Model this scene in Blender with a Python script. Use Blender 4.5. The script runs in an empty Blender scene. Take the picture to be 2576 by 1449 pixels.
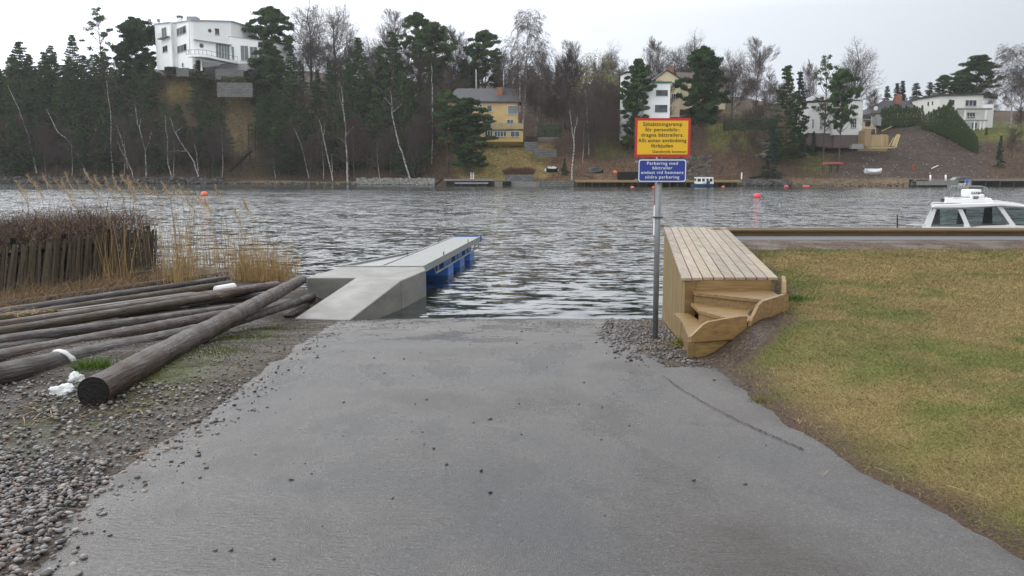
import bpy, math, random
import numpy as np
from mathutils import Vector, Matrix, noise as mn

random.seed(7); RNG = np.random.default_rng(7)
SC = bpy.context.scene
COL = SC.collection
# ------------------------------------------------------------------ camera model (photo measured on a 2576 x 1449 grid)
F = 2143.0; CX = 1288.0; CY = 724.5
CAMZ = 3.4
PITCH = math.atan((724.5 - 428) / F)
CP, SP = math.cos(PITCH), math.sin(PITCH)
CAM = Vector((0, 0, CAMZ))

def ray(px, py):
    u = (px - CX) / F; v = (CY - py) / F
    return Vector((u, CP + v * SP, -SP + v * CP))
def atY(px, py, Y):
    d = ray(px, py); return CAM + d * (Y / d.y)
def atZ(px, py, z):
    d = ray(px, py); return CAM + d * ((z - CAMZ) / d.z)

# ------------------------------------------------------------------ object helpers
def tag(o, label=None, cat=None, group=None, kind=None):
    if label: o['label'] = label
    if cat: o['category'] = cat
    if group: o['group'] = group
    if kind: o['kind'] = kind
    return o
def thing(name, label, cat, loc, group=None, rotz=0.0):
    o = bpy.data.objects.new(name, None); COL.objects.link(o)
    o.location = loc; o.rotation_euler = (0, 0, rotz); o.empty_display_size = 0.2
    return tag(o, label, cat, group)
def link(name, me, parent=None):
    o = bpy.data.objects.new(name, me); COL.objects.link(o)
    if parent: o.parent = parent
    return o
def dup(root, loc=None, rotz=None, label=None, scale=None, group=None):
    r = root.copy(); COL.objects.link(r)
    if loc is not None: r.location = loc
    if rotz is not None: r.rotation_euler = (r.rotation_euler[0], r.rotation_euler[1], rotz)
    if scale is not None: r.scale = scale
    if label: r['label'] = label
    if group: r['group'] = group
    for ch in list(root.children):
        c = ch.copy(); COL.objects.link(c); c.parent = r
        for g in list(ch.children):
            d = g.copy(); COL.objects.link(d); d.parent = c
    return r

class MB:
    def __init__(s): s.v = []; s.f = []; s.mi = []; s.m = 0; s.col = []; s.c = (1, 1, 1); s.fr = None
    def add(s, vs, fs):
        b = len(s.v)
        for p in vs:
            p = Vector(p)
            if s.fr is not None: p = s.fr @ p
            s.v.append(p); s.col.append(s.c)
        for f in fs: s.f.append(tuple(b + i for i in f)); s.mi.append(s.m)
    def hexa(s, p):   # 8 points: bottom 4 ccw, top 4 ccw
        s.add(p, [(0, 3, 2, 1), (4, 5, 6, 7), (0, 1, 5, 4), (1, 2, 6, 5), (2, 3, 7, 6), (3, 0, 4, 7)])
    def box(s, x0, x1, y0, y1, z0, z1):
        s.hexa([(x0, y0, z0), (x1, y0, z0), (x1, y1, z0), (x0, y1, z0), (x0, y0, z1), (x1, y0, z1), (x1, y1, z1), (x0, y1, z1)])
    def beam(s, p0, p1, w, h, up=(0, 0, 1)):
        p0 = Vector(p0); p1 = Vector(p1); d = (p1 - p0).normalized(); up = Vector(up)
        a = d.cross(up)
        if a.length < 1e-4: a = d.cross(Vector((0, 1, 0)))
        a.normalize(); b = a.cross(d).normalized(); a = a * w / 2; b = b * h / 2
        s.hexa([p0 - a - b, p0 + a - b, p1 + a - b, p1 - a - b, p0 - a + b, p0 + a + b, p1 + a + b, p1 - a + b])
    def prism(s, pts, ext):
        pts = [Vector(p) for p in pts]; ext = Vector(ext); n = len(pts)
        s.add(pts + [p + ext for p in pts], [tuple(range(n))[::-1], tuple(range(n, 2 * n))] + [(i, (i + 1) % n, n + (i + 1) % n, n + i) for i in range(n)])
    def tube(s, pts, rad, n=8, cap=True, squash=1.0):
        pts = [Vector(p) for p in pts]; k = len(pts)
        if not hasattr(rad, '__len__'): rad = [rad] * k
        vs = []; a = None
        for i, p in enumerate(pts):
            d = (pts[min(i + 1, k - 1)] - pts[max(i - 1, 0)]).normalized()
            if a is None:
                a = d.cross(Vector((0, 0, 1)))
                if a.length < 0.05: a = d.cross(Vector((1, 0, 0)))
            else: a = a - d * a.dot(d)
            a.normalize(); b = d.cross(a)
            for j in range(n):
                t = 2 * math.pi * j / n
                vs.append(p + (a * math.cos(t) + b * math.sin(t) * squash) * rad[i])
        fs = [(i * n + j, i * n + (j + 1) % n, (i + 1) * n + (j + 1) % n, (i + 1) * n + j) for i in range(k - 1) for j in range(n)]
        if cap: fs += [tuple(range(n))[::-1], tuple((k - 1) * n + j for j in range(n))]
        s.add(vs, fs)
    def lathe(s, c, prof, n=16, axis='z'):
        c = Vector(c); vs = []
        for (r, h) in prof:
            for j in range(n):
                t = 2 * math.pi * j / n
                o = (r * math.cos(t), r * math.sin(t), h) if axis == 'z' else ((h, r * math.cos(t), r * math.sin(t)) if axis == 'x' else (r * math.cos(t), h, r * math.sin(t)))
                vs.append(c + Vector(o))
        k = len(prof)
        s.add(vs, [(i * n + j, i * n + (j + 1) % n, (i + 1) * n + (j + 1) % n, (i + 1) * n + j) for i in range(k - 1) for j in range(n)] + [tuple(range(n))[::-1], tuple((k - 1) * n + j for j in range(n))])
    def build(s, name, mats, parent=None, smooth=False, bevel=0, local=False, recalc=True):
        off = Vector((0, 0, 0))
        if parent is not None and not local:
            q = parent
            while q is not None: off = off + q.location; q = q.parent
        me = bpy.data.meshes.new(name)
        me.from_pydata([tuple(p - off) for p in s.v], [], s.f)
        if not isinstance(mats, (list, tuple)): mats = [mats]
        for m in mats: me.materials.append(m)
        if len(mats) > 1: me.polygons.foreach_set('material_index', s.mi)
        if any(c != (1, 1, 1) for c in s.col):
            a = me.color_attributes.new('Col', 'FLOAT_COLOR', 'POINT')
            a.data.foreach_set('color', np.array([(c[0], c[1], c[2], 1) for c in s.col], dtype=np.float32).ravel())
        if recalc and len(s.f) < 30000:
            import bmesh
            bm = bmesh.new(); bm.from_mesh(me); bmesh.ops.recalc_face_normals(bm, faces=bm.faces); bm.to_mesh(me); bm.free()
        if smooth: me.polygons.foreach_set('use_smooth', [True] * len(me.polygons))
        me.update()
        o = link(name, me, parent)
        if bevel:
            b = o.modifiers.new('bevel', 'BEVEL'); b.width = bevel; b.segments = 2; b.limit_method = 'ANGLE'
        return o

def npmesh(name, V, Fc, mats, col=None, parent=None, smooth=False, mi=None):
    V = np.asarray(V, dtype=np.float32); Fc = np.asarray(Fc, dtype=np.int32)
    me = bpy.data.meshes.new(name); n, k = Fc.shape
    me.vertices.add(len(V)); me.vertices.foreach_set('co', V.ravel())
    me.loops.add(n * k); me.loops.foreach_set('vertex_index', Fc.ravel())
    me.polygons.add(n); me.polygons.foreach_set('loop_start', np.arange(0, n * k, k, dtype=np.int32))
    if not isinstance(mats, (list, tuple)): mats = [mats]
    for m in mats: me.materials.append(m)
    if mi is not None: me.polygons.foreach_set('material_index', np.asarray(mi, dtype=np.int32))
    if smooth: me.polygons.foreach_set('use_smooth', np.ones(n, dtype=bool))
    me.update(calc_edges=True)
    if col is not None:
        a = me.color_attributes.new('Col', 'FLOAT_COLOR', 'POINT')
        c = np.ones((len(V), 4), dtype=np.float32); c[:, :3] = col
        a.data.foreach_set('color', c.ravel())
    return link(name, me, parent)

def gridmesh(name, X, Y, Z, mats, col=None, smooth=True, keep=None):
    ny, nx = X.shape
    V = np.stack([X, Y, Z], -1).reshape(-1, 3)
    i = np.arange(nx - 1)[None, :] + np.arange(ny - 1)[:, None] * nx
    Fc = np.stack([i, i + 1, i + nx + 1, i + nx], -1).reshape(-1, 4)
    if keep is not None:
        k = keep.ravel(); Fc = Fc[k[Fc].any(1)]
        used = np.zeros(len(V), bool); used[Fc.ravel()] = True
        idx = np.cumsum(used) - 1; Fc = idx[Fc]; V = V[used]
        if col is not None: col = np.asarray(col).reshape(-1, 3)[used]
    return npmesh(name, V, Fc, mats, None if col is None else np.asarray(col).reshape(-1, 3), None, smooth)

# smooth value noise on arrays
_tab = RNG.random((256, 256))
def vnoise(x, y, s=1.0, o=0):
    x = np.asarray(x, float) * s + 37.3 * o + 500; y = np.asarray(y, float) * s + 91.7 * o + 500
    xi = np.floor(x).astype(int); yi = np.floor(y).astype(int); fx = x - xi; fy = y - yi
    fx = fx * fx * (3 - 2 * fx); fy = fy * fy * (3 - 2 * fy)
    g = lambda a, b: _tab[a % 256, b % 256]
    return (g(xi, yi) * (1 - fx) + g(xi + 1, yi) * fx) * (1 - fy) + (g(xi, yi + 1) * (1 - fx) + g(xi + 1, yi + 1) * fx) * fy
def fbm(x, y, s=1.0, o=0, n=4):
    r = 0; a = 0.5; t = 0
    for i in range(n): r = r + a * vnoise(x, y, s * 2 ** i, o + i); t += a; a *= 0.5
    return r / t
def sstep(a, b, x):
    t = np.clip((np.asarray(x, float) - a) / (b - a), 0, 1); return t * t * (3 - 2 * t)

# ------------------------------------------------------------------ materials
def newmat(name):
    m = bpy.data.materials.new(name); m.use_nodes = True
    nt = m.node_tree; b = nt.nodes['Principled BSDF']
    return m, nt, b
def N(nt, t, **kw):
    n = nt.nodes.new(t)
    for k, v in kw.items():
        if k.startswith('i_'):
            key = k[2:]; key = int(key) if key.isdigit() else key.replace('_', ' ')
            n.inputs[key].default_value = v
        else: setattr(n, k, v)
    return n
def coords(nt, scale=(1, 1, 1), src='Object'):
    tc = N(nt, 'ShaderNodeTexCoord'); mp = N(nt, 'ShaderNodeMapping')
    mp.inputs['Scale'].default_value = scale
    nt.links.new(tc.outputs[src], mp.inputs['Vector']); return mp.outputs['Vector']
def ramp(nt, fac, stops):
    r = N(nt, 'ShaderNodeValToRGB'); e = r.color_ramp.elements
    while len(e) < len(stops): e.new(0.5)
    for i, (p, c) in enumerate(stops):
        e[i].position = p; e[i].color = (c[0], c[1], c[2], 1) if hasattr(c, '__len__') else (c, c, c, 1)
    nt.links.new(fac, r.inputs['Fac']); return r.outputs['Color']
def mixc(nt, fac, a, b, mode='MIX'):
    m = N(nt, 'ShaderNodeMix', data_type='RGBA', blend_type=mode)
    for s, v in ((m.inputs[0], fac), (m.inputs[6], a), (m.inputs[7], b)):
        if hasattr(v, 'is_linked'): nt.links.new(v, s)
        elif hasattr(v, '__len__'): s.default_value = (v[0], v[1], v[2], 1)
        else: s.default_value = v
    return m.outputs[2]
def M(name, c1, c2=None, rough=0.8, scale=4, stretch=(1, 1, 1), bump=0.0, bscale=30, bdist=0.01, attr=False, metal=0, spec=0.5, detail=5, rvar=0.0, coat=0):
    m, nt, b = newmat(name)
    if c2 is None: c2 = tuple(x * 0.8 for x in c1)
    v = coords(nt, stretch)
    n = N(nt, 'ShaderNodeTexNoise', i_Scale=scale, i_Detail=detail, i_Roughness=0.6); nt.links.new(v, n.inputs['Vector'])
    c = ramp(nt, n.outputs['Fac'], [(0.3, c1), (0.7, c2)])
    if attr:
        a = N(nt, 'ShaderNodeAttribute', attribute_name='Col'); c = mixc(nt, 1.0, c, a.outputs['Color'], 'MULTIPLY')
    nt.links.new(c, b.inputs['Base Color'])
    b.inputs['Roughness'].default_value = rough; b.inputs['Metallic'].default_value = metal
    b.inputs['Specular IOR Level'].default_value = spec; b.inputs['Coat Weight'].default_value = coat
    if rvar:
        r = N(nt, 'ShaderNodeMapRange', i_To_Min=max(0.02, rough - rvar), i_To_Max=min(1, rough + rvar), i_From_Min=0.3, i_From_Max=0.7)
        n2 = N(nt, 'ShaderNodeTexNoise', i_Scale=scale * 0.7, i_Detail=3.0); nt.links.new(v, n2.inputs['Vector'])
        nt.links.new(n2.outputs['Fac'], r.inputs['Value']); nt.links.new(r.outputs['Result'], b.inputs['Roughness'])
    if bump:
        n3 = N(nt, 'ShaderNodeTexNoise', i_Scale=bscale, i_Detail=4.0); nt.links.new(v, n3.inputs['Vector'])
        bp = N(nt, 'ShaderNodeBump', i_Strength=bump, i_Distance=bdist); nt.links.new(n3.outputs['Fac'], bp.inputs['Height']); nt.links.new(bp.outputs['Normal'], b.inputs['Normal'])
    return m
def attrmat(name, rough=0.8, spec=0.3, mul=(1, 1, 1), scale=0, amp=0.3):
    m, nt, b = newmat(name)
    a = N(nt, 'ShaderNodeAttribute', attribute_name='Col'); c = a.outputs['Color']
    if scale:
        n = N(nt, 'ShaderNodeTexNoise', i_Scale=scale, i_Detail=4.0); nt.links.new(coords(nt), n.inputs['Vector'])
        c = mixc(nt, 1.0, c, ramp(nt, n.outputs['Fac'], [(0.3, 1 - amp), (0.7, 1 + amp)]), 'MULTIPLY')
    nt.links.new(c, b.inputs['Base Color'])
    b.inputs['Roughness'].default_value = rough; b.inputs['Specular IOR Level'].default_value = spec
    return m

MT = {}
MT['wood_new'] = M('new_timber', (0.46, 0.30, 0.12), (0.30, 0.18, 0.06), 0.6, 3, (14, 1.2, 14), 0.3, 30, 0.003, True, detail=7)
MT['wood_deck'] = M('deck_boards', (0.40, 0.315, 0.225), (0.22, 0.175, 0.13), 0.5, 2.5, (16, 0.9, 16), 0.3, 20, 0.003, True, detail=7, rvar=0.2)
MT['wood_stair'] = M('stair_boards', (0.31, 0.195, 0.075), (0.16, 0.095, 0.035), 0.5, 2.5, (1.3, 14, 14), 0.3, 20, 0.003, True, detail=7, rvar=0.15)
MT['wood_wall'] = M('cladding_boards', (0.40, 0.30, 0.14), (0.24, 0.17, 0.075), 0.65, 3, (14, 14, 1.0), 0.3, 20, 0.003, True, detail=6)
MT['wood_beam'] = M('beam_timber', (0.12, 0.076, 0.032), (0.06, 0.038, 0.017), 0.85, 3, (1, 14, 14), 0.3, 20, 0.003, True, detail=6)
MT['wood_grey'] = M('weathered_wood', (0.14, 0.115, 0.08), (0.06, 0.05, 0.035), 0.85, 3, (12, 12, 1), 0.4, 20, 0.005, True, detail=6)
MT['concrete'] = M('concrete', (0.29, 0.285, 0.27), (0.22, 0.217, 0.207), 0.6, 2.2, (1, 1, 1), 0.15, 60, 0.004, detail=8, rvar=0.15)
MT['concrete_side'] = M('darker_concrete', (0.20, 0.195, 0.18), (0.12, 0.12, 0.11), 0.6, 1.6, (1, 1, 3.0), 0.15, 60, 0.004, detail=8)  # darker concrete colour for every face of the landing except the tops
MT['galv'] = M('galvanised_steel', (0.27, 0.285, 0.29), (0.19, 0.205, 0.21), 0.5, 14, (1, 1, 1), 0.05, 50, 0.002, metal=0.6)
MT['alu'] = M('aluminium', (0.36, 0.37, 0.36), (0.27, 0.28, 0.27), 0.42, 8, (1, 1, 1), 0.05, 60, 0.002, metal=0.7)
MT['blue'] = M('blue_plastic', (0.012, 0.11, 0.42), (0.01, 0.08, 0.33), 0.4, 3)
MT['yellow_sign'] = M('yellow_sheet', (0.78, 0.47, 0.012), (0.74, 0.44, 0.012), 0.35, 2)
MT['red_sign'] = M('red_sheet', (0.52, 0.022, 0.03), (0.46, 0.02, 0.025), 0.4, 2)
MT['blue_sign'] = M('blue_sheet', (0.018, 0.045, 0.28), (0.016, 0.04, 0.25), 0.35, 2)
MT['white'] = M('white_paint', (0.80, 0.80, 0.80), (0.74, 0.75, 0.75), 0.4, 2)
MT['black'] = M('black_rubber', (0.02, 0.02, 0.022), (0.03, 0.03, 0.03), 0.5, 5)
MT['dark'] = M('dark_metal', (0.05, 0.05, 0.055), (0.08, 0.08, 0.08), 0.5, 8)
MT['orange'] = M('orange_plastic', (0.75, 0.16, 0.05), (0.65, 0.13, 0.04), 0.4, 3)
MT['pink'] = M('pink_plastic', (0.78, 0.08, 0.12), (0.70, 0.07, 0.10), 0.4, 3)
MT['straw'] = attrmat('dry_straw', 0.75, 0.2)
MT['leaf'] = attrmat('needles', 0.75, 0.12)
MT['twig'] = attrmat('twigs', 0.85, 0.1)
MT['stone'] = attrmat('wet_stones', 0.38, 0.5)
MT['drystone'] = attrmat('stones', 0.8, 0.3, scale=6, amp=0.25)
MT['grass'] = attrmat('grass_blades', 0.7, 0.15)
MT['plastic'] = M('plastic_wrap', (0.78, 0.80, 0.80), (0.6, 0.62, 0.62), 0.25, 6, bump=0.6, bscale=14, bdist=0.02)

def logmat(name, a, b, r=0.42):
    m, nt, bs = newmat(name)
    v = coords(nt, (1.2, 18, 18)); n = N(nt, 'ShaderNodeTexNoise', i_Scale=2.2, i_Detail=8.0, i_Roughness=0.65); nt.links.new(v, n.inputs['Vector'])
    v2 = coords(nt, (1, 1, 1)); n2 = N(nt, 'ShaderNodeTexNoise', i_Scale=2.5, i_Detail=4.0); nt.links.new(v2, n2.inputs['Vector'])
    a = (a[0] * 0.38, a[1] * 0.34, a[2] * 0.32); b = (b[0] * 0.34, b[1] * 0.29, b[2] * 0.26); bs.inputs['Specular IOR Level'].default_value = 0.4
    c = ramp(nt, n.outputs['Fac'], [(0.30, tuple(x * 0.2 for x in b)), (0.45, b), (0.7, a)])
    c = mixc(nt, 1.0, c, ramp(nt, n2.outputs['Fac'], [(0.35, 0.6), (0.65, 1.25)]), 'MULTIPLY')
    nt.links.new(c, bs.inputs['Base Color'])
    rr = ramp(nt, n2.outputs['Fac'], [(0.35, r - 0.15), (0.65, r + 0.2)]); nt.links.new(rr, bs.inputs['Roughness'])
    bp = N(nt, 'ShaderNodeBump', i_Strength=1.0, i_Distance=0.03); nt.links.new(n.outputs['Fac'], bp.inputs['Height']); nt.links.new(bp.outputs['Normal'], bs.inputs['Normal'])
    return m
LOGM = {'brown': logmat('log_brown', (0.24, 0.16, 0.115), (0.11, 0.07, 0.05)), 'pink': logmat('log_pinkish', (0.32, 0.215, 0.18), (0.17, 0.11, 0.095)),
        'blue': logmat('log_bluish', (0.23, 0.225, 0.25), (0.12, 0.12, 0.13)), 'olive': logmat('log_olive', (0.27, 0.215, 0.11), (0.13, 0.105, 0.06), 0.55),
        'dark': logmat('log_dark', (0.17, 0.13, 0.11), (0.07, 0.052, 0.045)), 'end': logmat('log_end', (0.03, 0.025, 0.02), (0.015, 0.012, 0.01), 0.6)}

# ------------------------------------------------------------------ near ground
def prof(y):     # boat ramp profile: gentle, then steeper down into the water
    y = np.asarray(y, float)
    a = 1.8 - 0.042 * y; b = 1.4 - 0.143 * (y - 9.5)
    k = 0.10; h = np.clip(0.5 + 0.5 * (a - b) / k, 0, 1)
    return a * (1 - h) + b * h - k * h * (1 - h)
def onP(px, py):
    d = ray(px, py); lo = 0.5; hi = 60.0
    f = lambda Y: (CAMZ + d.z * Y / d.y) - float(prof(Y))
    for _ in range(50):
        mid = (lo + hi) / 2
        if f(mid) > 0: lo = mid
        else: hi = mid
    return CAM + d * (lo / d.y)
REDGE = [onP(*p) for p in [(2900, 1610), (2576, 1424), (2300, 1275), (2100, 1162), (1970, 1078), (1870, 1010), (1800, 945), (1762, 905)]]
RE_Y = [-10] + [p.y for p in REDGE] + [11, 14, 20]; RE_X = [REDGE[0].x + 3] + [p.x for p in REDGE] + [2.15, 2.8, 3.6]
def redge(y): return np.interp(y, RE_Y, RE_X)
LEDGE = [onP(*p) for p in [(60, 1640), (160, 1449), (230, 1300), (330, 1200), (430, 1125), (540, 1062), (640, 965), (740, 900), (800, 850), (850, 818)]]
LE_Y = [-10] + [p.y for p in LEDGE] + [19, 24]; LE_X = [LEDGE[0].x] + [p.x for p in LEDGE] + [-3.7, -3.2]
def ledge(y): return np.interp(y, LE_Y, LE_X)
# deck corners
DNL = Vector((2.13, 10.5, 2.08)); DFL = Vector((3.57, 19.9, 2.08)); DNR = Vector((3.28, 10.5, 2.08)); DFR = Vector((4.99, 19.9, 2.08))
LAWN = 1.80
def lshore(x): return np.interp(x, [-60, -16, -12, -9.5, -7, -6, -5, -4, -3.5, -3], [28, 28, 28.5, 29, 26.0, 24.3, 23.0, 21, 20, 19.3])
def G(x, y):
    x = np.asarray(x, float); y = np.asarray(y, float)
    p = prof(y)
    # left bank: same slope, then nearly level at 0.22 m, then into the lake
    fl = 0.22 + 0.02 * (fbm(x, y, 0.7, 3) - 0.5)
    L = np.maximum(p, fl); ls = lshore(x)
    L = np.where(y > ls - 0.9, np.minimum(L, 0.22 - 0.25 * (y - ls + 0.9)), L)
    w = sstep(-4.0, -5.0, x)
    z = p * (1 - w) + L * w
    # right bank and lawn
    e = redge(y)
    wallx = np.interp(y, [10.5, 19.9], [2.13, 3.57])
    top = LAWN + 0.14 * sstep(15.2, 17.7, y) + 0.0 * x
    t1 = sstep(0, 1.35 - 0.6 * sstep(7.6, 8.8, y), x - e)
    t2 = sstep(0.25, 1.0, x - wallx)
    t = np.where(y < 9.6, t1, np.where(y > 11.5, t2, t1 * (1 - (y - 9.6) / 1.9) + t2 * (y - 9.6) / 1.9))
    z = z * (1 - t) + np.maximum(top, z) * t
    z = np.where((y > 20.05) & (x > 3.0), -1.2, z)
    z = z + 0.012 * (fbm(x, y, 3, 5) - 0.5) * np.where(np.abs(x) < 8, 1, 1)
    return np.maximum(z, -2.5)
def g1(x, y): return float(G(x, y))
_YS = np.concatenate([np.arange(1.5, 30, 0.03), np.arange(30, 60, 0.1)])
def onG(px, py, dz=0.0):
    d = ray(px, py); t = _YS / d.y
    k = np.argmax(CAMZ + d.z * t <= G(d.x * t, _YS) + dz)
    if k == 0: k = len(_YS) - 1
    return CAM + d * t[k]

xs = np.concatenate([np.arange(-60, -14, 2.0), np.arange(-14, -6, 0.25), np.arange(-6, 6, 0.07), np.arange(6, 16, 0.25), np.arange(16, 61, 2.0)])
ys = np.concatenate([np.arange(-12, 0, 1.0), np.arange(0, 21, 0.07), np.arange(21, 36, 0.3), np.arange(36, 46, 1.5)])
XX, YY = np.meshgrid(xs, ys); ZZ = G(XX, YY)
# soil colour: wet brown gravelly earth, mossy strips on the left bank, plain dark mud below the water line
n1 = fbm(XX, YY, 1.3, 11); n2 = fbm(XX, YY, 6, 12)
soil = np.array([0.078, 0.062, 0.050]); moss = np.array([0.07, 0.08, 0.022]); grav = np.array([0.09, 0.085, 0.08]); mud = np.array([0.035, 0.036, 0.028])
c = soil[None, None] * (0.75 + 0.5 * n2[..., None])
c = c * (1 - 0.35 * sstep(0.2, 1.2, ledge(YY) - XX))[..., None]; gm = sstep(0.0, 0.8, ledge(YY) - XX) * sstep(6.5, 4.5, YY) ; c = c * (1 - gm[..., None]) + grav * gm[..., None]
# moss strip just right of the thick log
lm = [onP(*p) for p in [(300, 1010), (480, 900), (600, 850), (760, 800)]]
mx = np.interp(YY, [p.y for p in lm], [p.x for p in lm])
mm = np.exp(-((XX - mx) / 0.45) ** 2) * sstep(4.5, 7, YY) * sstep(18, 16, YY) * sstep(0.42, 0.60, n1 * 0.6 + n2 * 0.4 + 0.05)
mm = np.maximum(mm, sstep(-2.0, -4.0, XX - mx + 1.6) * sstep(6, 7, YY) * sstep(0.5, 0.65, n1) * 0.6)
c = c * (1 - mm[..., None]) + moss * mm[..., None]
dirt = np.array([0.062, 0.045, 0.034])[None, None] * (1 + 0.7 * sstep(12, 15, YY))[..., None]; rr = sstep(0.0, 0.3, XX - redge(YY)) ; c = c * (1 - rr[..., None]) + dirt * (0.8 + 0.4 * n2[..., None]) * rr[..., None]
um = sstep(0.03, -0.25, ZZ); c = c * (1 - um[..., None]) + mud * um[..., None]
def soilmat():
    m, nt, b = newmat('wet_soil')
    a = N(nt, 'ShaderNodeAttribute', attribute_name='Col')
    v = coords(nt); n = N(nt, 'ShaderNodeTexNoise', i_Scale=45.0, i_Detail=6.0); nt.links.new(v, n.inputs['Vector'])
    vo = N(nt, 'ShaderNodeTexVoronoi', i_Scale=38.0); nt.links.new(v, vo.inputs['Vector'])
    cc = mixc(nt, 1.0, a.outputs['Color'], ramp(nt, n.outputs['Fac'], [(0.3, 0.5), (0.7, 1.5)]), 'MULTIPLY')
    hs = N(nt, 'ShaderNodeSeparateColor'); nt.links.new(vo.outputs['Color'], hs.inputs[0])
    cc = mixc(nt, 1.0, cc, ramp(nt, hs.outputs[0], [(0.0, 0.6), (0.6, 1.0), (1.0, 1.7)]), 'MULTIPLY')
    nt.links.new(cc, b.inputs['Base Color']); b.inputs['Specular IOR Level'].default_value = 0.08
    n2 = N(nt, 'ShaderNodeTexNoise', i_Scale=1.5, i_Detail=4.0); nt.links.new(v, n2.inputs['Vector'])
    nt.links.new(ramp(nt, n2.outputs['Fac'], [(0.4, 0.35), (0.6, 0.75)]), b.inputs['Roughness'])
    bp = N(nt, 'ShaderNodeBump', i_Strength=0.9, i_Distance=0.02); nt.links.new(n.outputs['Fac'], bp.inputs['Height'])
    bp2 = N(nt, 'ShaderNodeBump', i_Strength=0.7, i_Distance=0.012, invert=True); nt.links.new(vo.outputs['Distance'], bp2.inputs['Height']); nt.links.new(bp.outputs['Normal'], bp2.inputs['Normal'])
    nt.links.new(bp2.outputs['Normal'], b.inputs['Normal']); return m
MT['soil'] = soilmat()
tag(gridmesh('ground', XX, YY, ZZ, MT['soil'], c), kind='structure')

# asphalt ramp: a thin sheet whose ragged border dives under the soil
ax = np.concatenate([np.arange(-4.6, 6.5, 0.06), np.arange(6.5, 14, 0.3)]); ay = np.concatenate([np.arange(-12, 0, 0.5), np.arange(0, 24.5, 0.06)])
AX, AY = np.meshgrid(ax, ay)
ex = np.minimum(AX - ledge(AY), np.where(AY < 8.6, redge(AY) - AX, 1e9))
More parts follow.
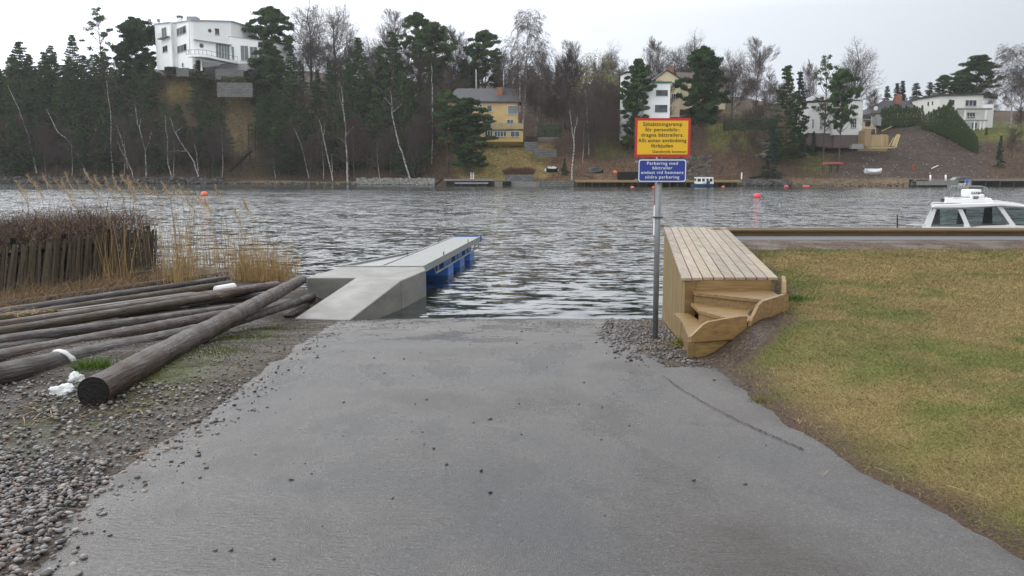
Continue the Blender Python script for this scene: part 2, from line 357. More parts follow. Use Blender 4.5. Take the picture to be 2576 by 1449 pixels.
# gravel tongue around the sign post
tongue = [onP(*p) for p in [(1780, 928), (1650, 932), (1590, 890), (1535, 850), (1545, 812)]]
tx = np.interp(AY, [p.y for p in tongue] + [24], [p.x for p in tongue] + [2.9])
ex = np.minimum(ex, np.where(AY > tongue[0].y, tx - AX, 1e9))
ex = ex + 0.22 * (fbm(AX, AY, 2.5, 21) - 0.5) + 0.1 * (fbm(AX, AY, 10, 22) - 0.5)
AZ = prof(AY) + 0.018 + 0.008 * (fbm(AX, AY, 0.9, 23) - 0.5) - 0.05 * sstep(0.06, -0.35, ex) - 0.02 * sstep(19.3, 22, AY)
def asphalt():
    m, nt, b = newmat('wet_asphalt'); L = nt.links.new
    v = coords(nt)
    vo = N(nt, 'ShaderNodeTexVoronoi', i_Scale=120.0); L(v, vo.inputs['Vector'])
    hs = N(nt, 'ShaderNodeSeparateColor'); L(vo.outputs['Color'], hs.inputs[0])
    n = N(nt, 'ShaderNodeTexNoise', i_Scale=0.8, i_Detail=5.0); L(v, n.inputs['Vector'])
    nf = N(nt, 'ShaderNodeTexNoise', i_Scale=120.0, i_Detail=3.0); L(v, nf.inputs['Vector'])
    c = ramp(nt, n.outputs['Fac'], [(0.34, (0.050, 0.042, 0.038)), (0.48, (0.084, 0.078, 0.076)), (0.66, (0.050, 0.051, 0.055))])
    c = mixc(nt, 1.0, c, ramp(nt, hs.outputs[0], [(0.0, 0.62), (0.80, 1.05), (0.95, 1.2), (0.985, 1.9)]), 'MULTIPLY')
    c = mixc(nt, 1.0, c, ramp(nt, nf.outputs['Fac'], [(0.3, 0.65), (0.7, 1.3)]), 'MULTIPLY')
    # silt washed over the steep part of the ramp
    tc = N(nt, 'ShaderNodeTexCoord'); sx = N(nt, 'ShaderNodeSeparateXYZ'); L(tc.outputs['Object'], sx.inputs[0])
    mr = N(nt, 'ShaderNodeMapRange', i_From_Min=11.5, i_From_Max=14.5); L(sx.outputs['Y'], mr.inputs['Value'])
    n4 = N(nt, 'ShaderNodeTexNoise', i_Scale=1.6, i_Detail=6.0, i_Roughness=0.7); L(v, n4.inputs['Vector'])
    mm = N(nt, 'ShaderNodeMath', operation='MULTIPLY'); L(mr.outputs['Result'], mm.inputs[0]); L(ramp(nt, n4.outputs['Fac'], [(0.46, 0.0), (0.62, 0.75)]), mm.inputs[1])
    c = mixc(nt, mm.outputs[0], c, (0.155, 0.125, 0.10)); L(c, b.inputs['Base Color'])
    # water film: smooth patches, the rest rough grain
    v3 = coords(nt, (1, 0.45, 1)); n3 = N(nt, 'ShaderNodeTexNoise', i_Scale=0.75, i_Detail=7.0, i_Roughness=0.68); L(v3, n3.inputs['Vector'])
    wet = ramp(nt, n3.outputs['Fac'], [(0.47, 1.0), (0.55, 0.12)])
    c = mixc(nt, 1.0, c, ramp(nt, n3.outputs['Fac'], [(0.42, 1.25), (0.56, 0.72)]), 'MULTIPLY')
    wl_ = N(nt, 'ShaderNodeMapRange', i_From_Min=17.6, i_From_Max=19.2, i_To_Min=1.0, i_To_Max=0.55); L(sx.outputs['Y'], wl_.inputs['Value'])
    vs_ = N(nt, 'ShaderNodeVectorMath', operation='SCALE'); L(c, vs_.inputs[0]); L(wl_.outputs[0], vs_.inputs['Scale']); L(vs_.outputs[0], b.inputs['Base Color'])
    L(ramp(nt, n3.outputs['Fac'], [(0.44, 0.46), (0.50, 0.34), (0.57, 0.16)]), b.inputs['Roughness'])
    b.inputs['Specular IOR Level'].default_value = 0.8
    b1 = N(nt, 'ShaderNodeBump', i_Strength=0.55, i_Distance=0.006); L(wet, b1.inputs['Strength']); L(vo.outputs['Distance'], b1.inputs['Height'])
    v5 = coords(nt, (1, 2.6, 1)); n5 = N(nt, 'ShaderNodeTexNoise', i_Scale=16.0, i_Detail=5.0, i_Roughness=0.7); L(v5, n5.inputs['Vector'])
    b2 = N(nt, 'ShaderNodeBump', i_Strength=0.5, i_Distance=0.02); L(n5.outputs['Fac'], b2.inputs['Height']); L(b1.outputs['Normal'], b2.inputs['Normal'])
    L(b2.outputs['Normal'], b.inputs['Normal']); return m
MT['asphalt'] = asphalt()
tag(gridmesh('asphalt_ramp', AX, AY, AZ, MT['asphalt'], None, True, ex > -0.4), kind='structure')

# the long crack near the right edge
cp_ = [onP(*p) for p in [(1668, 952), (1720, 990), (1790, 1030), (1850, 1062), (1905, 1088), (1960, 1112), (2025, 1142)]]; Vv = []; rc = random.Random(6)
for a_, b_ in zip(cp_[:-1], cp_[1:]):
    for k in range(14): q = a_.lerp(b_, k / 14); w_ = rc.uniform(0.002, 0.006) * (1.5 if q.y < 6 else 1); o_ = rc.uniform(-0.007, 0.007); Vv.append((q.x + o_ - w_, q.y + o_, float(prof(q.y)) + 0.026)); Vv.append((q.x + o_ + w_, q.y + o_ + w_, float(prof(q.y)) + 0.026))
tag(npmesh('asphalt_crack', Vv, [(2 * i, 2 * i + 1, 2 * i + 3, 2 * i + 2) for i in range(len(Vv) // 2 - 1)], M('crack_dirt', (0.02, 0.018, 0.016), (0.035, 0.03, 0.028))), kind='structure')

# ------------------------------------------------------------------ lake
def water():
    m, nt, b = newmat('lake_water'); L = nt.links.new
    geo = N(nt, 'ShaderNodeNewGeometry'); sx = N(nt, 'ShaderNodeSeparateXYZ'); L(geo.outputs['Position'], sx.inputs[0])
    def slope(scale, sc, amp, det=3.0, rough=0.6):
        mp = N(nt, 'ShaderNodeMapping'); mp.inputs['Scale'].default_value = sc; L(geo.outputs['Position'], mp.inputs['Vector'])
        n = N(nt, 'ShaderNodeTexNoise', i_Scale=scale, i_Detail=det, i_Roughness=rough, i_Distortion=0.3); L(mp.outputs['Vector'], n.inputs['Vector'])
        s = N(nt, 'ShaderNodeVectorMath', operation='SUBTRACT'); L(n.outputs['Color'], s.inputs[0]); s.inputs[1].default_value = (0.5, 0.5, 0.5)
        q = N(nt, 'ShaderNodeVectorMath', operation='MULTIPLY'); L(s.outputs[0], q.inputs[0]); q.inputs[1].default_value = amp
        return q.outputs[0]
    def addv(a, c):
        n = N(nt, 'ShaderNodeVectorMath', operation='ADD'); L(a, n.inputs[0]); L(c, n.inputs[1]); return n.outputs[0]
    def scalev(a, f):
        n = N(nt, 'ShaderNodeVectorMath', operation='SCALE'); L(a, n.inputs[0]); L(f, n.inputs['Scale']); return n.outputs[0]
    s1 = slope(1.0, (0.95, 2.6, 1), (0.26, 0.62, 0), 3.0)     # ripples, long across the view
    s2 = slope(1.0, (2.6, 6.5, 1), (0.70, 0.78, 0), 3.0)      # chop
    s3 = slope(0.06, (1, 2.0, 1), (1, 1, 1), 2.0)             # gust patches
    s4 = slope(1.0, (0.6, 1.3, 1), (0.85, 0.80, 0), 4.0, 0.75)   # longer waves out on the lake
    # chop fades in the lee close to the ramp
    mr = N(nt, 'ShaderNodeMapRange', i_From_Min=20.0, i_From_Max=30.0, i_To_Min=0.10, i_To_Max=1.0); L(sx.outputs['Y'], mr.inputs['Value'])
    mf = N(nt, 'ShaderNodeMapRange', i_From_Min=22.0, i_From_Max=55.0, i_To_Min=0.0, i_To_Max=1.0); L(sx.outputs['Y'], mf.inputs['Value'])
    mg = N(nt, 'ShaderNodeMapRange', i_From_Min=20.0, i_From_Max=45.0, i_To_Min=0.6, i_To_Max=1.4); L(sx.outputs['Y'], mg.inputs['Value'])
    s = scalev(addv(addv(s1, scalev(s2, mr.outputs['Result'])), scalev(s4, mf.outputs['Result'])), mg.outputs['Result'])
    gx = N(nt, 'ShaderNodeSeparateXYZ'); L(s3, gx.inputs[0])
    gm = N(nt, 'ShaderNodeMapRange', i_From_Min=-0.18, i_From_Max=0.18, i_To_Min=0.55, i_To_Max=1.25); L(gx.outputs[0], gm.inputs['Value'])
    # boat wake: a line of steeper waves across the lake
    wl = N(nt, 'ShaderNodeMath', operation='MULTIPLY_ADD'); L(sx.outputs['X'], wl.inputs[0]); wl.inputs[1].default_value = -0.30; wl.inputs[2].default_value = 97.0
    wd = N(nt, 'ShaderNodeMath', operation='SUBTRACT'); L(sx.outputs['Y'], wd.inputs[0]); L(wl.outputs[0], wd.inputs[1])
    wa = N(nt, 'ShaderNodeMath', operation='ABSOLUTE'); L(wd.outputs[0], wa.inputs[0])
    wr = N(nt, 'ShaderNodeMapRange', i_From_Min=0.5, i_From_Max=3.5, i_To_Min=1.3, i_To_Max=0.0); L(wa.outputs[0], wr.inputs['Value'])
    # calm strip in the lee of the far shore
    cr = N(nt, 'ShaderNodeMapRange', i_From_Min=135.0, i_From_Max=178.0, i_To_Min=1.0, i_To_Max=0.12); L(sx.outputs['Y'], cr.inputs['Value'])
    gg = N(nt, 'ShaderNodeMath', operation='MULTIPLY'); L(gm.outputs[0], gg.inputs[0]); L(cr.outputs[0], gg.inputs[1])
    g2 = N(nt, 'ShaderNodeMath', operation='ADD'); L(gg.outputs[0], g2.inputs[0]); L(wr.outputs[0], g2.inputs[1])
    s = scalev(s, g2.outputs[0])
    # wind-driven waves: steeper faces towards the near shore
    bs_ = N(nt, 'ShaderNodeMapRange', i_From_Min=20.0, i_From_Max=60.0, i_To_Min=-0.012, i_To_Max=-0.07); L(sx.outputs['Y'], bs_.inputs['Value'])
    bq = N(nt, 'ShaderNodeMath', operation='MULTIPLY'); L(bs_.outputs[0], bq.inputs[0]); L(g2.outputs[0], bq.inputs[1])
    bc = N(nt, 'ShaderNodeCombineXYZ'); L(bq.outputs[0], bc.inputs[1]); bc.inputs[2].default_value = 1.0
    up = N(nt, 'ShaderNodeVectorMath', operation='ADD'); L(s, up.inputs[0]); L(bc.outputs[0], up.inputs[1])
    nn = N(nt, 'ShaderNodeVectorMath', operation='NORMALIZE'); L(up.outputs[0], nn.inputs[0])
    gl = N(nt, 'ShaderNodeBsdfGlossy'); rr_ = N(nt, 'ShaderNodeMapRange', i_From_Min=24.0, i_From_Max=150.0, i_To_Min=0.03, i_To_Max=0.12); L(sx.outputs['Y'], rr_.inputs['Value']); L(rr_.outputs[0], gl.inputs['Roughness']); gl.inputs['Color'].default_value = (0.97, 0.98, 1, 1); L(nn.outputs[0], gl.inputs['Normal'])
    fr = N(nt, 'ShaderNodeFresnel', i_IOR=1.5); L(nn.outputs[0], fr.inputs['Normal'])
    tr = N(nt, 'ShaderNodeBsdfTransparent'); tr.inputs['Color'].default_value = (0.55, 0.62, 0.55, 1)
    df = N(nt, 'ShaderNodeBsdfDiffuse'); df.inputs['Color'].default_value = (0.022, 0.034, 0.030, 1)
    mb = N(nt, 'ShaderNodeMixShader', i_0=0.62); L(tr.outputs[0], mb.inputs[1]); L(df.outputs[0], mb.inputs[2])
    mx = N(nt, 'ShaderNodeMixShader'); L(fr.outputs[0], mx.inputs[0]); L(mb.outputs[0], mx.inputs[1]); L(gl.outputs[0], mx.inputs[2])
    nt.nodes.remove(b); L(mx.outputs[0], nt.nodes['Material Output'].inputs['Surface']); return m
MT['water'] = water()
me = bpy.data.meshes.new('lake'); me.from_pydata([(-500, 17, 0), (500, 17, 0), (500, 420, 0), (-500, 420, 0)], [], [(0, 1, 2, 3)]); me.materials.append(MT['water'])
tag(link('lake_water', me), kind='structure')
me = bpy.data.meshes.new('bed'); me.from_pydata([(-500, 34, -2.2), (500, 34, -2.2), (500, 420, -2.2), (-500, 420, -2.2)], [], [(0, 1, 2, 3)]); me.materials.append(M('lake_mud', (0.03, 0.032, 0.025)))
tag(link('lake_bed', me), kind='structure')

# ------------------------------------------------------------------ lawn: sheet + grass blades
lx = np.arange(0.8, 26, 0.10); ly = np.arange(-12, 17.2, 0.10); LX, LY = np.meshgrid(lx, ly)
lim = np.where(LY > 10.3, np.interp(LY, [10.5, 19.9], [3.45, 5.2]), redge(LY) + 0.08 + 0.12 * sstep(5, 8, LY))
# bare earth pit beside the stairs
le = LX - lim + 0.25 * (fbm(LX, LY, 2.2, 31) - 0.5) - 0.75 * sstep(7.9, 8.9, LY) * sstep(10.4, 9.7, LY)
far = 16.15 + 0.6 * fbm(LX, LY, 0.8, 32) - LY
dl = np.minimum(le, far)
LZ = G(LX, LY) + 0.02 - 0.07 * sstep(0.08, -0.3, dl)
ln = fbm(LX, LY, 0.55, 33); ln2 = fbm(LX, LY, 5, 34)
def lawncol(x, y):
    a = fbm(x, y, 0.55, 33); b = fbm(x, y, 3.0, 35)
    green = sstep(0.42, 0.66, a * 0.7 + b * 0.3 + 0.10 * sstep(14.0, 16, y) + 0.10 * sstep(1.0, 0.0, x - 3.6) * sstep(10, 11, y) + 0.06 * sstep(6.5, 4, y))
    return green
gr = lawncol(LX, LY)
lc = np.array([0.17, 0.13, 0.055]) * (1 - gr[..., None]) + np.array([0.10, 0.115, 0.03]) * gr[..., None]
lc = lc * (0.7 + 0.6 * ln2[..., None]); bd = sstep(0.35, 0.0, dl)[..., None]; lc = lc * (1 - bd) + np.array([0.075, 0.052, 0.038]) * bd
MT['turf'] = attrmat('turf', 0.85, 0.1, scale=60, amp=0.4)
tag(gridmesh('lawn', LX, LY, LZ, MT['turf'], lc, True, dl > -0.35), kind='structure')
nb = 860000
# more blades close to the camera
gy = 3.2 + (17.0 - 3.2) * RNG.random(nb) ** 1.25; gx = redge(gy) - 0.05 + (0.64 * gy + 3.4 - redge(gy)) * RNG.random(nb)
lim = np.where(gy > 10.3, np.interp(gy, [10.5, 19.9], [3.45, 5.2]), redge(gy) + 0.08 + 0.12 * sstep(5, 8, gy))
le = gx - lim + 0.25 * (fbm(gx, gy, 2.2, 31) - 0.5) - 0.75 * sstep(7.9, 8.9, gy) * sstep(10.4, 9.7, gy)
dd = np.minimum(le, 16.15 + 0.6 * fbm(gx, gy, 0.8, 32) - gy)
k = (dd > -0.02) & (RNG.random(nb) < sstep(-0.1, 0.35, dd) * (0.45 + 0.75 * fbm(gx, gy, 7, 36))); gx = gx[k]; gy = gy[k]; nb = len(gx)
gz0 = G(gx, gy) + 0.012
gh = (0.006 + 0.017 * RNG.random(nb) ** 1.5) * (1 + gy * 0.05); th = RNG.random(nb) * 6.283; ph = RNG.random(nb) * 6.283
gw = 0.0011 + 0.00030 * gy; ln_ = gh * (0.6 + 2.2 * RNG.random(nb))
P0 = np.stack([gx - np.cos(th) * gw, gy - np.sin(th) * gw, gz0], -1); P1 = np.stack([gx + np.cos(th) * gw, gy + np.sin(th) * gw, gz0], -1)
P2 = np.stack([gx + np.cos(ph) * ln_, gy + np.sin(ph) * ln_, gz0 + gh], -1)
V = np.stack([P0, P1, P2], 1).reshape(-1, 3); Fi = np.arange(3 * nb).reshape(-1, 3)
gg = np.clip(lawncol(gx, gy) * 0.75 + 0.5 * (RNG.random(nb) - 0.45), 0, 1)[:, None]
gc = np.array([0.33, 0.245, 0.105]) * (1 - gg) + np.array([0.12, 0.145, 0.035]) * gg
gc = gc * (0.35 + 1.15 * RNG.random((nb, 1))) * (0.72 + 0.55 * fbm(gx, gy, 1.7, 38))[:, None] * 0.95
o = npmesh('grass', V, Fi, MT['grass'], np.repeat(gc, 3, 0)); tag(o, 'short yellowed lawn grass on the right bank', 'grass', kind='stuff')

# ------------------------------------------------------------------ pebbles
def ico():
    import bmesh
    bm = bmesh.new(); bmesh.ops.create_icosphere(bm, subdivisions=1, radius=1); bm.verts.ensure_lookup_table()
    v = np.array([p.co[:] for p in bm.verts]); f = np.array([[q.index for q in p.verts] for p in bm.faces]); bm.free(); return v, f
IV, IF = ico()
def ico2():
    import bmesh
    bm = bmesh.new(); bmesh.ops.create_icosphere(bm, subdivisions=2, radius=1)
    v = np.array([p.co[:] for p in bm.verts]); bm.verts.ensure_lookup_table(); f = np.array([[q.index for q in p.verts] for p in bm.faces]); bm.free(); return v, f
IV2, IF2 = ico2()
def stones(name, x, y, r, z, cols, mat, base=(IV, IF), flat=0.6, jag=0.12, smooth=True):
    bv, bf = base; n = len(x)
    a = RNG.random(n) * 6.283; sxx = r * (0.8 + 0.6 * RNG.random(n)); syy = r * (0.7 + 0.4 * RNG.random(n)); szz = r * flat * (0.7 + 0.5 * RNG.random(n))
    v = bv[None] * (1 + jag * (RNG.random((n, len(bv), 1)) - 0.5) * 2)
    lx = v[..., 0] * sxx[:, None]; ly = v[..., 1] * syy[:, None]; lz = v[..., 2] * szz[:, None]
    tl = (RNG.random(n) - 0.5) * 0.7; lz2 = lz + lx * tl[:, None]
    X = x[:, None] + lx * np.cos(a)[:, None] - ly * np.sin(a)[:, None]; Y = y[:, None] + lx * np.sin(a)[:, None] + ly * np.cos(a)[:, None]
    Z = z[:, None] + lz2 + szz[:, None] * 0.45
    Vv = np.stack([X, Y, Z], -1).reshape(-1, 3); Ff = (bf[None] + (np.arange(n) * len(bv))[:, None, None]).reshape(-1, 3)
    return npmesh(name, Vv, Ff, mat, np.repeat(cols, len(bv), 0), None, smooth)
PAL = np.array([[0.17, 0.165, 0.165], [0.11, 0.11, 0.12], [0.20, 0.18, 0.16], [0.20, 0.13, 0.11], [0.15, 0.14, 0.12], [0.28, 0.25, 0.23], [0.075, 0.07, 0.07], [0.22, 0.16, 0.13], [0.30, 0.28, 0.27]])
def pcol(n, d=1.0): return 0.82 * PAL[RNG.integers(0, len(PAL), n)] * (0.45 + 0.7 * RNG.random((n, 1))) * d
n = 60000
y = 2.2 + 5.4 * RNG.random(n); x = -6.0 + 6.0 * RNG.random(n)
ed = ledge(y) - x + 0.35 * (fbm(x, y, 1.4, 41) - 0.5)
dens = sstep(-0.05, 0.35, ed) * (1 - 0.93 * sstep(4.6, 5.6, y + 0.8 * (fbm(x, y, 0.8, 42) - 0.5)))
dens = np.maximum(dens, 0.16 * sstep(-0.35, 0.0, ed))
k = (RNG.random(n) < dens) & (x > -0.66 * y - 0.6); x, y = x[k], y[k]; n = len(x)
r = 0.006 + 0.016 * RNG.random(n) ** 1.9
o = stones('pebble_gravel', x, y, r, G(x, y) + 0.018 * RNG.random(n), pcol(n), MT['stone'], (IV2, IF2)); tag(o, 'bed of wet rounded multicoloured pebbles at the lower left', 'gravel', kind='stuff')
# fine grit on the left track, around the sign post and washed over the ramp
n = 42000
y = 4.5 + 14.8 * RNG.random(n); x = -6 + 9 * RNG.random(n)
e1 = ledge(y) - x; txx = np.interp(y, [p.y for p in tongue] + [24], [p.x for p in tongue] + [2.9])
e2 = np.where(y > tongue[0].y, x - txx, -9)
wx = np.interp(y, [9, 10.5, 19.9], [2.0, 2.1, 3.5])
d1 = sstep(-0.5, 0.3, e1) * 0.5; d2 = np.where((x < wx), sstep(-0.35, 0.15, e2), 0) * 0.95
d3 = 0.18 * np.exp(-((y - 15.8) / 1.6) ** 2) * sstep(0.35, 0.6, fbm(x, y, 0.9, 44)) + 0.006
dens = np.where(x < wx, np.maximum(np.maximum(d1, d2), d3), 0)
k = RNG.random(n) < dens; x, y = x[k], y[k]; n = len(x); e2 = e2[k]
r = (0.005 + 0.014 * RNG.random(n) ** 2.2) * np.where(e2 > -0.2, 1.7, 1)
zz = np.maximum(G(x, y), prof(y) + np.where((e1[k] < 0) & (e2 < 0), 0.02, 0))
o = stones('fine_grit', x, y, r, zz, pcol(n, 0.75), MT['stone'], jag=0.3, smooth=False); tag(o, 'dark grit and broken stone around the ramp', 'gravel', kind='stuff')
# loose stones one can count
SPOT = [(1123, 1176, 9), (987, 1262, 10), (1191, 1070, 7), (1311, 1099, 8), (1215, 986, 5), (1456, 1022, 6), (1306, 1021, 4), (1045, 1022, 4), (1037, 1093, 4), (1036, 1066, 4), (768, 1174, 6), (784, 1200, 6), (811, 1333, 5), (542, 1394, 9), (581, 1394, 9), (690, 1416, 9), (643, 1152, 6), (456, 1136, 8), (497, 1141, 6), (1522, 1306, 7), (673, 1031, 5), (634, 1020, 6), (1016, 908, 5), (1547, 905, 8), (908, 971, 3), (1313, 1370, 4), (1376, 928, 4), (1300, 868, 6), (1312, 838, 6), (1797, 962, 6), (1785, 930, 6), (277, 1356, 9), (263, 1345, 8), (730, 1010, 4), (600, 1058, 6)]
for (px, py, w) in SPOT:
    p = onP(px, py); rr = w * 0.5 * p.y / F * 1.15
    co = pcol(1, 0.45) if px != 1456 else np.array([[0.16, 0.09, 0.06]])
    q = stones('loose_stone', np.zeros(1), np.zeros(1), np.array([rr]), np.zeros(1), co, MT['stone'], (IV2, IF2), 0.75, 0.2)
    q.location = (p.x, p.y, float(prof(p.y)) + 0.017)
    tag(q, 'small dark stone lying loose on the wet asphalt', 'stone', 'loose stones on the wet asphalt')
# ------------------------------------------------------------------ timber deck with stairs
def lerp(a, b, t): return a + (b - a) * t
WJ = random.Random(3)
def jit(lo=0.8, hi=1.15): 
    k = WJ.uniform(lo, hi); return (k, k * WJ.uniform(0.96, 1.03), k * WJ.uniform(0.92, 1.05))
deck = thing('timber_deck', 'pale timber deck with vertical board side and winding steps beside the ramp', 'deck', (2.7, 12.0, 1.3))
NBD = 9
b = MB()
for i in range(NBD):
    t0, t1 = i / NBD, (i + 1) / NBD
    g = 0.006
    yj = 13.6 + (0.9 if i % 2 else 0) + WJ.uniform(-0.1, 0.1)
    for (ya, yb) in ((10.5, yj - 0.004), (yj + 0.004, 19.9)):
        if i < 1 and ya == 10.5: ya = 10.44
        if i == 1 and ya == 10.5: ya = 10.47
        b.c = jit(0.78, 1.18)
        ta, tb = (ya - 10.5) / 9.4, (yb - 10.5) / 9.4
        def xx(t, tt): return lerp(lerp(DNL.x - 0.03, DNR.x + 0.03, t), lerp(DFL.x - 0.03, DFR.x, t), tt)
        zz = 2.08 + WJ.uniform(-0.001, 0.001)
        b.hexa([(xx(t0, ta) + g, ya, zz - 0.034), (xx(t1, ta) - g, ya, zz - 0.034), (xx(t1, tb) - g, yb, zz - 0.034), (xx(t0, tb) + g, yb, zz - 0.034),
                (xx(t0, ta) + g, ya, zz), (xx(t1, ta) - g, ya, zz), (xx(t1, tb) - g, yb, zz), (xx(t0, tb) + g, yb, zz)])
b.build('deck_boards', MT['wood_deck'], deck, bevel=0.003)
b = MB(); n = 88
for i in range(n):
    t0, t1 = i / n, (i + 1) / n - 0.12 / n
    p = DNL.lerp(DFL, t0); q = DNL.lerp(DFL, t1); b.c = jit(0.75, 1.15)
    k = 0.012 if i % 2 else 0.0
    zb = min(g1(p.x - 0.1, p.y), g1(q.x - 0.1, q.y)) - 0.12
    b.prism([(p.x - k, p.y, zb), (q.x - k, q.y, zb), (q.x - k, q.y, 2.042), (p.x - k, p.y, 2.042)], (0.022, -0.003, 0))
b.build('side_cladding', MT['wood_wall'], deck)
b = MB()   # right skirt and far end, joists
b.c = (0.8, 0.8, 0.8)
b.prism([(DNR.x - 0.01, 10.53, 1.6), (DFR.x - 0.03, 19.88, 1.6), (DFR.x - 0.03, 19.88, 2.044), (DNR.x - 0.01, 10.53, 2.044)], (-0.04, 0, 0))
b.prism([(DFL.x + 0.03, 19.86, -0.6), (DFR.x - 0.08, 19.86, -0.6), (DFR.x - 0.08, 19.86, 2.044), (DFL.x + 0.03, 19.86, 2.044)], (0, -0.04, 0))
for i in range(5):
    t = 0.15 + 0.17 * i; b.beam((lerp(DNL.x, DNR.x, t), 10.6, 1.96), (lerp(DFL.x, DFR.x, t), 19.8, 1.96), 0.05, 0.16)
b.build('frame', MT['wood_wall'], deck)
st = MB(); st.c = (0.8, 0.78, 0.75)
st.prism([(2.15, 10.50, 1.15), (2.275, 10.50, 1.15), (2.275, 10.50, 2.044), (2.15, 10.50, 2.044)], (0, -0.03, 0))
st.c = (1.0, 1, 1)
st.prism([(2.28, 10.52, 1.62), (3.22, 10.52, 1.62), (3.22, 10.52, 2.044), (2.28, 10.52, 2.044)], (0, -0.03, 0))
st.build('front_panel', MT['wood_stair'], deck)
TR = [(1.915, [(2.24, 10.49), (2.24, 10.36), (3.04, 9.62), (3.20, 9.9), (3.22, 10.49)]),
      (1.775, [(2.21, 10.40), (2.19, 9.86), (2.49, 9.08), (2.62, 9.12), (3.05, 9.58), (3.04, 9.70), (2.3, 10.36)]),
      (1.635, [(2.02, 10.47), (2.01, 9.92), (1.885, 8.92), (2.03, 8.93), (2.49, 9.07), (2.23, 9.86), (2.2, 10.47)])]
for (z, poly) in TR:
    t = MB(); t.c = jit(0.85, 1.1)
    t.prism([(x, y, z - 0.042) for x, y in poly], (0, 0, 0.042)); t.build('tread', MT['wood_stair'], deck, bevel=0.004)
RI = [((2.245, 10.37), (3.02, 9.65), 1.72, 1.873), ((2.20, 9.88), (2.49, 9.11), 1.58, 1.733), ((2.015, 9.90), (1.90, 8.95), 1.30, 1.593)]
for (a, c_, z0, z1) in RI:
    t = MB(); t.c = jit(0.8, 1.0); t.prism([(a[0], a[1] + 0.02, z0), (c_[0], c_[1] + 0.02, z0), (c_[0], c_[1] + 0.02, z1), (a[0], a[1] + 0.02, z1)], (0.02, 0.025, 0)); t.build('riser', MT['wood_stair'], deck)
def stringer(p0, p1, prof_, base):
    t = MB(); t.c = jit(0.95, 1.15); p0 = Vector(p0); p1 = Vector(p1); d = (p1 - p0); nrm = Vector((d.y, -d.x)).normalized() * 0.042
    pts = [(p0 + d * s_, z) for s_, z in prof_] + [(p0 + d * s_, z) for s_, z in base]
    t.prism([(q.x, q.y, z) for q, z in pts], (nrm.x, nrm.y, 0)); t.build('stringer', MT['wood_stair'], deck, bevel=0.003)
stringer((1.885, 8.90), (2.52, 9.06), [(1, 1.60), (1, 1.845), (0.86, 1.85), (0.30, 1.805), (0.22, 1.78), (0.0, 1.655)], [(0, 1.59)])
stringer((1.89, 8.93), (2.35, 9.05), [(1, 1.45), (1, 1.585), (0, 1.585)], [(0, 1.30)])
stringer((2.54, 9.03), (3.10, 9.56), [(1, 1.79), (1, 2.005), (0.9, 2.02), (0.3, 1.99), (0.2, 1.96), (0.0, 1.80)], [(0, 1.70)])
stringer((3.08, 9.60), (3.30, 10.35), [(1, 1.80), (1, 2.12), (0.25, 2.12), (0.0, 2.02)], [(0, 1.80)])
t = MB(); t.c = (0.75, 0.75, 0.72); t.box(1.87, 1.93, 8.87, 8.93, 1.25, 1.592); t.build('post', MT['wood_stair'], deck)

# ------------------------------------------------------------------ quay: timber boardwalk on a wall, concrete strip
quay = thing('quay_edge', 'long low timber quay edge with a dark wall between lawn and moored boat', 'quay', (10, 19.3, 1.9))
t = MB()
for i in range(5):
    y0 = 18.92 + i * 0.16
    x = 4.45 if i < 5 else 4.9; 
    while x < 40:
        L = WJ.uniform(3.2, 4.6); t.c = jit(1.0, 1.5); t.box(x, x + L - 0.006, y0, y0 + 0.153, 2.045, 2.08 + WJ.uniform(0, 0.002)); x += L
t.build('top_boards', MT['wood_beam'], quay, bevel=0.003)
t = MB(); x = 4.9
while x < 40:
    L = 4.8; t.c = jit(0.85, 1.1); t.box(x, x + L - 0.004, 18.955, 19.02, 1.9, 2.04); x += L
t.build('front_beam', MT['wood_beam'], quay, bevel=0.004)
t = MB(); t.box(5.05, 40, 19.08, 19.66, -2.2, 2.03); t.build('wall', MT['wood_grey'], quay)
t = MB(); t.box(4.78, 40, 17.88, 18.95, 1.6, 1.95)
tag(t.build('concrete_path', M('path_concrete', (0.13, 0.13, 0.14), (0.10, 0.10, 0.108), 0.7, 3, bump=0.3), bevel=0.01), kind='structure')
t = MB(); t.tube([atY(2257.4, 600, 21), atY(2257.4, 541, 21)], 0.018, 8)
tag(t.build('mooring_pole', MT['black']), 'thin black mooring pole standing behind the quay edge', 'pole')

# ------------------------------------------------------------------ concrete landing with walkway
conc = thing('concrete_landing', 'pale concrete landing block with a sloping walkway down to the ramp', 'landing', (-3.5, 21, 0.3))
ZT = 0.71
pA = (-5.2, 21.35); pB = (-4.82, 23.75); pC = (-2.46, 23.75); pD = (-2.34, 23.0); pE = (-2.73, 20.8); pF = (-3.95, 21.35)
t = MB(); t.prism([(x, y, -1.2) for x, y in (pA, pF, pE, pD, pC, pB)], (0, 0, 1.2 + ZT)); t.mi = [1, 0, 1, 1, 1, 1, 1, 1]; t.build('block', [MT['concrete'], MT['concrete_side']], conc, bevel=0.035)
gl_ = onG(740, 802); gr_ = onP(879, 809)
t = MB(); a0 = Vector((gl_.x, gl_.y, gl_.z + 0.01)); a1 = Vector((gr_.x, gr_.y, gr_.z + 0.03))
f0 = Vector((pF[0], pF[1] + 0.01, ZT)); e0 = Vector((pE[0], pE[1] + 0.01, ZT))
t.hexa([(a0.x, a0.y, -0.9), (a1.x, a1.y, -0.9), (e0.x, e0.y, -0.9), (f0.x, f0.y, -0.9), a0, a1, e0, f0]); t.mi = [1, 0, 1, 1, 1, 1]; t.build('walkway', [MT['concrete'], MT['concrete_side']], conc, bevel=0.03)

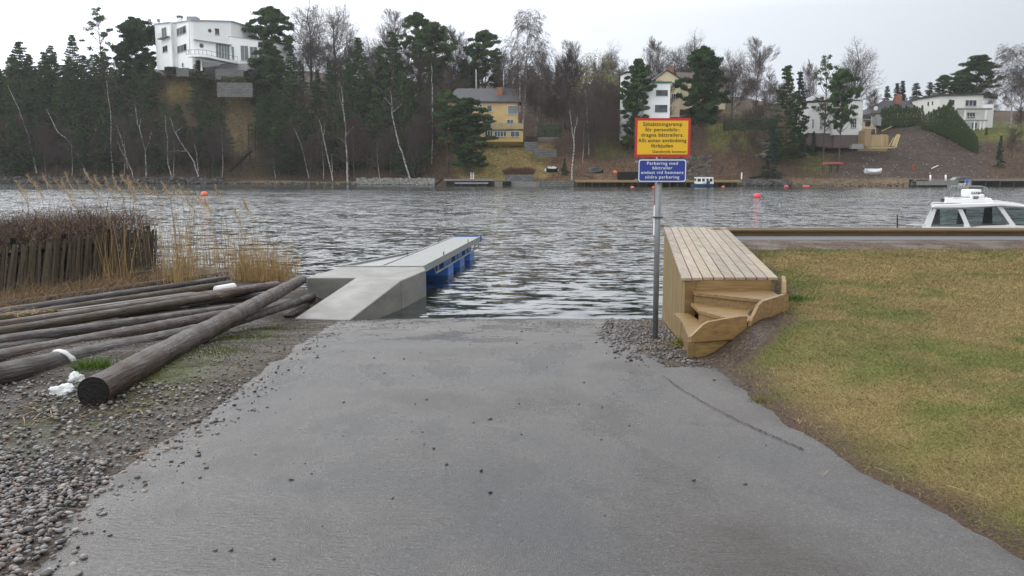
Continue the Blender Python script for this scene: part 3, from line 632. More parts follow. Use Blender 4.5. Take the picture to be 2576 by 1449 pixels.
# ------------------------------------------------------------------ floating pontoon
pont = thing('floating_pontoon', 'grey metal gangway pontoon on tall blue floats beside the concrete landing', 'pontoon', (-2, 28, 0.3))
q0 = Vector((-3.72, 23.8)); q1 = Vector((-2.47, 23.8)); r0 = Vector((-2.38, 34.6)); r1 = Vector((-1.28, 34.6))
def pq(u, v, z): a = q0.lerp(q1, u); c_ = r0.lerp(r1, u); p = a.lerp(c_, v); return Vector((p.x, p.y, z))
ZP = 0.72
t = MB()
for i in range(62):
    v0, v1 = i / 62, (i + 0.93) / 62
    t.hexa([pq(0.05, v0, ZP - 0.03), pq(0.95, v0, ZP - 0.03), pq(0.95, v1, ZP - 0.03), pq(0.05, v1, ZP - 0.03), pq(0.05, v0, ZP), pq(0.95, v0, ZP), pq(0.95, v1, ZP), pq(0.05, v1, ZP)])
t.build('grating_deck', MT['alu'], pont)
t = MB()
for u in (0.0, 0.95):
    t.hexa([pq(u, 0, ZP - 0.18), pq(u + 0.05, 0, ZP - 0.18), pq(u + 0.05, 1, ZP - 0.18), pq(u, 1, ZP - 0.18), pq(u, 0, ZP + 0.025), pq(u + 0.05, 0, ZP + 0.025), pq(u + 0.05, 1, ZP + 0.025), pq(u, 1, ZP + 0.025)])
    t.beam(pq(u + 0.025, 0.16, ZP - 0.40), pq(u + 0.025, 0.98, ZP - 0.40), 0.05, 0.04)
    t.beam(pq(u + 0.025, 0.16, ZP - 0.40), pq(u + 0.025, 0.13, ZP - 0.15), 0.05, 0.04)
    for i in range(9): t.beam(pq(u + 0.025, 0.2 + i * 0.096, ZP - 0.40), pq(u + 0.025, 0.2 + i * 0.096, ZP - 0.17), 0.05, 0.04)
for i in range(8): t.beam(pq(0.03, 0.05 + i * 0.13, ZP - 0.12), pq(0.97, 0.05 + i * 0.13, ZP - 0.12), 0.06, 0.08)
t.build('frame', MT['alu'], pont)
t = MB(); g0 = Vector((-4.75, 23.8, ZP - 0.02)); g1_ = pq(0.02, 0, ZP - 0.02); g2_ = pq(0.02, 0.40, ZP - 0.02)
t.prism([g0, g1_, g2_], (0, 0, -0.04)); t.beam(g0 + Vector((0, 0, 0.01)), g2_ + Vector((0, 0, 0.01)), 0.07, 0.10); t.beam((-4.8, 23.82, ZP), (-2.47, 23.82, ZP + 0.005), 0.12, 0.03)
t.build('side_gusset', MT['alu'], pont)
for v in (0.35, 0.56, 0.765):
    t = MB(); w = 0.088
    t.hexa([pq(0.02, v, -0.35), pq(0.98, v, -0.35), pq(0.98, v + w, -0.35), pq(0.02, v + w, -0.35), pq(0.02, v, ZP - 0.425), pq(0.98, v, ZP - 0.425), pq(0.98, v + w, ZP - 0.425), pq(0.02, v + w, ZP - 0.425)])
    t.hexa([pq(0.08, v, ZP - 0.43), pq(0.92, v, ZP - 0.43), pq(0.92, v + w * 0.8, ZP - 0.43), pq(0.08, v + w * 0.8, ZP - 0.43), pq(0.08, v, ZP - 0.19), pq(0.92, v, ZP - 0.19), pq(0.92, v + w * 0.8, ZP - 0.19), pq(0.08, v + w * 0.8, ZP - 0.19)])
    t.build('float', MT['blue'], pont, bevel=0.03)
t = MB(); t.hexa([pq(-0.02, 1.0, ZP - 0.22), pq(1.03, 1.0, ZP - 0.22), pq(1.03, 1.008, ZP - 0.22), pq(-0.02, 1.008, ZP - 0.22), pq(-0.02, 1.0, ZP + 0.05), pq(1.03, 1.0, ZP + 0.05), pq(1.03, 1.008, ZP + 0.05), pq(-0.02, 1.008, ZP + 0.05)])
t.build('end_fender', MT['blue'], pont)
for (u, v) in ((0.98, 0.28), (0.02, 0.28), (0.98, 0.72), (0.02, 0.72)):
    t = MB(); p = pq(u, v, ZP + 0.02); t.tube([p, p + Vector((0, 0, 0.09)), p + Vector((0, 0.08, 0.11)), p + Vector((0, 0.12, 0.08)), p + Vector((0, 0.12, 0))], 0.014, 6); t.build('mooring_ring', MT['dark'], pont)

# ------------------------------------------------------------------ signs
def text_obj(lines, size, mat, parent, loc, align='CENTER', bold=0.012, name='lettering', lsp=1.0, extr=0.0015, fit=None):
    cu = bpy.data.curves.new(name, 'FONT'); cu.body = '\n'.join(lines); cu.size = size; cu.align_x = align; cu.align_y = 'CENTER'
    cu.space_line = lsp; cu.offset = bold * size; cu.extrude = extr; cu.space_character = 1.12
    tmp = bpy.data.objects.new('tmp_text', cu); COL.objects.link(tmp)
    bpy.context.view_layer.update()
    me = bpy.data.meshes.new_from_object(tmp.evaluated_get(bpy.context.evaluated_depsgraph_get()))
    bpy.data.objects.remove(tmp); bpy.data.curves.remove(cu)
    me.materials.clear(); me.materials.append(mat)
    if fit:
        xs_ = [v.co.x for v in me.vertices]; k_ = fit / (max(xs_) - min(xs_)); me.transform(Matrix.Diagonal((k_, 1, 1, 1)))
    me.transform(Matrix.Rotation(math.pi / 2, 4, 'X')); me.name = name
    o = link(name, me, parent); o.location = loc; return o
def rrect(x0, x1, z0, z1, r, y, n=5):
    pts = []
    for (cx, cz, a0) in ((x1 - r, z1 - r, 0), (x0 + r, z1 - r, 90), (x0 + r, z0 + r, 180), (x1 - r, z0 + r, 270)):
        for i in range(n + 1):
            a = math.radians(a0 + 90 * i / n); pts.append((cx + r * math.cos(a), y, cz + r * math.sin(a)))
    return pts
pb = onG(1648, 853); SY = pb.y
ss = thing('sign_post', 'galvanised sign post with a yellow and a blue sign at the ramp', 'sign', (pb.x, pb.y, pb.z))
t = MB(); tp = atY(1660, 300, SY); t.tube([(pb.x, pb.y, pb.z - 0.3), tp], 0.037, 14); t.build('pole', MT['galv'], ss, smooth=True)
A = atY(1598.0, 297, SY - 0.07); B = atY(1735.5, 395, SY - 0.07); cx = (A.x + B.x) / 2; w = (B.x - A.x); h = A.z - B.z; cz = (A.z + B.z) / 2
bl = MT['black']
blk = M('sign_black', (0.015, 0.013, 0.01), (0.015, 0.013, 0.01), 0.4, 2)
yp = MB(); yp.prism(rrect(cx - w / 2, cx + w / 2, cz - h / 2, cz + h / 2, 0.012, SY - 0.07), (0, 0.006, 0)); ys = yp.build('yellow_panel', MT['red_sign'], ss); ys['label'] = 'yellow sign panel with red border'
yf = MB(); yf.prism(rrect(cx - w / 2 + 0.033, cx + w / 2 - 0.033, cz - h / 2 + 0.033, cz + h / 2 - 0.033, 0.004, SY - 0.0725), (0, 0.002, 0)); yf.build('face', MT['yellow_sign'], ys)
sx = w / 216.0   # metres per crop pixel of the panel (panel 292 px wide in the crop)
LN = [('Sjösättningsramp', 78, .70), ('för personbils–', 108, .62), ('dragna båttrailers.', 137, .76), ('Allt annan användning', 167, .865), ('förbjuden', 196, .39)]
for i, (s_, yy, dx) in enumerate(LN):
    pz = atY(1666, 276.7 + yy * 0.46015, SY - 0.07).z
    text_obj([s_], 0.066, blk, ys, Vector((cx - 0.004, SY - 0.0745, pz)) - Vector(ss.location), bold=0.008, fit=dx * w)
pz = atY(1666, 276.7 + 228 * 0.46015, SY - 0.07).z
text_obj(['Danderyds kommun'], 0.048, blk, ys, Vector((cx + w / 2 - 0.05, SY - 0.0745, pz)) - Vector(ss.location), align='RIGHT', bold=0.006, fit=0.60 * w)
A = atY(1606, 400.5, SY - 0.07); B = atY(1725.5, 458, SY - 0.07); cx2 = (A.x + B.x) / 2; w2 = B.x - A.x; h2 = A.z - B.z; cz2 = (A.z + B.z) / 2
bp_ = MB(); bp_.prism(rrect(cx2 - w2 / 2, cx2 + w2 / 2, cz2 - h2 / 2, cz2 + h2 / 2, 0.02, SY - 0.07), (0, 0.006, 0)); bs_ = bp_.build('blue_panel', MT['blue_sign'], ss); bs_['label'] = 'blue sign panel with white border'
bb = MB(); bb.prism(rrect(cx2 - w2 / 2 + 0.004, cx2 + w2 / 2 - 0.004, cz2 - h2 / 2 + 0.004, cz2 + h2 / 2 - 0.004, 0.03, SY - 0.072), (0, 0.001, 0)); bb.build('border', MT['white'], bs_)
bf = MB(); bf.prism(rrect(cx2 - w2 / 2 + 0.016, cx2 + w2 / 2 - 0.016, cz2 - h2 / 2 + 0.016, cz2 + h2 / 2 - 0.016, 0.024, SY - 0.074), (0, 0.001, 0)); bf.build('face', MT['blue_sign'], bs_)
for s_, yy, wf in (('Parkering med', 292, .64), ('båttrailer', 317, .41), ('endast vid hamnens', 342, .88), ('södra parkering', 367, .71)):
    pz = atY(1666, 276.7 + yy * 0.46015, SY - 0.07).z
    text_obj([s_], 0.056, MT['white'], bs_, Vector((cx2, SY - 0.0755, pz)) - Vector(ss.location), bold=0.006, fit=wf * w2)
t = MB()
for zc in (cz + h * 0.42, cz - h * 0.47, cz2 + h2 * 0.40, cz2 - h2 * 0.40):
    t.box(cx - w * 0.48, cx + w * 0.48, SY - 0.064, SY - 0.035, zc - 0.012, zc + 0.012)
t.build('bracket', MT['galv'], ss)
# second sign, mounted at a right angle and seen almost edge on
t = MB(); a0 = atY(1650, 600, SY); a1 = atY(1652.5, 461, SY)
t.prism([(a0.x, SY - 0.02, a0.z), (a0.x + 0.005, SY + 0.14, a0.z), (a1.x + 0.005, SY + 0.14, a1.z), (a1.x, SY - 0.02, a1.z)], (-0.012, 0, 0)); sd = t.build('side_panel', M('dull_red', (0.16, 0.03, 0.03), (0.10, 0.022, 0.022), 0.6), ss); sd['label'] = 'red edged sign seen edge on'
t = MB(); a3 = atY(1648, 517, SY)
t.prism([(a0.x - 0.014, SY + 0.02, a0.z + 0.04), (a0.x - 0.012, SY + 0.12, a0.z + 0.04), (a0.x - 0.010, SY + 0.12, a3.z), (a0.x - 0.012, SY + 0.02, a3.z)], (-0.008, 0, 0)); t.build('sheet', MT['white'], sd)
t = MB(); t.box(A.x - 0.06 + 0.28, A.x + 0.34, SY - 0.05, SY + 0.05, a0.z + 0.27, a0.z + 0.29); t.build('clamp', MT['dark'], ss)

# ------------------------------------------------------------------ logs
LATER = []; LOGS = []
def log(label, L, mat, seed, endmat='end', taper=None, raise0=0.0, raise1=0.0, endY=None):
    """L: (px0,py0,hp0, px1,py1,hp1): centre line and half thickness as seen; the log lies on the ground"""
    (x0, y0, h0, x1, y1, h1) = L
    def solve(px, py, hp, up):
        p = onG(px, py + hp + up * 10); r = hp * p.y / F * 1.0
        d = ray(px, py); q = CAM + d * ((p.y + r * 0.5) / d.y); return q, r
    p0, r0_ = solve(x0, y0, h0, raise0)
    if endY: p1 = atY(x1, y1, endY); r1_ = h1 * endY / F
    else: p1, r1_ = solve(x1, y1, h1, raise1)
    if not endY: r0_ *= 1.15; r1_ *= 1.15
    d = p1 - p0; Ln = d.length
    me = MB(); rnd = random.Random(seed); k = 70; pts = []; rad = []
    bow = rnd.uniform(-0.03, 0.03)
    for i in range(k + 1):
        s_ = i / k; pts.append((Ln * s_, bow * math.sin(math.pi * s_), 0)); rad.append(lerp(r0_, r1_, s_) * (1 + 0.012 * rnd.uniform(-1, 1)))
    me.tube(pts, rad, 22, cap=False)
    for q_ in me.v:
        rr_ = math.hypot(q_.y, q_.z); nz = mn.noise(Vector((q_.x * 1.6 + seed * 9, q_.y / max(rr_, .01) * 1.1, q_.z / max(rr_, .01) * 1.1))); kk_ = 1 + 0.07 * nz + 0.05 * max(0, mn.noise(Vector((q_.x * 5 + seed, q_.y * 9, q_.z * 9))) - 0.25) * 4; q_.y *= kk_; q_.z *= kk_
    root = thing('log', label, 'log', p0, 'logs stacked on the left bank')
    LOGS.append((p0, p1, r0_, r1_)); yaw = math.atan2(d.y, d.x); pit = -math.asin(d.z / Ln); root.rotation_euler = (rnd.uniform(0, 6) * 0, pit, yaw)
    o = me.build('trunk', LOGM[mat], root, smooth=True, local=True)
    for s_, rr in ((0, r0_), (Ln, r1_)):
        c_ = MB(); c_.lathe((s_, 0, 0), [(rr * 0.99, -0.004), (rr * 0.97, 0.004)], 16, 'x'); c_.build('cut_end', LOGM[endmat], root, local=True)
    return root
log('long pinkish log farthest back, nearest the reeds', (-150, 792, 11, 569, 688, 7), 'pink', 1)
log('bluish grey log second from the back of the pile', (-150, 809, 11, 571, 701, 7), 'blue', 2)
log('olive mossy log third from the back of the pile', (-150, 824, 11, 582, 714, 8), 'olive', 3)
log('pinkish brown log with a dark end past the others, fourth from the back', (-150, 841, 12, 696, 718, 10), 'pink', 4)
log('pale olive log running in front of the dark ended log', (-150, 861, 13, 650, 728, 8), 'olive', 5)
log('short bluish log whose end lies behind the thick tilted log', (300, 792, 8, 688, 738, 7), 'blue', 6)
log('dark grey log lying behind the black cable loop', (-150, 884, 19, 640, 768, 9), 'dark', 7)
log('rough brown log wrapped by a thin rope, third from the front', (-150, 931, 23, 600, 785, 12), 'brown', 8)
log('dark stained log half hidden between the cable log and the rough brown log', (-150, 905, 15, 380, 818, 9), 'dark', 15)
log('dark brown log with white plastic wrapped around it, second from the front', (-150, 982, 36, 564, 818, 14), 'dark', 9)
log('thick dark log resting tilted against the concrete landing, cut end towards the camera', (235, 986, 40, 758, 704, 13), 'brown', 10, endY=21.15)
log('short dark log in front of the concrete landing', (500, 842, 9, 785, 747, 9), 'dark', 12)
t = MB(); p0 = onG(160, 828); p1 = onG(488, 768); t.beam(p0 + Vector((0, 0, .31)), p1 + Vector((0, 0, .30)), 0.15, 0.04); t.c = (1, 1, 1)
tag(t.build('plank', M('plank_wood', (0.13, 0.10, 0.085), (0.07, 0.055, 0.045), 0.5, 4, (2, 14, 14)), bevel=0.004), 'flat brown plank lying along the log pile', 'plank')
t = MB(); p0 = onG(724, 800); p1 = onG(770, 778); t.beam(p0 + Vector((0, 0, .04)), p1 + Vector((0, 0, .06)), 0.2, 0.035)
tag(t.build('plank', MT['wood_grey'], bevel=0.004), 'short grey board between the short log and the walkway', 'plank')
for (px_, n_) in ((128, 60), (150, 40), (446, 60), (462, 40), (300, 30)):
    c_ = onG(px_, 722); x = c_.x + 0.22 * RNG.standard_normal(n_); y = c_.y + 0.15 * RNG.standard_normal(n_)
    LATER.append((x, y, n_))
# white pipe, plastic, cable
p0 = onG(545, 765); p1 = onG(590, 757)
t = MB(); t.tube([p0 + Vector((0, 0, 0.34)), p1 + Vector((0, 0.0, 0.35))], 0.10, 16); tag(t.build('white_pipe', MT['white'], smooth=True, bevel=0.01), 'white plastic canister lying among the logs', 'canister')
def crumple(name, label, cat, c, sx_, sy_, sz_, seed, mat, parent=None):
    v, f = IV2.copy(), IF2
    import bmesh
    bm = bmesh.new(); bmesh.ops.create_icosphere(bm, subdivisions=4, radius=1)
    for p in bm.verts:
        q = p.co * 1.6 + Vector((seed, 0, 0)); d = mn.noise(q) * 0.5 + abs(mn.noise(q * 2.7)) * 0.4 - abs(mn.noise(q * 6)) * 0.16
        p.co = Vector((p.co.x * sx_ * (1 + d), p.co.y * sy_ * (1 + d), max(-0.3, p.co.z) * sz_ * (1 + d)))
    me = bpy.data.meshes.new(name); bm.to_mesh(me); bm.free(); me.materials.append(mat)
    me.polygons.foreach_set('use_smooth', [True] * len(me.polygons))
    o = link(name, me, parent); o.location = c; return tag(o, label, cat)
c_ = onG(152, 990); crumple('plastic_bag', 'crumpled milky plastic bag lying left of the thick cut log end', 'plastic bag', c_ + Vector((0, 0.02, 0.0)), 0.12, 0.08, 0.065, 3, MT['plastic'])
c_ = onG(186, 962); crumple('plastic_scrap', 'clear plastic scrap between the wrapped log and the bag', 'plastic scrap', c_ + Vector((0, 0.05, 0.0)), 0.07, 0.06, 0.08, 9, MT['plastic'])
# wrap around the second log
a = onG(120, 960); b_ = onG(165, 950)
t = MB(); cc_ = atY(140, 918, onG(140, 945).y + 0.09)
q0_, q1_, ra_, rb_ = LOGS[-3]; t_ = min(max((140 - CX - (q0_.x / q0_.y * F)) / ((q1_.x / q1_.y - q0_.x / q0_.y) * F), 0), 1)
best = min((abs((q0_.lerp(q1_, k / 400).x / q0_.lerp(q1_, k / 400).y) * F / 1.0 + CX - 128), k / 400) for k in range(401))[1]
cc_ = q0_.lerp(q1_, best); rw = lerp(ra_, rb_, best); ax_ = (q1_ - q0_).normalized(); sidev = Vector((ax_.y, -ax_.x, 0)).normalized(); pts = []
for i in range(15):
    a = math.radians(-50 + 200 * i / 14); pts.append(cc_ + sidev * (math.cos(a) * rw * 1.04) + Vector((0, 0, math.sin(a) * rw * 1.04)) + ax_ * 0.03 * math.sin(i * 0.6))
for dx_ in (-0.03, 0, 0.03): t.tube([p + ax_ * dx_ for p in pts], [0.012 + 0.004 * ((i * 7) % 3) for i in range(15)], 8)
tag(t.build('plastic_wrap', MT['plastic'], smooth=True), 'white plastic strip wrapped over the dark brown log', 'plastic wrap')
t = MB(); c_ = onG(490, 800); pts = []
for i in range(40):
    a = i / 40 * 4 * math.pi; pts.append(c_ + Vector((0.26 * math.cos(a) * (1 + 0.01 * i), 0.30 * math.sin(a), 0.28 + 0.03 * math.sin(a * 1.5))))
e_ = onG(350, 812)
pts += [c_ + Vector((-0.4, 0, .26)), (c_ + e_) / 2 + Vector((0, 0, 0.24)), e_ + Vector((0, 0, 0.24))]
t.tube(pts, 0.007, 6); tag(t.build('cable', MT['black'], smooth=True), 'black cable loop lying over the dark grey log', 'cable')
# rope round the brown log
# black skiff behind the pile
def hull(t, Ln, W, H, n=14, flat=0.5):
    rows = []
    for i in range(n + 1):
        s_ = i / n; bw = W / 2 * (math.sin(min(1, s_ * 1.6 + 0.18) * math.pi / 2) if s_ < 0.6 else math.cos(max(0, (s_ - 0.6) / 0.4) ** 1.7 * math.pi / 2)); bw = max(bw, 0.01)
        sh = H * (1 + 0.25 * s_ ** 2); rows.append([(Ln * s_, -bw, sh), (Ln * s_, -bw * 0.85, sh * 0.45), (Ln * s_, -bw * flat, H * 0.05 + 0.25 * H * s_ ** 3), (Ln * s_, 0, 0.2 * H * s_ ** 3), (Ln * s_, bw * flat, H * 0.05 + 0.25 * H * s_ ** 3), (Ln * s_, bw * 0.85, sh * 0.45), (Ln * s_, bw, sh)])
    vs = [p for r in rows for p in r]; k = 7
    t.add(vs, [(i * k + j, i * k + j + 1, (i + 1) * k + j + 1, (i + 1) * k + j) for i in range(n) for j in range(k - 1)] + [tuple(range(k))])
    return rows
p0 = onG(250, 712); p1 = onG(410, 700); d = p1 - p0
sk = thing('skiff', 'small black plastic skiff half hidden in dry reeds behind the logs', 'skiff', (p0.x - 0.1, p0.y, p0.z - 0.06), rotz=math.atan2(d.y, d.x))
t = MB(); rows = hull(t, d.length, 0.85, 0.30); t.build('hull', MT['black'], sk, smooth=True, local=True)
t = MB(); t.tube([r[0] for r in rows], 0.025, 6); t.tube([r[6] for r in rows], 0.025, 6); t.build('gunwale', MT['dark'], sk, local=True)

# ------------------------------------------------------------------ old picket fence
fa = onG(-260, 800); fb = onG(388, 693); fr_ = random.Random(5)
fn = thing('picket_fence', 'old grey plank fence with leaning boards on the left bank', 'fence', ((fa.x + fb.x) / 2, (fa.y + fb.y) / 2, 0.3))
fd = fb - fa; fl_ = math.hypot(fd.x, fd.y); u_ = Vector((fd.x / fl_, fd.y / fl_, 0)); nv = Vector((u_.y, -u_.x, 0))
t = MB(); s_ = 0
while s_ < fl_:
    w_ = fr_.uniform(0.055, 0.095); k = s_ / fl_; hgt = lerp(1.38, 1.55, k) + fr_.uniform(-0.07, 0.05); ln_x = lerp(0.26, 0.05, k) + fr_.uniform(-0.05, 0.05)
    p = fa + u_ * s_; z0 = g1(p.x, p.y) - 0.1; off = nv * fr_.uniform(-0.03, 0.03); kk = fr_.uniform(0.6, 1.25); t.c = (kk, kk * 0.98, kk * fr_.uniform(0.85, 1))
    b0 = Vector((p.x, p.y, z0)) + off; up_ = u_ * ln_x * hgt + nv * fr_.uniform(0.0, 0.12) + Vector((0, 0, hgt))
    q = [b0, b0 + u_ * w_, b0 + u_ * w_ + up_ + Vector((0, 0, fr_.uniform(-0.04, 0.02))), b0 + up_]
    t.prism(q, -nv * 0.022); s_ += w_ + fr_.choice([0.0, 0.004, 0.008, 0.015])
t.build('pickets', MT['wood_grey'], fn)
t = MB()
for hz in (0.35, 1.1): t.beam(fa + Vector((0, 0, hz)) - nv * 0.08, fb + Vector((0, 0, hz)) - nv * 0.08, 0.05, 0.09)
t.build('rail', MT['wood_grey'], fn)
for i in range(6):
    p = fa.lerp(fb, i / 5) - nv * 0.12; t = MB(); t.beam((p.x, p.y, g1(p.x, p.y) - 0.3), (p.x, p.y, g1(p.x, p.y) + 1.5), 0.09, 0.09, (1, 0, 0)); t.build('post', MT['wood_grey'], fn)

# ------------------------------------------------------------------ ribbons: reeds, dry grass, twigs
def ribbons(name, B, D, L, W, C, mat, bend=0.3, seg=3, droop=0.0, parent=None):
    n = len(B); D = D / np.linalg.norm(D, axis=1, keepdims=True)
    side = np.stack([np.cos(RNG.random(n) * 6.28), np.sin(RNG.random(n) * 6.28) * 0.4, np.zeros(n)], -1)
    side /= np.linalg.norm(side, axis=1, keepdims=True)
    bd = (RNG.random((n, 3)) - 0.5) * 2 * bend; bd[:, 2] = -np.abs(bd[:, 2]) - droop
    rows = []
    for i in range(seg + 1):
        s_ = i / seg; p = B + D * (L * s_)[:, None] + bd * (L * s_ * s_)[:, None]
        w_ = (W * (1 - 0.75 * s_))[:, None]; rows += [p - side * w_, p + side * w_]
    V = np.stack(rows, 1).reshape(-1, 3); k = 2 * (seg + 1); base = (np.arange(n) * k)[:, None, None]
    f = np.array([[2 * i, 2 * i + 1, 2 * i + 3, 2 * i + 2] for i in range(seg)])[None] + base
    return npmesh(name, V, f.reshape(-1, 4), mat, np.repeat(C, k, 0), parent)
def scat(n, pxr, pyr):
    P = []
    for _ in range(n):
        p = onG(random.uniform(*pxr), random.uniform(*pyr)); P.append(p)
    return np.array([tuple(p) for p in P])
def wscat(n, x0, x1, y0, y1, zmin=-0.5):
    x = x0 + (x1 - x0) * RNG.random(n); y = y0 + (y1 - y0) * RNG.random(n); return x, y
STR = np.array([0.36, 0.245, 0.105]); GOLD = np.array([0.32, 0.215, 0.095]); PUR = np.array([0.115, 0.080, 0.068]); BRN = np.array([0.20, 0.135, 0.075])
def colv(c, n, lo=0.6, hi=1.25): return c[None] * (lo + (hi - lo) * RNG.random((n, 1)))
# thicket behind the fence
n = 21000
s_ = RNG.random(n); dp = 0.3 + 2.6 * RNG.random(n); bx = fa.x + (fb.x + 0.5 - fa.x) * s_ - nv.x * dp; by = fa.y + (fb.y - fa.y) * s_ - nv.y * dp
B = np.stack([bx, by, np.maximum(G(bx, by), -0.1) + RNG.random(n) * 1.75], -1); D = np.stack([(RNG.random(n) - 0.5) * 2.4, (RNG.random(n) - 0.5) * 2, 0.25 + RNG.random(n)], -1)
L_ = (0.35 + 0.55 * RNG.random(n)) * (0.8 + 0.5 * fbm(bx, by, 0.9, 51)); o = ribbons('thicket', B, D, L_, 0.005 + 0.005 * RNG.random(n), np.where(RNG.random((n, 1)) < 0.8, colv(PUR, n), colv(BRN, n)), MT['twig'], 0.5)
tag(o, 'tangled purple brown bare twigs behind the plank fence', 'thicket', kind='stuff')
# golden clump at the water's edge beside the landing
def clump(name, label, cx_, cy_, rx, ry, n, h0, h1, col, wd=0.006, lean=0.12, zmax=None, bend=0.12):
    a = RNG.random(n) * 6.283; r = np.sqrt(RNG.random(n)); x = cx_ + rx * r * np.cos(a); y = cy_ + ry * r * np.sin(a)
    B = np.stack([x, y, np.maximum(G(x, y), -0.2)], -1); D = np.stack([(RNG.random(n) - 0.5) * 2 * lean, (RNG.random(n) - 0.5) * 2 * lean, np.ones(n)], -1)
    L_ = (h0 + (h1 - h0) * RNG.random(n) ** 1.6) * (1.05 - 0.45 * r)
    o = ribbons(name, B, D, L_, wd * (0.6 + 0.7 * RNG.random(n)), colv(col, n), MT['straw'], bend); tag(o, label, 'reeds', kind='stuff'); return o
c1_ = onG(655, 705)
clump('reed_clump', 'dense golden reed clump left of the concrete landing', c1_.x, c1_.y + 0.3, 0.95, 0.7, 850, 0.3, 2.0, GOLD * 1.1, 0.006, 0.30, bend=0.3)
clump('reed_clump', 'thin tall reeds standing in the water between fence and golden clump', -9.2, 27.6, 2.3, 2.2, 480, 1.0, 2.75, STR, 0.006, 0.08)
# pale dry grass tangle along the fence foot and behind the logs
n = 13000; s_ = RNG.random(n); dp = 0.02 + 1.5 * RNG.random(n) ** 1.5
bx = fa.x + (fb.x + 0.6 - fa.x) * s_ + nv.x * dp; by = fa.y + (fb.y - fa.y) * s_ + nv.y * dp
B = np.stack([bx, by, G(bx, by)], -1); D = np.stack([(RNG.random(n) - 0.4) * 2.2, (RNG.random(n) - 0.5) * 1.6, 0.25 + 0.9 * RNG.random(n)], -1)
o = ribbons('dry_grass', B, D, 0.25 + 1.0 * RNG.random(n) ** 2.0, 0.004 + 0.003 * RNG.random(n), colv(BRN * 1.25, n), MT['straw'], 0.6, droop=0.3); tag(o, 'tangled dry grass at the foot of the plank fence', 'dry grass', kind='stuff')
X_ = np.concatenate([a_[0] for a_ in LATER]); Y_ = np.concatenate([a_[1] for a_ in LATER]); n = len(X_); B = np.stack([X_, Y_, G(X_, Y_)], -1); D = np.stack([(RNG.random(n) - 0.5) * 0.3, (RNG.random(n) - 0.5) * 0.3, np.ones(n)], -1)
tag(ribbons('reed_clump', B, D, 0.8 + 1.7 * RNG.random(n), np.full(n, 0.008), colv(STR, n), MT['straw'], 0.12), 'tall dry reed stems in front of the plank fence', 'reeds', kind='stuff')
c2_ = onG(440, 702)
a = None
n = 2200; x = c2_.x + 0.9 * RNG.standard_normal(n); y = c2_.y + 0.5 * RNG.standard_normal(n)
B = np.stack([x, y, np.maximum(G(x, y), 0)], -1); D = np.stack([(RNG.random(n) - 0.5) * 1.8, (RNG.random(n) - 0.5) * 1.4, 0.3 + RNG.random(n)], -1)
o = ribbons('dry_grass', B, D, 0.2 + 0.55 * RNG.random(n), 0.004 + 0.003 * RNG.random(n), colv(np.array([0.42, 0.34, 0.24]), n), MT['straw'], 0.5, droop=0.2); tag(o, 'pale dry grass tuft by the fence corner', 'dry grass', kind='stuff')
# straw litter on the logs, at the water's edge and by the sign
def litter(label, spots, n, r, Lr=(0.08, 0.3), up=0.1):
    P = []; 
    for _ in range(n):
        (px, py, dz) = random.choice(spots); p = onG(px, py); a = random.uniform(0, 6.28); q = r * math.sqrt(random.random())
        P.append((p.x + q * 1.6 * math.cos(a), p.y + q * math.sin(a), p.z + dz + (0.05 if dz > 0.15 else 0) + random.random() * 0.05))
    B = np.array(P); D = np.stack([(RNG.random(n) - 0.5) * 2, (RNG.random(n) - 0.5) * 2, up * (RNG.random(n) - 0.2)], -1)
    o = ribbons('straw_litter', B, D, Lr[0] + (Lr[1] - Lr[0]) * RNG.random(n), np.full(n, 0.004), colv(STR, n), MT['straw'], 0.15); tag(o, label, 'straw', kind='stuff')
litter('straw heaps caught on the logs', [(560, 768, .26), (540, 772, .26), (520, 785, .26), (260, 800, .28), (180, 812, .28), (90, 848, .28), (60, 840, .28), (330, 800, .25), (470, 722, .22), (440, 716, .22)], 900, 0.26)
litter('straw lying in front of the thick log end', [(180, 1030, .01), (120, 1040, .01), (230, 1045, .01), (60, 1060, .01), (330, 1120, .02), (300, 1160, .02)], 50, 0.35, (0.05, 0.3), 0.02)
litter('straw washed up around the sign post', [(1660, 825, .03), (1620, 822, .03), (1690, 830, .03), (1700, 880, .03)], 110, 0.28, (0.08, 0.4), 0.05)
litter('washed up straw beside the concrete walkway', [(750, 790, .02), (760, 775, .02), (730, 790, .02)], 120, 0.2)
litter('few straws on the lawn edge', [(2020, 1085, .03), (2060, 1112, .03), (1880, 1000, .03), (2150, 1180, .03), (2400, 1250, .05), (2300, 1000, .05)], 26, 0.4, (0.04, 0.12), 0.05)
# small green tuft by the stairs
def tuft(px, py, n, r, h, col, label):
    p = onG(px, py); x = p.x + r * RNG.standard_normal(n); y = p.y + r * RNG.standard_normal(n)
    B = np.stack([x, y, G(x, y)], -1); D = np.stack([(RNG.random(n) - 0.5) * 1.2, (RNG.random(n) - 0.5) * 1.2, np.ones(n)], -1)
    o = ribbons('grass_tuft', B, D, h * (0.4 + RNG.random(n)), np.full(n, 0.004), colv(col, n), MT['grass'], 0.3); tag(o, label, 'grass tuft', kind='stuff')
tuft(1712, 872, 160, 0.07, 0.13, np.array([0.17, 0.19, 0.05]), 'small green grass tuft at the foot of the deck corner')
tuft(1985, 758, 500, 0.12, 0.08, np.array([0.06, 0.14, 0.02]), 'bright green grass patch beside the top step')
tuft(235, 925, 300, 0.10, 0.10, np.array([0.08, 0.15, 0.02]), 'green weed between the two front logs')
tuft(1930, 1010, 300, 0.07, 0.03, np.array([0.14, 0.17, 0.02]), 'moss patch at the lawn edge')
tuft(600, 850, 900, 0.35, 0.03, np.array([0.09, 0.11, 0.025]), 'mossy grass strip beside the thick log')
tuft(520, 885, 700, 0.3, 0.03, np.array([0.085, 0.10, 0.025]), 'mossy grass patch under the thick log')
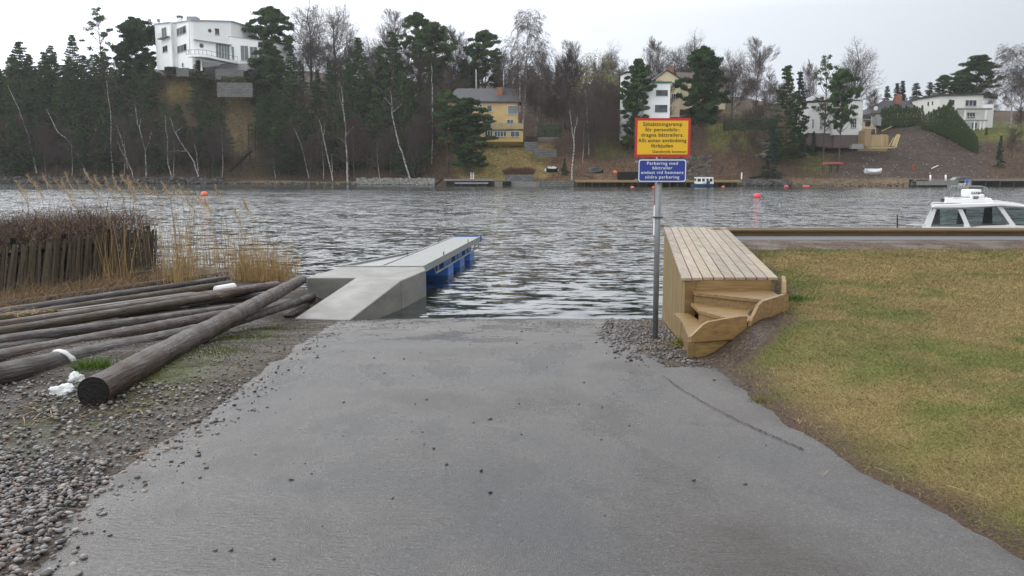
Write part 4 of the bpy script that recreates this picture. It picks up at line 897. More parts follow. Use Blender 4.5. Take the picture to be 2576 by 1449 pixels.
tuft(690, 828, 700, 0.3, 0.03, np.array([0.09, 0.10, 0.025]), 'mossy grass patch near the walkway foot')
# plumed reed stalks
PL = [(120, 160), (205, 115), (260, 170), (325, 110), (415, 145), (470, 155), (500, 100), (585, 160), (645, 90), (690, 190), (720, 115), (800, 135), (865, 145), (920, 120), (975, 130), (1045, 160), (1115, 185), (1175, 215), (1235, 170), (1320, 205), (1375, 200), (1440, 230), (1500, 250), (1640, 190), (150, 220), (1255, 220), (990, 225), (895, 200), (830, 220), (1560, 290), (1860, 310), (1420, 290), (530, 270), (1790, 370)]
def reed_stalk(px, py, i):
    Yb = 24.5 + (i * 7 % 10) * 0.35; top = atY(px, py, Yb); bs0 = Vector((top.x + random.uniform(0.15, 0.6), Yb, max(0.0, g1(top.x, Yb)) - 0.05))
    r = thing('reed_stalk', 'dry reed stalk with a feathery tan plume above the thicket', 'reed', bs0, 'plumed reed stalks by the plank fence')
    t = MB(); t.c = (0.9, 0.85, 0.7); neck = top + Vector((random.uniform(0.12, 0.26), 0, -random.uniform(0.26, 0.40))); mid = bs0.lerp(neck, 0.6) + Vector((0.06, 0, 0)); bs0.x = bs0.x + 0.0
    t.tube([bs0, mid, neck, top], [0.007, 0.006, 0.004, 0.002], 5); t.build('stem', MT['reedstem'], r)
    m = 95; s_ = RNG.random(m); P0 = np.array(neck)[None] * (1 - s_[:, None]) + np.array(top)[None] * s_[:, None]; P0[:, 0] -= 0.04 * np.sin(s_ * 3.1)
    D = np.stack([0.1 + 0.9 * RNG.random(m) - 0.5 * s_, (RNG.random(m) - 0.5) * 0.8, 0.25 - 0.9 * RNG.random(m) + 0.5 * s_], -1)
    o = ribbons('plume', P0 - 0, D, (0.10 + 0.16 * RNG.random(m)) * (1 - 0.45 * s_), np.full(m, 0.006), colv(np.array([0.46, 0.335, 0.19]), m, 0.7, 1.2), MT['straw'], 0.3, 2, parent=r)
    o.data.transform(Matrix.Translation(-Vector(bs0)))
MT['reedstem'] = M('reed_stem', (0.33, 0.24, 0.11), (0.25, 0.18, 0.08), 0.7, 5)
for i, (a_, b_) in enumerate(PL): reed_stalk(a_ * 0.3298, 402.5 + b_ * 0.3298, i)

# ------------------------------------------------------------------ motor boat behind the quay
BY = 23.6
BA = math.atan(0.47); NB = Vector((math.sin(BA), math.cos(BA), 0)); LB = Vector((math.cos(BA), -math.sin(BA), 0)); PB0 = atY(2340, 540, BY + 0.4)
def bp2(cx_, cy_, Y=BY):
    d = ray(2276.6 + 0.11621 * cx_, 452.8 + 0.11621 * cy_); k = (PB0 + NB * (Y - BY) - CAM).dot(NB) / d.dot(NB); return CAM + d * k
boat = thing('cabin_boat', 'white cabin motor boat with radar dome moored behind the quay', 'motor boat', bp2(1400, 1500))
MT['gel'] = M('gelcoat', (0.80, 0.80, 0.79), (0.76, 0.765, 0.76), 0.25, 2, coat=0.3)
def glassmat():
    m, nt, b = newmat('tinted_glass'); g = N(nt, 'ShaderNodeBsdfGlossy', i_Roughness=0.02); tr = N(nt, 'ShaderNodeBsdfTransparent'); tr.inputs['Color'].default_value = (0.60, 0.66, 0.66, 1)
    fr = N(nt, 'ShaderNodeFresnel', i_IOR=1.5); mx = N(nt, 'ShaderNodeMixShader'); nt.links.new(fr.outputs[0], mx.inputs[0]); nt.links.new(tr.outputs[0], mx.inputs[1]); nt.links.new(g.outputs[0], mx.inputs[2])
    nt.nodes.remove(b); nt.links.new(mx.outputs[0], nt.nodes['Material Output'].inputs['Surface']); return m
MT['glass'] = glassmat()
XR = bp2(3250, 800).x
def W_(poly): return [bp2(*p) for p in poly]
fram = [[(420, 1040), (620, 600), (690, 600), (548, 1040)], [(548, 1015), (1290, 1015), (1290, 1040), (540, 1040)], [(1130, 600), (1235, 600), (1410, 1000), (1440, 1040), (1280, 1040), (1275, 930)],
        [(620, 590), (1240, 600), (1240, 628), (680, 630)], [(1230, 598), (1990, 548), (1985, 575), (1240, 628)], [(1985, 545), (2085, 545), (2400, 985), (2440, 1040), (2240, 1040), (2262, 950)],
        [(1400, 1003), (2262, 965), (2262, 1040), (1400, 1040)], [(2080, 540), (2600, 575), (2900, 640), (2900, 660), (2576, 612), (2090, 575)], [(2400, 985), (3300, 985), (3300, 1040), (2430, 1040)], [(2820, 630), (2910, 640), (3330, 990), (3340, 1040), (3180, 1040)]]
bk = MB()
for k, poly in enumerate(fram): bk.prism(W_(poly), NB * (0.05 + 0.002 * k))
bk.build('cabin_frame', MT['gel'], boat); bk = MB()
for k, poly in enumerate(fram): bk.prism([p + NB * 1.9 for p in W_(poly)], NB * (0.05 + 0.002 * k))
bk.build('cabin_frame', MT['gel'], boat)
for wn in ([(690, 628), (1130, 628), (1272, 930), (1275, 1016), (552, 1016)], [(1240, 626), (1985, 573), (2262, 950), (2262, 966), (1410, 1003)], [(2090, 575), (2576, 612), (2820, 650), (3240, 985), (2400, 985)]):
    t = MB(); t.prism([p + NB * (0.02) for p in W_(wn)], NB * 0.006); t.build('window', MT['glass'], boat)
# far cabin side with its own smaller windows: a liner panel round rounded openings
MT['liner'] = M('cabin_liner', (0.16, 0.15, 0.16), (0.14, 0.14, 0.15), 0.8)
for (x0, x1) in ((560, 790), (1175, 1400), (1770, 2010)):
    lin = MB(); lin.prism([p + NB * (1.86) for p in W_([(x0, 1030), (x1, 1030), (x1, 625), (x0 + 60, 625)])], NB * 0.03); lin.build('liner', MT['liner'], boat)

t = MB(); prof_ = [(565, 590), (640, 528), (1200, 512), (1650, 500), (2130, 484), (2576, 545), (2950, 620), (2930, 655), (2576, 590), (2100, 560), (1230, 602), (600, 600)]
t.prism([p + NB * (-0.12) for p in W_(prof_)], NB * 2.3); t.build('roof', MT['gel'], boat, bevel=0.03)
t = MB(); t.prism([p + NB * (0.4) for p in W_([(850, 520), (880, 400), (1890, 400), (1965, 515)])], NB * 1.3); t.build('roof_box', MT['gel'], boat, bevel=0.03)
c_ = bp2(1430, 300, BY + 1.0); rd = 0.26
t = MB(); zb_ = bp2(1430, 372, BY + 1.0).z; zt_ = bp2(1430, 195, BY + 1.0).z; hh = zt_ - zb_
t.lathe((c_.x, c_.y, zb_), [(rd * 0.8, 0), (rd, hh * 0.25), (rd * 0.99, hh * 0.8), (rd * 0.9, hh * 0.96), (rd * 0.4, hh)], 28); rdm = t.build('radar_dome', MT['gel'], boat, smooth=True)
t_ = text_obj(['GARMIN'], 0.088, M('marine_grey', (0.03, 0.03, 0.04), None, 0.5), rdm, Vector((c_.x + 0.04, c_.y - rd - 0.004, zb_ + hh * 0.52)) - Vector(boat.location), bold=0.02, name='lettering')
t = MB()
for yy in (0.5, 1.55):
    for (a_, b_) in ((960, 1150), (1040, 1150)): pass
    t.tube([bp2(965, 390) + NB * (yy), bp2(985, 220) + NB * (yy), bp2(1040, 155) + NB * (yy), bp2(1120, 150) + NB * (yy), bp2(1720, 152) + NB * (yy), bp2(1790, 170) + NB * (yy), bp2(1820, 240) + NB * (yy), bp2(1840, 400) + NB * (yy)], 0.014, 8)
t.tube([bp2(1000, 350) + NB * (.5), bp2(1000, 350) + NB * (1.55)], 0.012, 6)
t.build('roof_arch', MT['galv'], boat, smooth=True)
t = MB(); t.tube([bp2(610, 505), bp2(1200, 512)], 0.012, 8)
for cx_ in (790, 985, 1185): t.tube([bp2(cx_, 508), bp2(cx_, 548)], 0.010, 6)
t.build('roof_rail', MT['galv'], boat)
for cx_ in (1110, 1185): t = MB(); p = bp2(cx_, 348) + NB * (0.35); t.lathe(p, [(0.03, 0.12), (0.045, 0.0), (0.038, -0.01)], 14, 'y'); t.build('horn', MT['galv'], boat, smooth=True)
t = MB(); p = bp2(1565, 385); t.box(p.x - 0.10, p.x + 0.10, p.y + 0.1, p.y + 0.2, p.z - 0.055, p.z + 0.055); sl = t.build('searchlight', MT['gel'], boat, bevel=0.015)
t = MB(); t.box(p.x - 0.055, p.x + 0.08, p.y + 0.085, p.y + 0.098, p.z - 0.04, p.z + 0.04); t.build('lens', M('lamp_lens', (0.25, 0.27, 0.3), (0.05, 0.05, 0.06), 0.1, 20), sl)
t = MB(); p = bp2(1690, 350) + NB * (0.3); t.lathe(p, [(0.02, 0.15), (0.06, 0.0), (0.05, -0.01)], 16, 'y'); t.build('loudhailer', MT['gel'], boat, smooth=True)
t = MB(); p = bp2(848, 440); t.box(p.x - 0.035, p.x + 0.035, p.y + 0.05, p.y + 0.15, p.z - 0.05, p.z + 0.05); t.build('side_light', MT['dark'], boat)
t = MB(); t.tube([bp2(1430, 1005) + NB * (-0.03), bp2(1660, 968) + NB * (-0.03), bp2(2190, 958) + NB * (-0.03)], 0.012, 6); t.build('wiper', MT['black'], boat)
t = MB(); t.tube([bp2(2420, 962) + NB * (-0.03), bp2(2760, 975) + NB * (-0.03)], 0.012, 6); t.build('wiper', MT['black'], boat)
t = MB(); t.tube([bp2(20, 970), bp2(250, 965), bp2(440, 970)], 0.012, 6); t.build('stern_rail', MT['gel'], boat)
t = MB(); p = bp2(1400, 60, BY + 1.6); t.tube([bp2(1430, 152, BY + 1.6), bp2(1430, -30, BY + 1.6)], 0.012, 6); mast = t.build('mast', MT['galv'], boat)
t = MB(); p = bp2(1390, 95, BY + 1.55); t.box(p.x - 0.05, p.x + 0.05, p.y, p.y + 0.08, p.z - 0.045, p.z + 0.045); t.box(p.x - 0.02, p.x + 0.1, p.y + 0.09, p.y + 0.2, p.z - 0.06, p.z + 0.14); t.build('navigation_lamp', M('lamp_housing', (0.03, 0.03, 0.035), (0.45, 0.45, 0.45), 0.4, 14), mast, bevel=0.01)
t = MB(); pts = [bp2(1330, -10, BY + 1.5), bp2(1380, 0, BY + 1.5), bp2(1350, 60, BY + 1.5), bp2(1305, 140, BY + 1.5), bp2(1225, 140, BY + 1.5), bp2(1290, 60, BY + 1.5)]
t.prism(pts, (0, 0.03, 0)); t.m = 1; t.prism([bp2(1300, 60, BY + 1.49), bp2(1325, 60, BY + 1.49), bp2(1275, 140, BY + 1.49), bp2(1250, 140, BY + 1.49)], (0, -0.01, 0))
t.build('flag', [MT['blue'], MT['yellow_sign']], mast)
# hull below the quay line
hp0 = bp2(-250, 1000); Ln = (bp2(4600, 1000) - hp0).length
t = MB(); t.fr = Matrix.Translation(hp0 + NB * 0.95) @ Matrix.Rotation(-BA, 4, 'Z'); t.fr.translation.z = -0.35; hull(t, Ln, 2.6, 1.5, 18, 0.8); hl = t.build('hull', MT['gel'], boat, smooth=True)
t = MB(); t.prism([bp2(380, 1075) - NB * 0.1, bp2(3900, 1075) - NB * 0.1, bp2(3900, 1075) + NB * 2.0, bp2(380, 1075) + NB * 2.0], (0, 0, -0.05)); t.build('boat_deck', MT['gel'], boat)

# ------------------------------------------------------------------ buoys
def buoy(label, px, py, rpx, mat, tall=0.8, stick=False, ropes=False):
    p = atZ(px, py, 0); r = rpx * p.y / F
    o = thing('mooring_buoy', label, 'buoy', p)
    t = MB(); t.lathe(p + Vector((0, 0, r * (tall - 0.35))), [(r * 0.3, -r * tall), (r * 0.8, -r * tall * 0.75), (r, -r * 0.15), (r * 0.95, r * 0.3 * tall), (r * 0.7, r * 0.72 * tall), (r * 0.25, r * 0.95 * tall)], 16); t.build('float', MT[mat], o, smooth=True)
    t = MB(); t.tube([p + Vector((0, 0, r * (2 * tall - 0.6))), p + Vector((0, 0, r * (2 * tall + (1.6 if stick else 0.1))))], max(0.02, r * 0.08), 6); t.build('stick', MT['dark'], o)
    if ropes:
        t = MB(); t.tube([p + Vector((-r * 2.2, 0, r * 0.4)), p + Vector((-r, 0, r * 0.5)), p + Vector((r, 0, r * 0.5)), p + Vector((r * 2.0, 0, 0.05))], r * 0.1, 6); t.build('rope', MT['dark'], o)
buoy('orange buoy floating behind the plumed reeds on the left', 514, 493, 8.5, 'orange', 0.85, True)
buoy('large pink buoy alone in mid lake right of the sign', 1904.4, 498, 9, 'pink', 0.85, False, True)
buoy('orange buoy left of the sign post off the timber dock', 1591, 472.5, 5, 'orange', 0.6, True)
buoy('orange buoy just behind the sign post', 1644, 472.5, 4.5, 'orange', 0.6)
buoy('orange buoy right of the blue hulled boat', 1819, 471.5, 4, 'orange', 0.7)
buoy('pink buoy nearest the canoe side, alone', 1978, 470, 5.2, 'pink', 0.6, True)
buoy('left one of the touching pair of coral buoys', 2023.5, 469.3, 4.5, 'orange', 0.6)
buoy('right one of the touching pair of coral buoys', 2031.5, 470, 5.0, 'pink', 0.6)
buoy('small orange buoy closest to the beach, left of its neighbour', 2070, 465.4, 3.8, 'orange', 0.6, True)
buoy('small orange buoy below the white rowing boat', 2086, 466, 3.8, 'orange', 0.6, True)
buoy('pink buoy off the grey jetty above the cabin boat bow', 2493, 467.3, 4.6, 'pink', 0.6)
buoy('orange buoy off the grey jetty at the far right', 2509.5, 466.3, 4.2, 'orange', 0.6, True)
# ================================================================== FAR SHORE
TPX = [-900, -300, 0, 300, 440, 500, 600, 700, 780, 900, 1000, 1100, 1200, 1320, 1400, 1500, 1600, 1750, 1850, 1950, 2050, 2150, 2250, 2320, 2420, 2500, 2576, 2900, 3500]
TS = [0, 3, 8, 18, 30, 45, 70, 120, 330]
TPY = {-900: [462, 455, 440, 380, 320, 270, 230, 220], -300: [462, 455, 440, 380, 320, 270, 230, 220], 0: [462, 455, 442, 385, 325, 270, 230, 215], 300: [462, 455, 438, 375, 300, 240, 205, 195],
 440: [463, 455, 435, 365, 275, 186, 176, 170], 500: [463, 455, 435, 355, 262, 180, 172, 168], 600: [463, 455, 435, 365, 280, 200, 178, 168], 700: [463, 456, 437, 375, 305, 225, 195, 185],
 780: [463, 457, 442, 390, 322, 250, 205, 180], 900: [464, 458, 442, 392, 335, 275, 222, 195], 1000: [465, 458, 445, 400, 348, 292, 240, 200], 1100: [466, 458, 440, 392, 354, 300, 250, 210],
 1200: [466, 455, 428, 372, 352, 305, 250, 210], 1320: [466, 455, 425, 372, 345, 305, 255, 210], 1400: [466, 458, 430, 380, 325, 303, 255, 210], 1500: [467, 458, 430, 392, 345, 300, 250, 210],
 1600: [467, 458, 430, 382, 348, 310, 260, 222], 1750: [467, 458, 425, 365, 328, 300, 260, 232], 1850: [468, 460, 425, 355, 322, 298, 270, 245], 1950: [468, 460, 438, 395, 350, 312, 285, 262],
 2050: [468, 460, 442, 408, 374, 335, 295, 268], 2150: [469, 461, 443, 412, 371, 345, 305, 275], 2250: [469, 461, 442, 408, 368, 325, 305, 278], 2320: [469, 461, 443, 408, 362, 318, 303, 278],
 2420: [469, 461, 445, 412, 375, 328, 303, 278], 2500: [469, 462, 447, 415, 376, 325, 305, 278], 2576: [469, 462, 447, 412, 372, 322, 303, 278], 2900: [469, 462, 447, 412, 372, 322, 303, 278], 3500: [469, 462, 447, 412, 372, 322, 303, 278]}
SHY = [atZ(1288, TPY[p][0], 0).y for p in TPX]
def shY(px): return float(np.interp(px, TPX, SHY))
TZ = []
for p, y0 in zip(TPX, SHY):
    row = [atY(1288, py, y0 + s).z for py, s in zip(TPY[p], TS)]; row[0] = 0.0; row.append(row[-1] + 2); TZ.append(row)
TZ = np.array(TZ)
def tz(px, S):
    px = np.asarray(px, float); S = np.asarray(S, float)
    i = np.clip(np.searchsorted(TPX, px) - 1, 0, len(TPX) - 2); a = np.array(TPX, float); t = np.clip((px - a[i]) / (a[i + 1] - a[i]), 0, 1); t = t * t * (3 - 2 * t)
    j = np.clip(np.searchsorted(TS, S) - 1, 0, len(TS) - 2); b = np.array(TS, float); u = np.clip((S - b[j]) / (b[j + 1] - b[j]), 0, 1)
    z = (TZ[i, j] * (1 - t) + TZ[i + 1, j] * t) * (1 - u) + (TZ[i, j + 1] * (1 - t) + TZ[i + 1, j + 1] * t) * u
    return z + 0.7 * (fbm(px * 0.09, S, 0.12, 61) - 0.5) * np.clip(S / 6, 0, 1)
def TX(px, Y): return (px - CX) / F * Y / 1.0085
def TP(px, S): Y = shY(px) + S; return Vector((TX(px, Y), Y, float(tz(px, S))))
tp_ = np.concatenate([np.arange(-900, -200, 40), np.arange(-200, 2800, 7), np.arange(2800, 3500, 40)]); ts_ = np.concatenate([[-6], np.arange(0, 60, 0.8), np.arange(60, 130, 4), np.arange(130, 331, 25)])
TPg, TSg = np.meshgrid(tp_, ts_); SHg = np.interp(TPg, TPX, SHY); Yg = SHg + TSg; Xg = TX(TPg, Yg); Zg = np.where(TSg < 0, -2.0, tz(TPg, np.maximum(TSg, 0)))
Yg = Yg + np.where(TSg <= 3, 1.5 * (fbm(TPg, TSg * 0, 0.05, 62) - 0.5), 0)
nA = fbm(Xg, Yg, 0.12, 63); nB = fbm(Xg, Yg, 0.7, 64)
leafc = np.array([0.078, 0.050, 0.034]); lawnc = np.array([0.19, 0.145, 0.055]); grn = np.array([0.115, 0.12, 0.035]); soilc = np.array([0.066, 0.049, 0.040]); sandc = np.array([0.17, 0.12, 0.075]); forest = np.array([0.060, 0.044, 0.028])
def box_(px, a, b, w=14): return sstep(a - w, a + w, px) * sstep(b + w, b - w, px)
C_ = forest + (leafc - forest) * sstep(900, 1100, TPg)[..., None]
def put(col, wgt):
    global C_
    C_ = C_ * (1 - wgt[..., None]) + col * wgt[..., None]
wob = TPg + 40 * (nA - 0.5)
put(lawnc, box_(wob, 1150, 1395) * box_(TSg + 6 * (nA - 0.5), 3.5, 21, 1.5)); put(grn * 0.9, box_(wob, 1500, 1600) * box_(TSg, 16, 34, 2)); put(lawnc * 0.9, box_(wob, 430, 520) * box_(TSg, 33, 48, 3)); put(np.array([0.15, 0.115, 0.06]), box_(wob, 560, 650) * box_(TSg, 14, 38, 2) * 0.9)
put(grn, box_(wob, 1780, 1960) * box_(TSg, 16, 60, 3) * sstep(0.4, 0.55, nA)); put(grn * 0.8, box_(wob, 2010, 2080) * box_(TSg, 10, 28, 3) * 0.7)
put(soilc, box_(wob, 2085, 2480) * box_(TSg, 7, 60, 1.5)); put(grn, box_(wob, 2415, 3600) * box_(TSg, 36, 70, 1.5)); put(sandc, sstep(1950, 2000, TPg) * box_(TSg + 3 * (nB - 0.5), 0, 6.5, 0.8) * 0.8)
put(np.array([0.125, 0.080, 0.05]), box_(wob, 1380, 1700) * box_(TSg, 2, 15, 1)); put(np.array([0.20, 0.15, 0.085]), sstep(560, 700, TPg) * sstep(1090, 1050, TPg) * box_(TSg, 0, 3.2, 0.6)); put(np.array([0.17, 0.155, 0.14]), box_(wob, 1345, 1400) * box_(TSg, 24, 40, 3) * 0.8)
C_ = C_ * (0.6 + 0.8 * nB[..., None])
MT['hill'] = attrmat('hill_ground', 0.9, 0.15, scale=1.6, amp=0.45)
tag(gridmesh('hillside', Xg, Yg, Zg, MT['hill'], C_), kind='structure')

# ------------------------------------------------------------------ tree generators (unit: metres, rooted at the origin)
def quads(P, U, V_, col, name, mat, parent=None):
    n = len(P); V = np.stack([P - U - V_, P + U - V_ * 0.6, P + U * 0.8 + V_, P - U * 0.7 + V_ * 0.8], 1).reshape(-1, 3)
    return npmesh(name, V, np.arange(4 * n).reshape(-1, 4), mat, np.repeat(col, 4, 0), parent)
def rdir(n):
    v = RNG.standard_normal((n, 3)); return v / np.linalg.norm(v, axis=1, keepdims=True)
def segmesh(name, S_, mat, sides=3, parent=None, col=None):
    P0 = np.array([s[0] for s in S_]); P1 = np.array([s[1] for s in S_]); R0 = np.array([s[2] for s in S_]); R1 = np.array([s[3] for s in S_])
    D = P1 - P0; D /= np.linalg.norm(D, axis=1, keepdims=True) + 1e-9; A = np.cross(D, np.array([0.3, 0.2, 1.0])); A /= np.linalg.norm(A, axis=1, keepdims=True) + 1e-9; B = np.cross(D, A)
    rows = []
    for P, R in ((P0, R0), (P1, R1)):
        for j in range(sides):
            t = 2 * math.pi * j / sides; rows.append(P + (A * math.cos(t) + B * math.sin(t)) * R[:, None])
    V = np.stack(rows, 1).reshape(-1, 3); f = np.array([[j, (j + 1) % sides, sides + (j + 1) % sides, sides + j] for j in range(sides)])[None] + (np.arange(len(S_)) * 2 * sides)[:, None, None]
    return npmesh(name, V, f.reshape(-1, 4), mat, None if col is None else np.repeat(col, 2 * sides, 0), parent, True)
MT['bark_pine'] = M('pine_bark', (0.12, 0.075, 0.05), (0.06, 0.045, 0.035), 0.9, 2)
MT['bark_grey'] = M('grey_bark', (0.10, 0.085, 0.075), (0.06, 0.05, 0.045), 0.9, 3)
def birchbark():
    m, nt, b = newmat('birch_bark'); v = coords(nt, (1, 1, 2.5)); n = N(nt, 'ShaderNodeTexNoise', i_Scale=2.2, i_Detail=4.0); nt.links.new(v, n.inputs['Vector'])
    nt.links.new(ramp(nt, n.outputs['Fac'], [(0.42, (0.06, 0.055, 0.05)), (0.5, (0.42, 0.40, 0.38)), (0.7, (0.52, 0.5, 0.48))]), b.inputs['Base Color']); b.inputs['Roughness'].default_value = 0.8; return m
MT['bark_birch'] = birchbark()
MT['twigdark'] = M('bare_twigs', (0.088, 0.058, 0.043), (0.06, 0.042, 0.034), 0.9, 1)
MT['twiglight'] = M('bare_birch_twigs', (0.085, 0.062, 0.055), (0.06, 0.045, 0.04), 0.9, 1)
G1 = np.array([0.053, 0.086, 0.031]); G2 = np.array([0.031, 0.056, 0.034])
def leaves(c, n, rx, rz, size, col, P, U, V_, C, flat=True):
    d = rdir(n); r = RNG.random(n) ** 0.45
    p = np.array(c)[None] + d * r[:, None] * np.array([rx, rx, rz]); u = rdir(n); v = rdir(n)
    s = size * (0.6 + 0.8 * RNG.random(n))[:, None]; P.append(p); U.append(u * s); V_.append(v * s * 0.38); C.append(np.repeat(col[None], n, 0) * (0.75 + 0.5 * RNG.random((n, 1))))
def conifer(label, style, h, R, base, seed, col=G1, leaf=0.20, dens=1.0, lean=0.0):
    """trunk > crown of many needle sprays on boughs"""
    rnd = random.Random(seed); root = thing('pine_tree' if style != 'spruce' else 'spruce_tree', label, 'tree', (0, 0, 0)); S_ = []; P, U, V_, C = [], [], [], []
    def tx(t): return Vector((lean * h * t * t + 0.15 * math.sin(t * 4 + seed), 0.12 * math.sin(t * 3 + seed * 2), t * h))
    k = 12; r0 = h * 0.0125
    for i in range(k): S_.append((tx(i / k), tx((i + 1) / k), r0 * (1 - 0.85 * i / k), r0 * (1 - 0.85 * (i + 1) / k)))
    if style in ('cone', 'spruce'):
        z = base * h
        while z < h * 0.985:
            t = (z / h - base) / (1 - base); prof_ = (1 - t) ** (0.75 if style == 'cone' else 0.95) * (min(1, 0.45 + t * 3.2) if style == 'cone' else 1.0)
            gap = 0.85 + 0.3 * rnd.random()
            for j in range(rnd.randint(4, 6)):
                a = rnd.uniform(0, 6.283); L_ = R * prof_ * rnd.uniform(0.6, 1.12) * (0.82 + 0.3 * math.sin(a * 2 + z * 0.5 + seed)) + 0.25; o = tx(z / h)
                rise = (0.25 - 0.35 * (1 - t)) if style == 'cone' else -0.35
                e = o + Vector((math.cos(a) * L_, math.sin(a) * L_, rise * L_ + (0.1 * L_)))
                S_.append((o, e, 0.045 * (1 - t) + 0.02, 0.012))
                m = max(2, int(L_ / 0.75))
                for q in range(m):
                    s_ = 0.28 + 0.74 * (q + 0.5) / m; c_ = o.lerp(e, s_); w_ = (0.42 + 0.42 * rnd.random()) * (1.1 - 0.45 * s_) * (1.0 if style == 'cone' else 0.8)
                    leaves((c_.x, c_.y, c_.z + (0.05 if style == 'cone' else -0.12)), int(17 * dens), w_ * 1.15, w_ * (0.34 if style == 'cone' else 0.45), leaf, col * rnd.uniform(0.7, 1.35), P, U, V_, C)
            z += gap * h / 30
    else:
        ncl = int((78 if style == 'round' else 44) * dens)
        for j in range(ncl):
            t = rnd.random() ** 0.8; a = rnd.uniform(0, 6.283); zz = base + (1 - base) * t
            rr = R * math.sqrt(max(0.03, math.sin(min(1, 0.12 + t * 0.9) * math.pi) ** 0.8)) * rnd.uniform(0.3, 1.05) * (0.85 + 0.25 * math.sin(a * 3 + seed))
            o = tx(max(base * 0.85, zz - 0.10)); e = Vector((o.x + rr * math.cos(a), o.y + rr * math.sin(a), zz * h))
            mid = o.lerp(e, 0.5) + Vector((0, 0, -0.08 * rr)); S_.append((o, mid, 0.11 * (1.1 - t), 0.06)); S_.append((mid, e, 0.06, 0.02))
            w_ = rnd.uniform(0.45, 1.0) * R / 4.6; cc_ = col * rnd.uniform(0.7, 1.4)
            for q in range(3 if style == 'round' else 2):
                leaves((e.x + rnd.uniform(-.7, .7) * w_, e.y + rnd.uniform(-.7, .7) * w_, e.z + rnd.uniform(-.25, .3)), int(46 * dens), w_, w_ * 0.40, leaf, cc_ * rnd.uniform(0.85, 1.15), P, U, V_, C)
        for j in range(9):
            zz = rnd.uniform(base * 0.4, base); a = rnd.uniform(0, 6.28); o = tx(zz); S_.append((o, o + Vector((math.cos(a) * 1.3, math.sin(a) * 1.3, -0.2)), 0.035, 0.01))
    segmesh('trunk', S_, MT['bark_pine'], 5, root)
    quads(np.concatenate(P), np.concatenate(U), np.concatenate(V_), np.concatenate(C), 'crown', MT['leaf'], root)
    root['h'] = h; return root
def bare(label, style, h, seed, bark='bark_grey', twig='twigdark', depth=6, name='bare_tree', tw=0.017, spread=1.0, path=None):
    rnd = random.Random(seed); root = thing(name, label, 'tree', (0, 0, 0)); T_ = []; K = []
    def grow(p, d, L_, r, lv):
        n = 3 if lv < 3 else 2; q = p
        droop = {'oak': 0.0, 'birch': -0.10, 'up': 0.04}[style]
        for i in range(n):
            d = (d + Vector((rnd.gauss(0, .16), rnd.gauss(0, .16), rnd.gauss(0.02, .10) + (droop * lv if lv > 2 else 0.05)))).normalized()
            e = q + d * (L_ / n); r2 = r * 0.84; (T_ if lv < 2 else K).append((q, e, max(r, tw), max(r2, tw * 0.8)))
            q = e; r = r2
            if lv < depth - 1 and (i > 0 or lv > 0):
                for _ in range({0: 1, 1: 2, 2: 2}.get(lv, 2)):
                    a = rnd.uniform(0, 6.283); sp = {'oak': 1.0, 'birch': 0.85, 'up': 0.65}[style] * spread
                    perp = d.orthogonal().normalized(); perp.rotate(Matrix.Rotation(a, 3, d)); dd = (d + perp * sp * rnd.uniform(0.7, 1.3)).normalized()
                    grow(q, dd, L_ * rnd.uniform(0.5, 0.72), r * 0.55, lv + 1)
        if lv < depth - 1:
            grow(q, (d + Vector((rnd.gauss(0, .2), rnd.gauss(0, .2), .1))).normalized(), L_ * 0.66, r * 0.9, lv + 1)
    if style == 'oak':
        q = Vector((0, 0, 0)); d = Vector((rnd.gauss(0, .04), 0, 1)).normalized()
        for i in range(8):
            e = q + (d + Vector((rnd.gauss(0, .07), rnd.gauss(0, .07), 0))).normalized() * h * 0.085; ra = h * 0.021 * (1 - 0.085 * i); T_.append((q, e, ra, ra * 0.92))
            if i >= 2:
                for _ in range(2):
                    a = rnd.uniform(0, 6.283); el = rnd.uniform(0.35, 0.9) + 0.12 * (i - 2); grow(q.lerp(e, rnd.random()), Vector((math.cos(a), math.sin(a), el)).normalized(), h * rnd.uniform(0.24, 0.34) * (1.1 - 0.06 * i), ra * 0.5, 1)
            q = e
        grow(q, d, h * 0.22, h * 0.009, 1)
    else:
        k = 14; prev = Vector((0, 0, 0)); d = Vector((0, 0, 1)); r0 = h * 0.0095
        for i in range(k):
            d = (d + Vector((rnd.gauss(0, .05), rnd.gauss(0, .05), .15))).normalized(); e = prev + d * (h / k * 0.96); ra = r0 * (1 - 0.88 * i / k); T_.append((prev, e, ra, r0 * (1 - 0.88 * (i + 1) / k)))
            if i >= (4 if style == 'birch' else 3):
                for _ in range(3):
                    a = rnd.uniform(0, 6.283); el = rnd.uniform(0.45, 1.0); L_ = h * 0.24 * spread * (1.15 - 0.75 * i / k) * rnd.uniform(0.6, 1.15)
                    grow(prev.lerp(e, rnd.random()), Vector((math.cos(a) * (1 - 0.3 * el), math.sin(a) * (1 - 0.3 * el), el)).normalized(), L_, ra * 0.4, 2)
            prev = e
    segmesh('trunk', T_, MT[bark], 6, root); segmesh('crown', K, MT[twig], 3, root); root['h'] = h; return root
def place(proto, px, S, top, label, first, wmul=1.0, rot=None, group=None):
    p = TP(px, S); topz = atY(px, top, p.y).z; h = topz - p.z; s = h / proto['h']
    rz = random.uniform(0, 6.28) if rot is None else rot
    if first not in USED: o = proto; USED.add(first); o.location = p; o.rotation_euler = (0, 0, rz); o.scale = (s * wmul, s * wmul, s); o['label'] = label
    else: o = dup(proto, p, rz, label, (s * wmul, s * wmul, s))
    if group: o['group'] = group
    elif 'group' in o.keys(): del o['group']
    return o
USED = set()
PR = {}
for i in range(4): PR['cone%d' % i] = conifer('x', 'cone', 20, [5.2, 6.0, 4.8, 6.4][i], [0.16, 0.06, 0.24, 0.10][i], 11 + i, G1 * [1, 0.85, 1.1, 0.9][i], dens=1.25, leaf=0.26)
